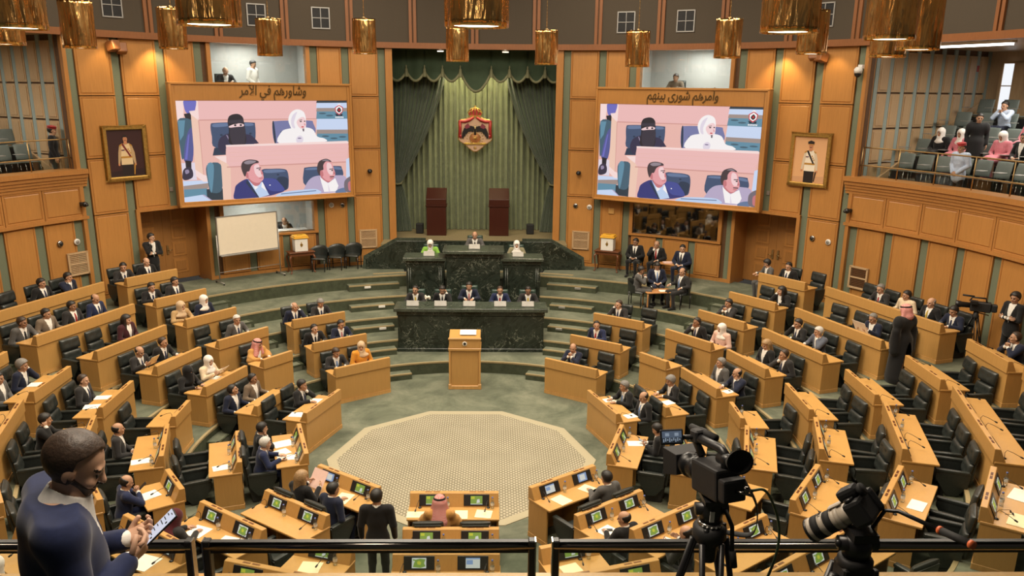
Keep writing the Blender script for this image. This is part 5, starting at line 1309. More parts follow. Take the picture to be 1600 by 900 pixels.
for k, (a, z, nm) in enumerate(LAMPS):
    l = P(a, 7.6, z); t = thing('pendant_lamp', 'hammered gold cylinder pendant lamp, '+nm, 'lamp', l, rad(37*k), 'gold pendant lamps')
    for n_, me in (('lamp_shade', LS), ('top_plate', LT), ('diffuser', LD), ('reflector_ring', LR), ('chain', LC)): link(n_, me, t)
    area_light('pendant_light', (l[0], l[1], l[2]-.005), .38, 58, (1, .82, .56), spread=130)

# ------------------------------------------------------------ video walls
def px_mat(n, c, e=1.): return emit('picture_'+n, srgb(*c), e, (.01, .01, .01))
PX = {k: px_mat(k, c, 1.0) for k, c in dict(pink=(240, 188, 178), pink2=(216, 158, 150), pink3=(243, 192, 190), peach=(246, 206, 186), white=(255, 250, 250), wpink=(255, 226, 222), shade=(232, 222, 236), lilac=(188, 174, 204), lilac2=(150, 138, 168), skin=(236, 164, 168), skin2=(204, 122, 128), skinl=(250, 214, 216), hair=(70, 58, 64), hairl=(150, 138, 148), grey=(120, 110, 120), black=(36, 34, 44), veil=(56, 52, 66), robe=(52, 50, 78), chair=(66, 84, 116), chairl=(104, 124, 160), chaird=(42, 58, 82), chairv=(122, 126, 172), navy=(52, 58, 122), navyl=(70, 80, 152), blue=(196, 216, 246), teal=(100, 146, 170), teal2=(70, 100, 118), teald=(44, 60, 72), tan=(164, 146, 140), step=(206, 222, 250), red=(206, 40, 50), shoe=(52, 48, 70), leg=(112, 112, 196), legd=(86, 92, 152)).items()}
PXN = list(PX)
def picture_mesh(w, h):
    b = MB(); z = [0.]
    src = np.array([(40, 55), (1262, 62), (1285, 705), (97, 780)], float); dst = np.array([(0, 0), (1, 0), (1, 1), (0, 1)], float); A_ = []
    for (x, y), (u, v) in zip(src, dst): A_ += [[x, y, 1, 0, 0, 0, -u*x, -u*y, u], [0, 0, 0, x, y, 1, -v*x, -v*y, v]]
    A_ = np.array(A_); Hm = np.append(np.linalg.solve(A_[:, :8], A_[:, 8]), 1).reshape(3, 3)
    def uv(x, y): q = Hm @ np.array([x, y, 1]); return min(1, max(0, q[0]/q[2])), min(1, max(0, q[1]/q[2]))
    def put(p, m): z[0] += .00022; b.add([((u-.5)*w, -z[0], (.5-v)*h) for u, v in p], [tuple(range(len(p)))[::-1]], PXN.index(m))
    def poly(m, *c): put([uv(c[i], c[i+1]) for i in range(0, len(c), 2)], m)
    def round_(m, *c):
        p = [Vector((c[i], c[i+1], 0)) for i in range(0, len(c), 2)]; n = len(p); out = []
        for i in range(n):
            a, b_, c_, d = p[i-1], p[i], p[(i+1) % n], p[(i+2) % n]
            for k in range(4): u = k/4; q = .5*((2*b_)+(c_-a)*u+(2*a-5*b_+4*c_-d)*u*u+(3*b_-a-3*c_+d)*u**3); out.append(uv(q.x, q.y))
        put(out, m)
    def el(m, cx, cy, rx, ry): put([uv(cx+rx*cos(2*pi*i/14), cy+ry*sin(2*pi*i/14)) for i in range(14)], m)
    put([(0, 0), (1, 0), (1, 1), (0, 1)], 'pink')
    poly('pink3', 205, 50, 1050, 55, 1050, 185, 212, 192); poly('pink2', 212, 190, 1050, 184, 1050, 190, 212, 198); poly('wpink', 186, 50, 205, 50, 212, 192, 190, 160)
    # leg, shoe and carpet at the edge
    poly('wpink', 30, 50, 105, 50, 100, 190, 50, 190); round_('leg', 105, 45, 190, 45, 182, 128, 150, 152, 115, 130); poly('black', 104, 150, 156, 140, 156, 192, 118, 190); round_('teal2', 58, 196, 155, 192, 162, 262, 96, 470, 74, 400); poly('teal', 58, 196, 112, 194, 100, 300, 74, 340)
    poly('shade', 80, 500, 180, 495, 190, 620, 88, 620); round_('legd', 126, 290, 166, 262, 162, 482, 98, 476); poly('leg', 132, 300, 142, 290, 124, 474, 106, 474); poly('black', 108, 480, 152, 485, 152, 540, 112, 532); round_('shoe', 96, 545, 140, 528, 162, 560, 158, 602, 110, 622, 86, 606); round_('lilac2', 106, 552, 128, 546, 136, 566, 112, 578)
    poly('step', 88, 628, 272, 622, 272, 660, 92, 664); poly('tan', 92, 664, 272, 642, 272, 680, 94, 692); poly('teal', 94, 690, 262, 680, 262, 745, 97, 748); poly('teald', 258, 686, 384, 680, 384, 765, 262, 765); poly('step', 97, 746, 226, 726, 300, 768, 98, 790); poly('lilac', 226, 726, 240, 725, 300, 768, 290, 770)
    poly('peach', 154, 150, 206, 194, 236, 582, 180, 546); poly('wpink', 180, 546, 236, 582, 264, 590, 266, 632, 236, 632, 184, 592); poly('wpink', 142, 130, 192, 124, 206, 194, 152, 152); poly('pink2', 206, 194, 212, 196, 240, 582, 236, 582)
    round_('teal2', 262, 516, 364, 510, 368, 690, 292, 708, 270, 640); round_('teal', 264, 518, 312, 513, 300, 690, 284, 690)
    # carpeted steps on the right
    for y0, y1, m in ((50, 76, 'teald'), (76, 112, 'step'), (112, 136, 'tan'), (136, 188, 'teal'), (188, 264, 'step'), (264, 292, 'tan'), (292, 350, 'teal')): poly(m, 1050, y0, 1275, y0, 1275, y1, 1046, y1)
    for x, y in ((1090, 150), (1140, 165), (1200, 155), (1110, 310), (1170, 325), (1230, 315)): el('teal2', x, y, 26, 6)
    # far chairs and women
    round_('chair', 294, 228, 322, 214, 450, 210, 590, 212, 612, 228, 610, 340, 560, 392, 330, 392, 302, 310); round_('chairl', 306, 228, 330, 218, 420, 216, 420, 236, 320, 244); round_('chairl', 540, 216, 590, 217, 600, 232, 545, 236); el('chaird', 370, 300, 10, 7); el('chaird', 578, 290, 10, 7); poly('chaird', 318, 392, 400, 385, 400, 440, 306, 446)
    round_('robe', 344, 380, 360, 322, 404, 294, 440, 290, 560, 296, 590, 308, 626, 346, 618, 362, 420, 366, 400, 420, 372, 430); poly('lilac2', 404, 300, 410, 298, 436, 340, 430, 352); round_('black', 416, 210, 424, 172, 450, 155, 490, 151, 520, 168, 532, 206, 542, 362, 430, 364, 424, 262); round_('veil', 436, 250, 534, 240, 540, 340, 524, 364, 450, 364); poly('veil', 420, 196, 530, 190, 530, 212, 420, 218)
    round_('skinl', 426, 238, 478, 219, 526, 222, 528, 238, 478, 243, 434, 248); el('black', 470, 231, 9, 7); el('black', 510, 230, 9, 7); poly('hair', 456, 221, 486, 217, 486, 221, 456, 225)
    round_('chairv', 734, 218, 760, 203, 860, 199, 1000, 200, 1024, 218, 1026, 300, 800, 352, 746, 346); round_('chaird', 734, 222, 746, 212, 760, 346, 746, 346); el('chair', 800, 280, 9, 7)
    round_('white', 788, 362, 796, 282, 850, 256, 960, 248, 1020, 262, 1052, 312, 1102, 326, 1096, 350); round_('white', 848, 192, 862, 150, 890, 126, 922, 121, 956, 138, 970, 172, 972, 214, 964, 256, 880, 260, 858, 232); round_('shade', 866, 205, 880, 160, 910, 138, 900, 170, 888, 214, 896, 252, 876, 246)
    round_('skinl', 906, 214, 920, 188, 950, 174, 968, 190, 974, 230, 956, 258, 926, 250); poly('hair', 924, 196, 946, 192, 946, 196, 924, 200); el('black', 936, 206, 8, 4); el('black', 963, 204, 6, 4); poly('skin', 958, 214, 972, 230, 960, 234); el('red', 948, 244, 10, 4); poly('grey', 946, 256, 960, 256, 960, 276, 950, 276); round_('shade', 904, 322, 930, 304, 952, 322, 944, 354, 908, 354); el('lilac2', 926, 324, 14, 5)
    # near desk
    poly('pink3', 402, 374, 1265, 346, 1276, 382, 1252, 492, 406, 528); poly('wpink', 400, 371, 1262, 343, 1275, 352, 1272, 360, 402, 384); poly('wpink', 318, 452, 402, 446, 404, 500, 352, 474); poly('peach', 350, 472, 406, 502, 432, 530, 436, 775, 378, 778, 366, 522); poly('pink', 432, 530, 1252, 492, 1252, 720, 436, 770); poly('pink2', 406, 524, 1252, 488, 1252, 496, 406, 532)
    for y in (410, 440, 470): poly('pink', 420, y+14, 1250, y-14, 1250, y-12, 420, y+17)
    poly('step', 1254, 472, 1284, 462, 1285, 600, 1254, 604)
    # two men in the front row
    round_('chair', 622, 590, 660, 545, 720, 540, 800, 540, 838, 558, 846, 640, 826, 692, 700, 694); round_('chairl', 670, 552, 720, 545, 796, 546, 820, 560, 690, 570); round_('chaird', 770, 600, 842, 610, 826, 690, 760, 670); el('chaird', 770, 582, 9, 6)
    round_('navy', 460, 690, 478, 650, 545, 612, 590, 630, 650, 620, 740, 608, 782, 640, 818, 692, 760, 718, 690, 735, 470, 765); round_('navyl', 660, 616, 740, 610, 782, 642, 815, 690, 770, 700, 706, 690); poly('chaird', 548, 618, 640, 748, 626, 750, 540, 640); poly('blue', 552, 612, 600, 662, 656, 632, 706, 726, 636, 748); poly('white', 590, 655, 606, 690, 630, 668); poly('white', 656, 630, 668, 650, 690, 700, 650, 670); el('white', 712, 656, 5, 4)
    round_('skin2', 548, 580, 590, 560, 640, 620, 640, 650, 604, 662, 566, 622); round_('skin', 540, 572, 556, 520, 592, 494, 632, 500, 650, 545, 668, 598, 656, 626, 622, 640, 580, 624); round_('skinl', 600, 520, 632, 508, 644, 560, 656, 590, 632, 600, 606, 570); round_('skin2', 534, 572, 554, 566, 560, 600, 546, 606)
    round_('hair', 508, 520, 522, 488, 566, 474, 620, 480, 634, 496, 602, 504, 578, 524, 566, 556, 548, 562, 534, 596, 514, 556); round_('hairl', 528, 496, 560, 480, 612, 484, 600, 498, 552, 508); poly('hair', 616, 534, 650, 530, 650, 536, 616, 540); el('black', 638, 546, 7, 4); poly('skin2', 654, 548, 666, 578, 650, 580); poly('skin2', 634, 606, 662, 602, 662, 608, 636, 612)
    round_('chair', 954, 548, 974, 530, 1050, 524, 1200, 520, 1222, 534, 1230, 590, 1160, 640, 966, 660); round_('chairl', 966, 548, 980, 536, 1046, 532, 1046, 546); round_('chairl', 1168, 526, 1210, 530, 1222, 546, 1170, 542)
    round_('lilac', 964, 664, 1000, 610, 1060, 588, 1180, 586, 1242, 592, 1262, 650, 1200, 705, 966, 715); poly('lilac2', 1056, 592, 1096, 640, 1104, 700, 1092, 702, 1080, 640); poly('white', 1066, 598, 1124, 642, 1176, 606, 1198, 660, 1184, 700, 1096, 704); poly('shade', 1124, 642, 1140, 700, 1128, 700)
    round_('skin2', 1072, 580, 1100, 570, 1160, 600, 1130, 636, 1086, 614); round_('skin', 1068, 562, 1084, 512, 1112, 486, 1150, 498, 1166, 540, 1176, 576, 1164, 606, 1130, 628, 1092, 606); round_('skin2', 1066, 560, 1086, 556, 1092, 588, 1074, 596); round_('skinl', 1118, 500, 1146, 506, 1158, 550, 1166, 574, 1140, 584, 1118, 550)
    round_('hair', 1048, 530, 1062, 488, 1108, 469, 1140, 480, 1148, 492, 1112, 488, 1092, 514, 1092, 546, 1070, 556, 1068, 590, 1052, 566); round_('hairl', 1082, 484, 1110, 474, 1136, 484, 1106, 484); poly('hair', 1134, 540, 1162, 538, 1162, 544, 1134, 546); el('black', 1154, 552, 7, 4); poly('skin2', 1162, 552, 1178, 576, 1160, 580); poly('hair', 1136, 594, 1168, 592, 1168, 599, 1138, 600); el('skin2', 1150, 608, 14, 4)
    poly('wpink', 436, 762, 1285, 700, 1290, 720, 436, 785); round_('blue', 764, 724, 830, 702, 1000, 684, 1056, 690, 1056, 716, 780, 740); poly('chairl', 790, 716, 1040, 692, 1040, 698, 790, 722); round_('chairl', 1178, 698, 1210, 680, 1246, 676, 1250, 712, 1186, 716); round_('grey', 1238, 640, 1256, 610, 1290, 600, 1290, 705, 1246, 696); round_('skin2', 1266, 640, 1290, 630, 1290, 690, 1270, 690)
    # broadcaster's emblem in the corner
    poly('red', 1176, 108, 1206, 90, 1234, 108, 1230, 142, 1206, 162, 1180, 142); poly('white', 1182, 112, 1206, 96, 1228, 112, 1226, 138, 1206, 154, 1184, 138); round_('black', 1190, 128, 1206, 108, 1220, 128, 1206, 144); el('red', 1206, 126, 6, 8); poly('white', 1190, 92, 1206, 80, 1222, 92); poly('black', 1182, 152, 1206, 164, 1230, 152, 1228, 168, 1184, 168)
    for i in range(6): poly('white', 1178+10*i, 172+2*(i % 2), 1186+10*i, 172, 1185+10*i, 184, 1180+10*i, 182)
    return b.mesh('picture', [PX[k] for k in PXN], recalc=False)
def wall_text(codes, height, name):
    c = bpy.data.curves.new(name, 'FONT'); c.body = ''.join(map(chr, codes))[::-1]; c.extrude = .012; c.offset = .005; c.align_x = 'CENTER'; c.size = height; c.shear = .12
    o = bpy.data.objects.new(name, c); COL.objects.link(o); bpy.context.view_layer.update()
    me = bpy.data.meshes.new_from_object(o.evaluated_get(bpy.context.evaluated_depsgraph_get())); bpy.data.objects.remove(o); me.materials.clear(); me.materials.append(M['gold_text']); return me
TXT = {1: [0xFEED, 0xFE83, 0xFEE3, 0xFEAE, 0xFEEB, 0xFEE2, 32, 0xFEB7, 0xFEEE, 0xFEAD, 0xFEEF, 32, 0xFE91, 0xFEF4, 0xFEE8, 0xFEEC, 0xFEE2],
       -1: [0xFEED, 0xFEB7, 0xFE8E, 0xFEED, 0xFEAD, 0xFEEB, 0xFEE2, 32, 0xFED3, 0xFEF2, 32, 0xFE8D, 0xFEF7, 0xFEE3, 0xFEAE]}
PW = 2*12.08*sin(rad(12.43)); PICT = picture_mesh(PW, 2.89)
for s in (-1, 1):
    side = 'left' if s < 0 else 'right'; am = s*32.15; rr = 12.08*cos(rad(13)); c = P(am, rr)
    t = thing('video_wall', 'huge wood framed video screen, %s of the stage' % side, 'screen', (c[0], c[1], 0), -rad(am), 'video screens')
    # local -y faces the hall
    hw = 12.08*sin(rad(13.0)); b = MB(); pw = PW/2
    for x0, x1, z0, z1 in ((-hw, -pw, 4.07, 7.56), (pw, hw, 4.07, 7.56), (-pw, pw, 4.07, 4.19), (-pw, pw, 7.08, 7.56)): b.box(x0, x1, -.06, .30, z0, z1)
    for x0, x1, z0, z1 in ((-hw-.03, hw+.03, 7.53, 7.60), (-hw-.03, hw+.03, 4.03, 4.09), (-hw-.03, -hw+.04, 4.05, 7.58), (hw-.04, hw+.03, 4.05, 7.58)): b.box(x0, x1, -.10, .30, z0, z1)
    b.obj('screen_frame', ['wall_oak'], t, bevel=.012)
    dsp = MB().box(-pw, pw, -.02, .2, 4.18, 7.09).obj('display', ['black'], t)
    link('picture', PICT, dsp, (0, -.024, 5.635))
    q = link('calligraphy', wall_text(TXT[s], .34, 'calligraphy'), t, (.25 if s < 0 else .12, -.065, 7.25)); q.rotation_euler = (pi/2, 0, 0); q.scale = (.86, 1.15, 1)
# ------------------------------------------------------------ officer portraits
def portrait(a, label, dark):
    t = thing('portrait', label, 'painting', P(a, RW-.04), -rad(a)); t.location.z = 4.93; w, h = 1.22, 1.47
    b = MB()
    for x0, x1, z0, z1 in ((-w/2, -w/2+.10, 0, h), (w/2-.10, w/2, 0, h), (-w/2, w/2, 0, .10), (-w/2, w/2, h-.10, h)): b.box(x0, x1, -.07, .02, z0, z1); 
    b.obj('frame', ['gilt'], t, bevel=.03, seg=2)
    cols = dict(bg=srgb(52, 24, 26) if dark else srgb(214, 164, 118), bg2=srgb(36, 16, 20) if dark else srgb(196, 150, 112), coat=srgb(214, 190, 150) if dark else srgb(232, 222, 205), shade=srgb(178, 150, 112) if dark else srgb(205, 190, 168), skin=srgb(188, 128, 92), dark=srgb(28, 20, 22), gold=srgb(176, 128, 48), red=srgb(110, 30, 34), hair=srgb(24, 18, 18), blue=srgb(70, 84, 112))
    ms = []; names = list(cols)
    for k in names: m, nt, bs = new_mat('paint_'+k); bs.inputs['Base Color'].default_value = (*cols[k], 1); bs.inputs['Roughness'].default_value = .5; ms.append(m)
    q = MB(); z = [0.]
    def poly(p, m): z[0] += .0006; q.add([(x, -.012-z[0], y) for x, y in p], [tuple(range(len(p)))], names.index(m))
    def el(cx, cy, rx, ry, m, n=20): poly([(cx+rx*cos(2*pi*i/n), cy+ry*sin(2*pi*i/n)) for i in range(n)], m)
    poly([(-.52, .09), (.52, .09), (.52, 1.39), (-.52, 1.39)], 'bg'); poly([(-.52, .09), (.52, .09), (.52, .30), (-.52, .24)], 'bg2')
    o = 0 if dark else .02
    poly([(-.15, .10), (.16, .10), (.17, .46), (-.15, .46)], 'dark')                                  # trousers
    poly([(-.16, .42), (.18, .42), (.17, .66), (.20, .92), (.12, 1.00), (-.10, 1.00), (-.18, .92), (-.15, .66)], 'coat')  # tunic
    poly([(-.18, .93), (-.11, .98), (-.14, .70), (-.20, .44), (-.25, .46), (-.22, .75)], 'shade'); poly([(.19, .93), (.12, .98), (.15, .68), (.22, .42), (.27, .44), (.25, .75)], 'shade')
    el(-.225, .43, .03, .035, 'skin', 10); el(.245, .42, .03, .035, 'skin', 10)
    poly([(-.155, .60), (.17, .60), (.17, .65), (-.155, .65)], 'gold'); poly([(-.12, .99), (-.06, 1.0), (.15, .64), (.10, .63)], 'red' if dark else 'dark'); poly([(-.18, .95), (-.10, 1.0), (-.10, .96), (-.17, .91)], 'gold'); poly([(.19, .95), (.11, 1.0), (.11, .96), (.18, .91)], 'gold')
    for i in range(3): el(.07+.03*i, .84-.05*i, .022, .022, 'gold', 8); el(-.05-.03*i, .82, .018, .02, 'blue' if i % 2 else 'red', 8)
    poly([(.20, .42), (.24, .40), (.20, .14), (.17, .14)], 'gold' if dark else 'dark')
    poly([(-.045, .98), (.055, .98), (.05, 1.06), (-.04, 1.06)], 'skin'); el(.005, 1.12, .062, .085, 'skin')
    if dark: poly([(-.06, 1.13), (-.06, 1.19), (-.02, 1.225), (.04, 1.225), (.07, 1.18), (.068, 1.13), (.05, 1.17), (-.04, 1.17)], 'hair')
    else: poly([(-.085, 1.17), (-.10, 1.24), (0, 1.28), (.11, 1.24), (.09, 1.17)], 'dark'); poly([(-.075, 1.16), (.09, 1.16), (.085, 1.18), (-.07, 1.18)], 'gold')
    poly([(-.03, 1.078), (.04, 1.078), (.035, 1.092), (-.025, 1.092)], 'hair'); el(-.02, 1.13, .010, .006, 'hair', 8); el(.03, 1.13, .010, .006, 'hair', 8)
    q.obj('canvas', ms, t, recalc=False)
portrait(-51.3, 'gilt framed dark portrait of a moustached officer in pale dress uniform', True)
portrait(51.3, 'gilt framed light portrait of a capped officer in white dress uniform', False)

# ------------------------------------------------------------ coat of arms on the curtain
M['copper'] = mat('copper_enamel', (.42, .15, .05), .5); M['pale_gold'] = mat('pale_gold', (.56, .42, .20), .5); M['ribbon'] = mat('yellow_ribbon', (.62, .40, .06), .5); M['field'] = mat('peach_enamel', (.58, .38, .24), .5, var=.04); M['wine_red'] = mat('wine_enamel', (.20, .03, .05), .5)
t = thing('coat_of_arms', 'carved coat of arms with red mantle and crown hung on the curtain', 'emblem', (-.02, 13.72, 5.33))
def sym(p): return p+[(-x, z) for x, z in p[::-1] if abs(x) > 1e-6]
plate = [(0, .0), (.07, .01), (.20, .10), (.36, .24), (.54, .36), (.60, .42), (.61, .56), (.585, .75), (.60, 1.0), (.575, 1.05), (.50, 1.12), (.34, 1.15), (.15, 1.24), (0, 1.27)]
MB().prism_y(sym(plate), 0, .06).obj('gold_edge', ['gilt'], t, bevel=.008)
MB().prism_y(sym([(x*.955, .03+z*.955) for x, z in plate]), -.03, .02).obj('shield_field', ['field'], t, bevel=.006)
q = MB()
for s in (-1, 1):
    q.tube([(s*.05, -.04, 1.20), (s*.20, -.045, 1.10), (s*.36, -.045, 1.05), (s*.50, -.045, 1.06), (s*.56, -.04, 1.03)], [.045, .055, .055, .05, .055], 8); q.tube([(s*.53, -.04, 1.06), (s*.52, -.045, .85), (s*.53, -.045, .66), (s*.55, -.04, .56)], [.055, .05, .055, .04], 8)
    q.tube([(s*.52, -.045, .60), (s*.50, -.045, .48)], [.05, .03], 6); q.tube([(s*.56, -.045, .60), (s*.565, -.045, .50)], [.03, .02], 6)
q.obj('red_mantle', ['red'], t)
q = MB()
for s in (-1, 1):
    p = [(s*.03, .88), (s*.12, .91), (s*.26, .91), (s*.39, .82), (s*.455, .66), (s*.46, .50), (s*.41, .46), (s*.385, .56), (s*.35, .54), (s*.33, .63), (s*.29, .62), (s*.25, .70), (s*.17, .72), (s*.06, .70)]
    q.prism_y(p if s > 0 else p[::-1], -.075, -.03)
q.tube([(0, -.06, .60), (0, -.06, .92)], .04, 8); q.obj('black_eagle_wings', ['black'], t, bevel=.006)
q = MB()
for s in (-1, 1): p = [(s*.17, .86), (s*.24, 1.0), (s*.37, .90), (s*.32, .80)]; q.prism_y(p if s > 0 else p[::-1], -.09, -.05)
q.obj('red_flag', ['wine_red'], t)
q = MB(); q.lathe([(.19, 0), (.19, .03), (.17, .04)], 28, 0, TR((0, -.03, .49)) @ RX(90)); q.obj('copper_globe', ['copper'], t)
q = MB()
for i in range(8): a = pi*i/8; q.tube([(.165*cos(a), -.073, .49+.165*sin(a)), (-.165*cos(a), -.073, .49-.165*sin(a))], .006, 6)
q.tube([(.185*cos(a), -.072, .49+.185*sin(a)) for a in np.linspace(0, 2*pi, 25)], .012, 6); q.obj('globe_rays', ['gilt'], t)
q = MB()
for s in (-1, 1):
    for i in range(7): a = rad(-50+22*i); x, z = s*(.25*cos(a)+.01), .50+.25*sin(a); q.tube([(x, -.04, z), (x+s*.05*cos(a), -.05, z+.05*sin(a)+.03)], [.022, .006], 6)
q.obj('wheat_wreath', ['pale_gold'], t)
q = MB(); q.ball((0, -.09, .86), (.035, .03, .06), 10); q.obj('eagle_head', ['pale_gold'], t)
q = MB(); q.prism_y(sym([(0, .275), (.30, .27), (.40, .31), (.36, .335), (.10, .325), (0, .335)]), -.075, -.03); q.obj('yellow_ribbon', ['ribbon'], t, bevel=.004)
q = MB()
for i in range(9): q.box(-.24+.055*i, -.215+.055*i, -.078, -.074, .29, .315)
q.obj('ribbon_lettering', ['table_wood'], t)
q = MB()
for i in range(7): a = 2*pi*i/7; q.tube([(0, -.04, .15), (.055*sin(a), -.045, .15+.055*cos(a))], [.02, .006], 6)
q.obj('star_pendant', ['gilt'], t)
q = MB(); q.prism_y(sym([(0, 1.19), (.18, 1.19), (.21, 1.27), (0, 1.26)]), -.06, .05)
for x0, x1, h in ((-.20, -.25, .16), (-.10, -.12, .24), (0, 0, .27), (.10, .12, .24), (.20, .25, .16)): q.tube([(x0, -.03, 1.25), (x1, -.045, 1.25+h*.62), (x1*.55, -.03, 1.25+h)], .020, 6)
q.tube([(-.25, -.03, 1.36), (-.16, -.03, 1.47), (0, -.03, 1.53), (.16, -.03, 1.47), (.25, -.03, 1.36)], .022, 6); q.ball((0, -.02, 1.57), .032, 10); q.obj('crown', ['gilt'], t)
MB().prism_y(sym([(0, 1.24), (.19, 1.25), (.235, 1.36), (.15, 1.455), (0, 1.51)]), -.03, .03).obj('crown_lining', ['red'], t)

# ------------------------------------------------------------ lectern, stage stands, laptops, small rostrum things
t = thing('lectern', 'tall oak lectern with small round crest, standing before the marble rostrum', 'lectern', (-.08, 4.22, 0))
MB().box(-.36, .36, .02, .52, .08, 1.05).obj('body', ['oak'], t, bevel=.008)
q = MB(); q.box(-.40, .40, -.02, .56, 0, .10); 
for s in (-1, 1): q.box(s*.385-.025, s*.385+.025, -.02, .03, .1, 1.08); q.box(s*.385-.04, s*.385+.04, -.03, .05, 0, .14)
q.obj('plinth', ['oak_trim'], t, bevel=.008)
q = MB(); q.box(-.42, .42, -.035, .57, 1.05, 1.12); q.box(-.40, .40, -.01, .55, 1.12, 1.36); q.box(-.42, .42, -.03, .05, 1.34, 1.39); q.obj('top_section', ['oak'], t, bevel=.010)
MB().prism_x([(.02, 1.36), (.55, 1.36), (.55, 1.46), (.05, 1.38)], -.40, .40).obj('reading_board', ['oak_top'], t, bevel=.005)
q = MB(); q.lathe([(.062, 0), (.062, .012), (.05, .018)], 20, 0, TR((0, -.012, 1.24)) @ RX(90)); c = q.obj('crest', ['white_enamel'], t)
q = MB(); q.prism_y([(-.03, 1.22), (0, 1.195), (.03, 1.22), (.035, 1.265), (0, 1.285), (-.035, 1.265)], -.036, -.028); q.ball((0, -.034, 1.24), (.012, .006, .012), 8); q.obj('crest_emblem', ['black'], c)
o = link('paper', MB().box(-.21, .21, -.14, .14, 0, .008).mesh('paper', ['paper']), None, (.0, 4.52, 1.452)); o.rotation_euler = (.19, 0, 0); tag(o, 'open white sheets lying on the oak lectern', 'paper')
for x, nm in ((-1.36, 'left'), (.83, 'right')):
    t = thing('lectern', 'slim dark red wooden reading stand on the stage, %s of the coat of arms' % nm, 'lectern', (x, 12.85, 2.5), 0, 'dark red stage lecterns')
    q = MB(); q.box(-.34, .34, 0, .50, 0, 1.02); q.obj('body', ['red_wood'], t, bevel=.01)
    q = MB(); q.box(-.37, .37, -.03, .53, 1.02, 1.07); q.prism_x([(-.02, 1.07), (.52, 1.07), (.52, 1.62), (-.02, 1.28)], -.35, .35); q.obj('sloped_top', ['red_wood'], t, bevel=.01)
for x, nm in ((-1.98, 'left'), (1.95, 'right')):
    t = thing('stage_speaker', 'small black loudspeaker on the stage floor by the %s curtain' % nm, 'speaker', (x, 13.2, 2.5), 0, 'stage loudspeakers'); MB().box(-.13, .13, 0, .24, 0, .36).obj('cabinet', ['black_matte'], t, bevel=.02); MB().box(-.11, .11, -.012, 0, .03, .33).obj('grille', ['black_rubber'], t)
M['laptop_grey'] = mat('laptop_lid_grey', (.26, .25, .23), .45)
def laptop(loc, rz, label, col='grey_metal'):
    t = thing('laptop', label, 'laptop', loc, rz, 'rostrum laptops'); MB().box(-.17, .17, -.12, .12, 0, .018).obj('keyboard_base', [col], t, bevel=.004)
    q = MB(); Tm = TR((0, -.12, .018)) @ RX(-38); q.box(-.17, .17, -.012, 0, 0, .165, 0, Tm); q.obj('screen_lid', ['laptop_grey'], t, bevel=.004)
    return t
ZR = T+1.28
for x, nm in ((-1.62, 'leftmost man'), (-.84, 'man touching his face'), (-.03, 'man in the middle'), (.84, 'balding man in blue'), (1.62, 'rightmost man')): laptop((x, 6.62, ZR), 0, 'open pale laptop in front of the %s at the front marble desk' % nm)
laptop((-1.34, 9.2, 2.51), 0, 'open pale laptop in front of the woman in lime green'); laptop((.06, 9.1, 2.76), 0, 'open pale laptop in front of the presiding man'); laptop((1.40, 9.2, 2.51), 0, 'open pale laptop in front of the woman in olive')
t = thing('flower_vase', 'small vase of white flowers on the front marble desk', 'vase', (-1.22, 6.66, ZR)); MB().lathe([(.05, 0), (.06, .05), (.035, .12), (.05, .15)], 14).obj('vase', ['glass'], t)
q = MB(); rg = random.Random(2)
for i in range(16): a = rg.uniform(0, 6.28); r = rg.uniform(0, .08); q.ball((r*cos(a), r*sin(a), .19+rg.uniform(0, .07)), .03, 6)
q.obj('flowers', ['white_enamel'], t)

# ------------------------------------------------------------ along the rear wall
def ballot(a, r, side):
    l = P(a, r, ZF)
    t = thing('side_table', 'dark carved side table with curved legs, %s of the rostrum' % side, 'table', l, -rad(a), 'ballot box tables'); MB().box(-.42, .42, -.24, .24, .66, .70).obj('table_top', ['table_wood'], t, bevel=.012)
    MB().box(-.38, .38, -.20, .20, .56, .66).obj('apron', ['table_wood'], t, bevel=.006)
    for x in (-1, 1):
        for y in (-1, 1):
            b_ = [(x*.36, y*.19, .60), (x*.40, y*.22, .50), (x*.38, y*.20, .32), (x*.355, y*.18, .14), (x*.375, y*.20, .03), (x*.40, y*.225, 0)]; MB().tube(b_, [.035, .038, .026, .02, .024, .03], 8).obj('cabriole_leg', ['table_wood'], t)
    t = thing('ballot_box', 'white ballot box with yellow lid on the dark table %s of the rostrum' % side, 'box', (l[0], l[1], ZF+.70), -rad(a), 'ballot boxes')
    MB().prism_z([(-.21, -.17), (.21, -.17), (.21, .17), (-.21, .17)], 0, .42).obj('body', ['white_plastic'], t, bevel=.015)
    q = MB(); q.box(-.245, .245, -.20, .20, .42, .475); q.box(-.22, .22, -.18, .18, .475, .52); q.obj('lid', ['yellow_lid'], t, bevel=.015); MB().box(-.09, .09, -.012, .012, .519, .525).obj('slot', ['black'], t)
    q = MB(); q.prism_y([(-.04, .20), (0, .15), (.04, .20), (.045, .25), (0, .28), (-.045, .25)], -.176, -.17); q.ball((0, -.174, .30), (.02, .006, .018), 8); q.obj('crest', ['gilt'], t)
ballot(-28.0, 11.95, 'left'); ballot(21.9, 11.95, 'right')
for a, r, nm in ((-25.2, 11.85, 'closest to the left ballot table'), (-22.4, 11.9, 'in the middle of the three'), (-19.7, 11.95, 'closest to the marble steps')): side_chair(P(a, r, ZF), pi-rad(a)-.5, 'empty black bucket chair %s along the rear wall' % nm)
t = thing('whiteboard', 'blank whiteboard on a wheeled stand before the left booth', 'whiteboard', P(-36.2, 11.75, ZF), -rad(-36.2)+.12)
MB().box(-.97, .97, -.02, .01, .90, 2.02).obj('writing_surface', ['board'], t)
q = MB()
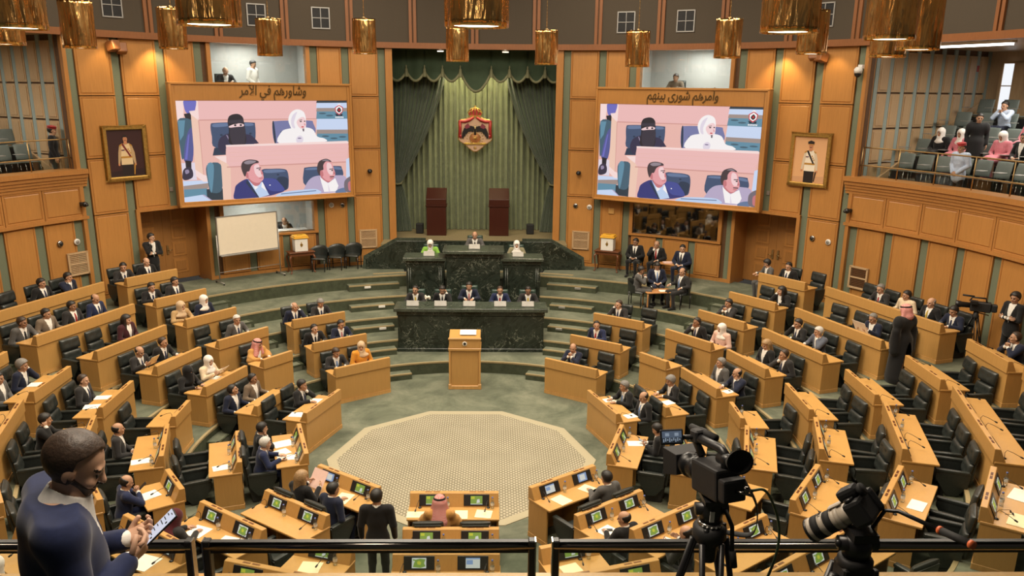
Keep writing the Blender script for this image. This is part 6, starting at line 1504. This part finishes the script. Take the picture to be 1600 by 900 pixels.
for x0, x1, z0, z1 in ((-1.0, 1.0, .87, .90), (-1.0, 1.0, 2.02, 2.05), (-1.0, -.97, .87, 2.05), (.97, 1.0, .87, 2.05)): q.box(x0, x1, -.03, .02, z0, z1)
q.box(-.95, .95, -.09, -.02, .84, .87); q.obj('frame', ['grey_metal'], t, bevel=.004)
for x in (-1.02, 1.02):
    q = MB(); q.tube([(x, .0, .06), (x, 0, 1.5)], .018, 8); q.tube([(x, -.28, .06), (x, .28, .06)], .018, 8); q.obj('stand_leg', ['grey_metal'], t)
    q = MB()
    for y in (-.26, .26): q.lathe([(.03, -.012), (.03, .012)], 12, 0, TR((x, y, .03)) @ Matrix.Rotation(pi/2, 4, 'Y'))
    q.obj('castor', ['black_rubber'], t)
q = MB(); q.tube([(-1.02, 0, .35), (1.02, 0, .35)], .012, 6); q.obj('cross_bar', ['grey_metal'], t)
t = thing('low_table', 'small oak table with papers between the dark suited men on the right', 'table', P(32.9, 11.6, ZF), -rad(32.9)); MB().box(-.36, .36, -.24, .24, .52, .56).obj('table_top', ['table_oak'], t, bevel=.01)
for x in (-.32, .32):
    for y in (-.2, .2): MB().box(x-.02, x+.02, y-.02, y+.02, 0, .52).obj('leg', ['table_oak'], t, bevel=.004)
q = P(32.9, 11.6, ZF+.56); o = MB().box(-.25, .05, -.14, .1, 0, .03).box(-.02, .28, -.1, .16, .0, .02).obj('paper_stack', ['pink_paper']); o.location = q; tag(o, 'loose heap of papers on the small oak table at the right wall', 'papers')
t = thing('tea_table', 'small oak tea table between three conferring men', 'table', (5.52, 7.80, zt), .15); MB().box(-.40, .40, -.25, .25, .46, .50).obj('table_top', ['table_oak'], t, bevel=.012)
for x in (-.36, .36):
    for y in (-.21, .21): MB().lathe([(.018, 0), (.024, .1), (.018, .3), (.026, .46)], 8, 0, TR((x, y, 0))).obj('leg', ['table_oak'], t)
o = MB().box(-.16, .16, -.11, .11, 0, .006).obj('paper', ['paper']); o.location = (5.72, 7.76, zt+.5); tag(o, 'white sheet on the tea table', 'paper')
t = thing('tea_glass', 'small dark tea glass on the tea table', 'glass', (5.36, 7.86, zt+.5)); MB().lathe([(.035, 0), (.03, .05), (.042, .11)], 14).obj('cup', ['dark_glass'], t)
# cameras, speakers, grilles and sockets on the panelling
def wall_cam(a, z, label, r=RW):
    t = thing('wall_camera', label, 'camera', P(a, r, z), -rad(a), 'small wall cameras'); MB().box(-.05, .05, -.05, .02, -.05, .05).obj('bracket', ['black'], t, bevel=.006); q = MB(); q.ball((0, -.14, 0), (.085, .085, .075), 12); q.lathe([(.04, 0), (.035, .05)], 10, 0, TR((0, -.21, -.01)) @ RX(90)); q.obj('camera_head', ['black'], t)
for s, sd in ((-1, 'left'), (1, 'right')):
    wall_cam(s*16.4, 4.83, 'black round camera on the panel between %s screen and stage' % sd); wall_cam(s*58.0, 4.40, 'black camera at the end of the %s gallery parapet' % sd, RW-.06)
for a, z, k, nm in ((-20.7, 3.72, 0, 'below inner corner of left screen'), (-22.4, 3.74, 1, 'below inner corner of left screen'), (16.0, 3.72, 0, 'right of the stage'), (18.2, 3.70, 1, 'right of the stage'), (52.8, 3.45, 0, 'beside the right door'), (55.2, 3.42, 1, 'beside the right door'), (-58.9-.2, 3.40, 1, 'under the left gallery end'), (-61.3, 3.42, 0, 'under the left gallery end')):
    t = thing('wall_disc', ('chrome eyeball spotlight ' if k == 0 else 'round white ceiling-type speaker ').replace('ceiling-type ', 'wall ')+nm, 'fixture', P(a, RW, z), -rad(a), 'round wall fixtures'); q = MB(); q.lathe([(.085, 0), (.085, .02), (.06, .035)], 18, 0, RX(90)); q.obj('rim', ['chrome' if k == 0 else 'white_plastic'], t)
    if k == 0: q = MB(); q.ball((0, -.03, 0), (.05, .035, .05), 10); q.obj('eyeball', ['black'], t)
    else: q = MB(); q.lathe([(.055, .036), (.05, .04)], 14, 0, RX(90)); q.obj('grille', ['grey_metal'], t)
for a, z, nm, dk in ((-16.9, 2.25, 'left of the stage steps', 0), (17.0, 2.25, 'right of the stage steps', 0), (-59.3, 2.5, 'at the left wall behind the members', 0), (60.2, 2.28, 'at the right wall behind the members', 1)):
    t = thing('wall_grille', 'wood framed ventilation grille '+nm, 'vent', P(a, RW-.0, z), -rad(a), 'wall ventilation grilles'); q = MB()
    for x0, x1, z0, z1 in ((-.29, -.24, 0, .62), (.24, .29, 0, .62), (-.29, .29, 0, .05), (-.29, .29, .57, .62), (-.24, .24, .29, .33)): q.box(x0, x1, -.045, 0, z0, z1)
    q.obj('frame', ['light_oak'], t, bevel=.006); q = MB()
    for i in range(11): q.box(-.24, .24, -.03, -.012, .07+i*.046, .095+i*.046)
    q.obj('louvre', ['wall_gap' if dk else 'light_oak'], t)
for a, z, nm in ((57.2, 8.02, 'by the right gallery corner'),):
    t = thing('dome_camera', 'white and black dome camera on the wall '+nm, 'camera', P(a, RW-.05, z), -rad(a)); q = MB(); q.box(-.06, .06, -.10, .03, .12, .22); q.lathe([(.10, 0), (.11, .10), (.06, .16)], 16, 0, TR((0, -.16, .0))); q.obj('housing', ['white_plastic'], t); q = MB(); q.ball((0, -.16, -.01), (.09, .09, .10), 14); q.obj('dome', ['black'], t)
for a, nm in ((-51.2, 'above the left officer portrait'), (51.2, 'above the right officer portrait, behind a gold lamp')):
    t = thing('projector', 'brown twin lamp spotlight unit '+nm, 'spotlight', P(a, RW-.03, 8.45), -rad(a), 'twin wall spotlights')
    for i, (x, rz) in enumerate(((-.15, .3), (.17, -.35))):
        q = MB(); q.box(-.13, .13, -.30, -.02, -.12, .14, 0, TR((x, 0, -.05*i)) @ Matrix.Rotation(rz, 4, 'Z') @ RX(-15)); q.obj('lamp_head', ['fascia_trim'], t, bevel=.02)
for a, z, nm in ((-51.4+5.9, 4.55, 'left screen'), (51.4-5.9, 4.6, 'right screen')):
    o = MB().box(-.05, .05, -.02, .01, -.06, .06).obj('wall_switch', ['grey_metal'], bevel=.004); o.location = P(a, RW+.04, z); o.rotation_euler = (0, 0, -rad(a)); tag(o, 'small dark switch plate on the green strip beside the '+nm, 'switch', 'strip switches')
o = MB().box(-.10, .10, -.02, .01, -.10, .10).obj('exit_plate', ['oak_trim'], bevel=.008); o.location = P(23.3-1.6, RW-.02, 3.62); o.rotation_euler = (0, 0, -rad(21.7)); tag(o, 'small square wooden plate above the right ballot box', 'plate')

# ------------------------------------------------------------ rug
t = thing('rug', 'large ten sided beige rug with small trellis pattern', 'rug', (0, 0, 0))
dec = lambda r: [(r*sin(rad(18+36*k)), r*cos(rad(18+36*k))) for k in range(10)][::-1]
MB().prism_z(dec(2.83), 0, .012).obj('border', ['rug_border'], t); MB().prism_z(dec(2.62), .002, .0135).obj('patterned_field', ['rug'], t)

o = MB().box(-.05, .05, -.03, .01, -.09, .09).obj('exit_sign', ['red'], bevel=.006); o.matrix_world = Matrix.Rotation(-rad(57.8), 4, 'Z') @ TR((-.075, 17.9, 8.25)) @ Matrix.Rotation(pi/2, 4, 'Z'); tag(o, 'small red exit sign high on the right gallery end wall', 'plate')  # exit sign, modelled as a plain red plate
# ------------------------------------------------------------ papers, bottles and small things on the desks
def on_desk(c, rho, u, v, dz=.736):
    """a place on a worktop: u along the desk from its middle, v out from its front"""
    a, x, y, z = bay_frame(c, rho); sa, ca = sin(rad(a)), cos(rad(a)); return (x+sa*v+ca*u, y+ca*v-sa*u, z+dz), -rad(a)
PM = {}
def sheet(c, rho, u, v, label, m='paper', w=.21, l=.30, tw=0., dz=.736, cat='paper'):
    k = (m, w, l)
    if k not in PM: PM[k] = MB().box(-w/2, w/2, -l/2, l/2, 0, .006).mesh('paper', [m])
    loc, rz = on_desk(c, rho, u, v, dz); o = link('paper', PM[k], None, loc, rz+tw); return tag(o, label, cat, 'papers on the desks')
def wh(c, rho): return '%s row, %s' % (ORD[row_no(c, rho)], bay_name(c))
for c, rho, u, v, m, tw, w, l, d in (
        (180, 0, .62, .42, 'cream_paper', 1.57, .20, .30, 'cream sheet at the outer left end'), (180, 0, -.13, .42, 'cream_paper', 0, .21, .28, 'cream sheet in the middle'), (180, 0, -.50, .40, 'cream_paper', -.15, .27, .26, 'cream sheet by the right monitor'),
        (180, 2, -.42, .45, 'cream_paper', 1.57, .16, .40, 'long cream strip'), (-144, 0, .1-.35, .40, 'cream_paper', .3, .26, .36, 'pale yellow sheet'), (-144, 2, -.35, .40, 'paper', .3, .34, .42, 'broad white sheet'), (-144, 2, .3, .42, 'paper', .2, .30, .30, 'white sheet nearer the aisle'),
        (-162, 2, .05, .40, 'cream_paper', .2, .30, .34, 'cream pages'), (-144, 3, -.3, .42, 'paper', .25, .36, .34, 'white open pages'), (144, 0, .35, .40, 'cream_paper', .1, .26, .30, 'cream sheet near the aisle'), (144, 0, -.30, .38, 'cream_paper', .25, .24, .32, 'cream sheet with a pen'), (144, 0, -.42, .55, 'cream_paper', .1, .26, .22, 'cream sheet at the edge'),
        (144, 1, .42, .42, 'paper', .1, .30, .24, 'white sheet under a phone'), (144, 2, .35, .42, 'paper', .3, .34, .30, 'white sheet by a monitor'), (162, 2, .1, .42, 'cream_paper', .1, .28, .34, 'cream sheet'),
        (108, 0, -.34, .36, 'paper', .3, .24, .30, 'white sheet behind the mic'), (-108, 0, .30, .38, 'paper', .2, .30, .36, 'white pages under a writing hand'), (-108, 0, -.36, .36, 'paper', -.1, .24, .34, 'white folder'), (-108, 0, -.1, .44, 'paper', .4, .26, .32, 'white loose sheet'),
        (-108, 1, -.45, .36, 'paper', .1, .22, .28, 'white sheet with blue lines'), (-126, 2, .05, .42, 'paper', .2, .26, .30, 'white sheet'), (-126, 3, .0, .42, 'paper', .2, .30, .32, 'white sheet behind the phone man'), (-108, 2, -.42, .40, 'paper', .1, .22, .32, 'standing white folder'),
        (126, 4, .10, .40, 'paper', 1.5, .22, .34, 'white sheet on the middle'), (126, 5, -.4, .40, 'paper', 1.4, .24, .42, 'long white sheet at far end'), (126, 5, .45, .42, 'cream_paper', 1.5, .22, .40, 'cream folder at near end'), (-90, 3, .3, .42, 'paper', .1, .22, .34, 'white papers with a pen'), (-90, 3, -.2, .44, 'paper', .2, .24, .3, 'white booklet'),
        (-90, 4, .2, .42, 'paper', .1, .24, .3, 'white sheets'), (72, 1, .05, .42, 'paper', .2, .24, .3, 'white notes'), (72, 0, .5, .45, 'paper', .1, .22, .26, 'white sheet at the end'), (72, 0, -.5, .40, 'paper', .1, .2, .26, 'white sheet under hands'), (72, 2, .52, .45, 'paper', .2, .2, .24, 'white sheet'),
        (-72, 0, -.45, .38, 'paper', .2, .26, .34, 'white papers'), (-72, 0, .4, .38, 'paper', .2, .26, .30, 'white papers at the rostrum end'), (-72, 2, .3, .42, 'paper', .2, .22, .28, 'white sheet of the woman in cream'), (-54, 5, -.3, .42, 'paper', .1, .2, .24, 'white sheet')):
    sheet(c, rho, u, v, '%s, %s' % (d, wh(c, rho)), m, w, l, tw)
loc, rz = on_desk(180, 1, -.50, .06, .80); o = link('paper', MB().box(-.11, .11, -.004, .0, 0, .26).mesh('paper', ['pink_paper']), None, loc, rz+pi); o.rotation_euler = (.42, 0, rz); o.location.z += -.02
tag(o, 'pink printed sheet leaning over the right monitor, second desk of the middle bay', 'paper')
def hand_sheet(c, rho, i, label, m, w, l, fwd, z, tilt, ox=0.):
    loc, rz = seat_place(c, rho, i, .85); q = Matrix.Translation(loc) @ Matrix.Rotation(rz, 4, 'Z') @ TR((ox, fwd, z)) @ RX(tilt)
    o = link('paper', MB().box(-w/2, w/2, 0, .004, -l/2, l/2).mesh('paper', [m]), None, T=q); tag(o, label, 'paper')
hand_sheet(-144, 0, 1, 'pink sheets held up by the blonde woman near the rug', 'pink_paper', .34, .34, .46, .92, -35)
hand_sheet(72, 5, 2, 'large white sheets held by the man beside the robed man', 'paper', .42, .30, .46, .92, -30)
hand_sheet(-72, 3, 0, 'sheet held by the bald man in the dark suit, left side', 'cream_paper', .26, .26, .46, .92, -35)
hand_sheet(-72, 2, 1, 'white papers held by the woman in cream coat', 'paper', .30, .24, .46, .90, -45)
BB = MB().lathe([(.028, 0), (.031, .01), (.031, .12), (.026, .15), (.013, .175), (.013, .19)], 14).mesh('bottle_body', ['bottle']); BC = MB().lathe([(.015, .188), (.015, .208)], 12).mesh('cap', ['label_blue']); BL = MB().lathe([(.0318, .06), (.0318, .105)], 14, 0, caps=False).mesh('label_band', ['white_plastic'])
def bottle(c, rho, u, v, where):
    loc, rz = on_desk(c, rho, u, v); t = thing('water_bottle', 'small clear water bottle %s, %s' % (where, wh(c, rho)), 'bottle', loc, rz, 'water bottles'); link('bottle_body', BB, t); link('cap', BC, t); link('label_band', BL, t)
for c, rho in ((180, 0), (180, 1), (180, 2), (-144, 0), (-144, 1), (-144, 2), (144, 0), (144, 1), (144, 2), (108, 0), (126, 3), (126, 4), (126, 5), (108, 3), (108, 4), (108, 2), (-108, 1), (-108, 2), (-108, 0), (-162, 2), (162, 2), (126, 2), (144, 3), (90, 2)):
    n = COLS[abs(c)][rho]
    for i in range(min(n, 2)):
        u = (i-(n-1)/2)*LEN[n]/n-.27*(1 if n > 1 else .9)
        bottle(c, rho, u, .20, 'beside the '+('only monitor' if n == 1 else ['first monitor', 'second monitor'][i]))
def phone(T_, label, m='screen_white'):
    t = bpy.data.objects.new('smartphone', None); COL.objects.link(t); t.matrix_world = T_; tag(t, label, 'phone')
    MB().box(-.037, .037, -.076, .076, -.0045, .0035).obj('phone_body', ['black'], t, bevel=.004, seg=2)
    q = MB(); q.box(-.034, .034, -.072, .072, .0036, .0042, 0)
    for i in range(6): q.box(-.028, -.028+.02+.008*(i % 3), .05-.018*i, .054-.018*i, .0042, .0045, 1)
    q.ball((.018, .03, .0042), (.006, .006, .0008), 8, 1); q.ball((.02, -.045, .0042), (.006, .006, .0008), 8, 1); q.box(-.008, .008, .062, .066, .0042, .0046, 1)
    q.obj('phone_screen', ['phone_lit' if m == 'lit' else m, 'black'], t); return t
M['phone_lit'] = emit('phone_lit', (.80, .82, .95), .9)
loc, rz = on_desk(144, 1, .40, .42, .748); phone(TR(loc) @ Matrix.Rotation(rz+.9, 4, 'Z'), 'black phone lying on the white sheet beside bald man, near right', 'black')
loc, rz = on_desk(108, 0, .0, .0, 0); l2, r2 = seat_place(108, 0, 0, .85); phone(TR(l2) @ Matrix.Rotation(r2, 4, 'Z') @ TR((0, .36, .80)) @ RX(25), 'lit phone held by the man bent over it in the first row', 'screen_white')
l2, r2 = seat_place(-126, 2, 0, .85); phone(TR(l2) @ Matrix.Rotation(r2, 4, 'Z') @ TR((0, .33, .955)) @ RX(40), 'phone in the hands of the bald man in blue at the single desk', 'black')
loc, rz = on_desk(126, 5, .3, .34, .74); t = thing('sunglasses', 'pair of dark sunglasses on a desk at the right edge', 'glasses', loc, rz+.5); q = MB(); q.ball((-.033, 0, .018), (.03, .006, .022), 10); q.ball((.033, 0, .018), (.03, .006, .022), 10); q.obj('lens', ['black'], t); q = MB()
for s in (-1, 1): q.tube([(s*.062, 0, .028), (s*.064, -.12, .02)], .0035, 5)
q.obj('temple', ['black'], t)

# ------------------------------------------------------------ television camera by the right wall
def tripod_legs(t, top, spread, z0, n=3, r=.016, rot=0.3, mt='black', name='tripod_leg'):
    for k in range(n):
        a = rot+2*pi*k/n; q = MB()
        for e in (-1, 1):
            ox, oy = -sin(a)*.022*e, cos(a)*.022*e
            q.tube([(top[0]+.05*cos(a)+ox*1.6, top[1]+.05*sin(a)+oy*1.6, top[2]), (top[0]+spread*.62*cos(a)+ox, top[1]+spread*.62*sin(a)+oy, z0+(top[2]-z0)*.38)], r*.8, 8)
        q.tube([(top[0]+spread*.50*cos(a), top[1]+spread*.50*sin(a), z0+(top[2]-z0)*.5), (top[0]+spread*cos(a), top[1]+spread*sin(a), z0)], r, 8); q.ball((top[0]+spread*cos(a), top[1]+spread*sin(a), z0+.015), .02, 8); q.obj(name, [mt], t)
t = thing('camera_tripod', 'black tripod of the television camera at the right wall', 'tripod', (11.62, 1.95, ZF)); tripod_legs(t, (0, 0, .98), .42, 0)
q = MB(); q.lathe([(.06, .95), (.08, 1.0), (.06, 1.04), (.05, 1.12)], 14); q.obj('bowl_head', ['black_matte'], t); q = MB(); q.tube([(.05, .04, 1.08), (.45, .25, .95)], .014, 8); q.obj('pan_handle', ['black'], t)
t = thing('television_camera', 'black shoulder television camera on a tripod at the right wall', 'camera', (11.62, 1.95, ZF+1.12), rad(62))
q = MB(); q.box(-.09, .09, -.28, .14, 0, .22); q.box(-.08, .08, -.40, -.28, .02, .19); q.obj('camera_body', ['black_matte'], t, bevel=.02); q = MB(); q.tube([(0, -.18, .22), (0, -.15, .31), (0, .12, .31), (0, .16, .22)], .02, 8); q.obj('carry_handle', ['black'], t)
q = MB(); q.lathe([(.06, .14), (.065, .32), (.075, .33), (.075, .38), (.09, .44)], 18, 0, Matrix.Rotation(-pi/2, 4, 'X') @ TR((0, -.12, 0))); q.obj('zoom_lens', ['black'], t); q = MB(); q.box(-.20, -.09, .0, .16, .18, .27); q.obj('viewfinder', ['black'], t, bevel=.01); q = MB(); q.tube([(0, .08, .33), (0, .32, .34)], .022, 8); q.obj('shotgun_microphone', ['black_rubber'], t)

# ------------------------------------------------------------ on the near gallery: man with phone, bag, two cameras
MX, MY, MZ = -.925, -13.23, 4.67
man = person((MX, MY, MZ), rad(-58), 'bearded man in blue suit and red tie standing close by, looking at his phone', pose='phonestand', yaw=-18, pitch=27, hair='receding+', hm='b', suit='nearblue', tie='red_tie', skin=1, face='fullbeard+', legs_=True)
Tm = TR((MX, MY, MZ)) @ Matrix.Rotation(rad(-58), 4, 'Z') @ TR((.012, .335, 1.275)) @ RX(38); phone(Tm, 'lit white smartphone held by the bearded man close by', 'lit')
t = thing('camera_bag', 'dark soft bag at the lower left corner', 'bag', (-.715, -13.87, 6.195), .4)
b = MB(); b.ball((-.06, 0, 0), (.10, .08, .06), 18); b.ball((.02, .01, -.02), (.06, .06, .045), 14); b.obj('bag_body', ['black_rubber'], t); q = MB(); q.box(-.12, -.02, -.085, -.06, -.04, .01); q.obj('front_pocket', ['black_matte'], t, bevel=.015)
q = MB(); q.box(-.16, .16, -.12, .12, -1.45, -.06); o = q.obj('gallery_cabinet', ['black_matte'], bevel=.01); o.location = t.location; tag(o, 'dark cabinet under the soft bag at the lower left corner', 'cabinet')

VX, VY, VZ = 1.424, -13.255, 6.185
t = thing('camera_tripod', 'black fluid head tripod carrying the big video camera', 'tripod', (VX, VY, MZ)); H = VZ-MZ
tripod_legs(t, (0, 0, H-.17), .40, 0, r=.014, rot=.5)
q = MB(); q.lathe([(.03, H-.26), (.034, H-.20), (.062, H-.165), (.060, H-.125), (.045, H-.115)], 20); q.obj('bowl', ['black_matte'], t); q = MB(); q.lathe([(.045, H-.117), (.045, H-.102)], 20); q.obj('silver_ring', ['chrome'], t)
q = MB()
for k in range(5): q.ball((.0455*cos(-2.4+.35*k), .0455*sin(-2.4+.35*k), H-.109), .0045, 6)
q.obj('level_mark', ['white_plastic'], t)
q = MB(); q.lathe([(.040, H-.103), (.044, H-.06), (.036, H-.035), (.04, H-.012)], 20); q.box(-.04, .04, -.06, .06, H-.016, H); q.tube([(-.058, 0, H-.055), (.058, 0, H-.055)], .024, 12); q.obj('fluid_head', ['black'], t)
q = MB(); q.box(-.016, .0, -.047, -.043, H-.085, H-.045); q.obj('scale_plate', ['white_plastic'], t)
q = MB(); q.tube([(.045, -.02, H-.05), (.065, -.05, H-.10), (.07, -.06, H-.20)], .008, 8); q.tube([(.07, -.06, H-.19), (.078, -.07, H-.25)], .013, 10); q.obj('pan_handle', ['black_rubber'], t)
q = MB()
for k in range(3): q.lathe([(.010, 0), (.010, .025)], 8, 0, TR((.05*cos(2.1*k), .05*sin(2.1*k), H-.14)))
q.obj('clamp_knob', ['black'], t)
t = thing('video_camera', 'large black professional camcorder on the tripod with flip-out screen', 'camera', (VX, VY, VZ), rad(40))
t.rotation_euler = (rad(-8), 0, rad(18)); t.scale = (.82,)*3; B = lambda *a, **k: MB().box(*a)
q = MB(); q.box(-.06, .06, -.12, .08, .01, .15); q.box(-.055, .055, -.17, -.12, .02, .12); q.box(.06, .085, -.08, .06, .03, .12); q.obj('camera_body', ['black_matte'], t, bevel=.012, seg=2)
RL = Matrix.Rotation(-pi/2, 4, 'X')
q = MB(); q.lathe([(.052, .08), (.055, .12), (.05, .13), (.05, .16), (.058, .165), (.058, .20), (.05, .21)], 24, 0, RL @ TR((0, -.082, 0))); q.obj('lens_barrel', ['black'], t)
q = MB(); f = [(-.062, -.048), (.062, -.048), (.062, .048), (-.062, .048)]; vs = [(x, .20, z+.082) for x, z in f]+[(x*1.35, .285, z*1.35+.082) for x, z in f]+[(x*1.27, .285, z*1.27+.082) for x, z in f]+[(x*.93, .205, z*.93+.082) for x, z in f]
q.add(vs, [(i, (i+1) % 4, 4+(i+1) % 4, 4+i) for i in range(4)]+[(4+i, 4+(i+1) % 4, 8+(i+1) % 4, 8+i) for i in range(4)]+[(8+i, 8+(i+1) % 4, 12+(i+1) % 4, 12+i) for i in range(4)]+[(0, 3, 2, 1), (12, 13, 14, 15)]); q.obj('lens_hood', ['black_matte'], t, bevel=.004)
q = MB(); q.tube([(0, -.10, .15), (0, -.10, .205), (0, -.07, .225), (0, .10, .225), (0, .13, .20), (0, .08, .15)], .016, 10, flat=1.3); q.obj('top_handle', ['black'], t, )
q = MB(); q.tube([(.03, .02, .245), (.03, .22, .245)], .017, 10); q.obj('microphone', ['black_rubber'], t)
q = MB(); q.box(-.02, .05, .10, .16, .20, .26); q.obj('audio_block', ['black_matte'], t, bevel=.008)
ev = t; q = MB(); q.tube([(0, -.06, .185), (0, -.15, .195)], .026, 14); q.obj('viewfinder', ['black'], t); q = MB(); q.lathe([(.026, 0), (.042, .02), (.062, .060), (.064, .066), (.054, .055), (.02, .03)], 24, 0, TR((0, -.14, .195)) @ Matrix.Rotation(rad(80), 4, 'X') @ Matrix.Diagonal((1, .8, 1, 1))); q.obj('eyecup', ['black_rubber'], t)
# flip-out screen on the handle, showing the hall
lc = bpy.data.objects.new('flip_screen', MB().box(-.052, .052, -.006, .006, -.034, .034).mesh('flip_screen', ['black'], bevel=.004)); COL.objects.link(lc); lc.parent = t; lc.location = (-.115, .15, .235); lc.rotation_euler = (rad(-12), 0, rad(-16))
q = MB(); q.box(-.044, .044, -.0075, -.0062, -.026, .026, 0); q.box(-.044, .044, -.0080, -.0076, -.026, -.004, 1)
for i in range(9): q.box(-.040+.009*i, -.035+.009*i, -.0084, -.008, -.022+.003*(i % 3), -.008+.004*(i % 2), 2)
q.box(-.03, -.012, -.0084, -.008, .004, .018, 2); q.box(.012, .03, -.0084, -.008, .004, .018, 2); q.obj('live_view', [emit('lcd_blue', (.10, .13, .18), .8), emit('lcd_dark', (.02, .025, .03), .8), emit('lcd_light', (.30, .36, .44), .8)], lc)
q = MB(); q.tube([(-.09, .155, .228), (-.02, .14, .225), (0, .12, .222)], .011, 8); q.obj('screen_arm', ['black'], t)
q = MB(); q.box(.0855, .088, -.03, -.024, .04, .11); q.obj('silver_trim', ['chrome'], t); q = MB(); q.tube([(0, -.17, .07), (.02, -.20, .07), (.05, -.215, .06)], .007, 8); q.ball((.03, -.205, .085), .016, 8); q.obj('rear_connector', ['dark_chrome'], t)
b = MB(); p0 = [(.07, -.13, .10), (.12, -.15, -.02), (.14, -.10, -.16), (.08, -.03, -.18), (.0, .0, -.15)]
def smooth(p, n=6):
    P_ = [Vector(x) for x in p]; P_ = [P_[0]*2-P_[1]]+P_+[P_[-1]*2-P_[-2]]; out = []
    for i in range(1, len(P_)-2):
        for k in range(n):
            u = k/n; a, b_, c, d = P_[i-1:i+3]; out.append(tuple(.5*((2*b_)+(c-a)*u+(2*a-5*b_+4*c-d)*u*u+(3*b_-a-3*c+d)*u**3)))
    return out+[tuple(P_[-2])]
b.tube(smooth(p0), .016, 8, flat=.15); b.obj('shoulder_strap', ['black_matte'], t)
o = MB().tube(smooth([(1.535, -13.33, 6.24), (1.60, -13.30, 6.22), (1.66, -13.28, 6.10), (1.67, -13.28, 5.98), (1.62, -13.32, 5.86), (1.55, -13.35, 5.74), (1.52, -13.35, 5.5), (1.60, -13.3, 4.72)]), .005, 8).obj('camera_cable', ['cable_green']); tag(o, 'thin green cable hanging from the big video camera', 'cable')

DX, DY, DZ = 1.675, -13.845, 6.40
t = thing('camera_tripod', 'black tripod with pan handle carrying the white lensed camera', 'tripod', (DX, DY, MZ)); H = DZ-MZ
tripod_legs(t, (0, 0, H-.15), .42, 0, r=.018, rot=2.75)
q = MB(); q.box(-.045, .045, -.04, .04, H-.24, H-.12); q.lathe([(.05, H-.13), (.05, H-.10), (.035, H-.095)], 18); q.obj('tripod_collar', ['black_matte'], t, bevel=.006); q = MB(); q.lathe([(.038, H-.10), (.042, H-.06), (.036, H-.03)], 18); q.box(-.035, .035, -.05, .05, H-.03, H-.005); q.tube([(-.055, 0, H-.055), (.055, 0, H-.055)], .022, 12); q.ball((-.058, -.01, H-.05), .012, 8); q.obj('fluid_head', ['black'], t)
hp = [Vector(p)-Vector((DX, DY, MZ)) for p in ((1.745, -13.836, 6.442), (1.772, -13.860, 6.452), (1.832, -13.968, 6.455), (1.862, -14.067, 6.470))]
q = MB(); q.tube([(.035, 0, H-.01)]+[tuple(p) for p in hp[:3]], .0060, 8); q.obj('pan_handle', ['black'], t)
q = MB(); q.tube([tuple(hp[2]), tuple(hp[3])], .0105, 12); q.obj('handle_grip', ['black_rubber'], t)
e = (hp[3]-hp[2]).normalized()*.005
for f in (0., .96): a = hp[2].lerp(hp[3], f); q = MB(); q.tube([tuple(a-e), tuple(a+e)], .0115, 12); q.obj('orange_band', ['orange_mark'], t)
t = thing('photo_camera', 'black digital camera with white telephoto lens on a tripod, lower right', 'camera', (DX, DY, DZ), 0); t.rotation_euler = (rad(-43), 0, rad(52)); t.scale = (.82,)*3
q = MB(); q.box(-.065, .065, -.075, -.01, .0, .095); q.box(-.03, .03, -.07, .0, .095, .135); q.box(.045, .078, -.085, .02, .0, .09); q.obj('camera_body', ['black_matte'], t, bevel=.014, seg=2); q = MB(); q.lathe([(.018, 0), (.02, .012)], 12, 0, TR((.045, -.035, .095))); q.lathe([(.018, 0), (.018, .01)], 12, 0, TR((-.04, -.04, .095))); q.obj('dial', ['black'], t); q = MB(); q.lathe([(.015, 0), (.024, .012), (.022, .02)], 14, 0, TR((0, -.07, .105)) @ RX(90)); q.obj('eyepiece', ['black_rubber'], t)
def ring(r0, r1, y0, y1, m, nm): q = MB(); q.lathe([(r0, y0*.84), (r1, y1*.84)], 28, 0, RL @ TR((0, -.052, 0))); return q.obj(nm, [m], t)
ring(.036, .037, -.01, .035, 'lens_white', 'lens_barrel'); ring(.0405, .0405, .035, .055, 'lens_white', 'tripod_ring'); ring(.037, .039, .055, .075, 'lens_white', 'lens_barrel'); ring(.040, .040, .075, .11, 'black_rubber', 'zoom_ring'); ring(.040, .042, .11, .135, 'lens_white', 'lens_barrel'); ring(.043, .043, .135, .17, 'black_rubber', 'focus_ring'); ring(.042, .043, .17, .19, 'lens_white', 'lens_barrel'); ring(.044, .044, .19, .202, 'black', 'lens_rim'); ring(.036, .036, .200, .204, 'dark_glass', 'front_glass')
q = MB(); q.box(-.016, .016, .010, .062, .092, .100); q.box(-.010, .010, .028, .046, .085, .095); q.obj('ring_foot', ['lens_white'], t, bevel=.005)
q = MB()
for i in range(4): q.box(-.020+.010*i, -.014+.010*i, .097, .109, .0935, .0945)
q.obj('lens_scale', ['black'], t)
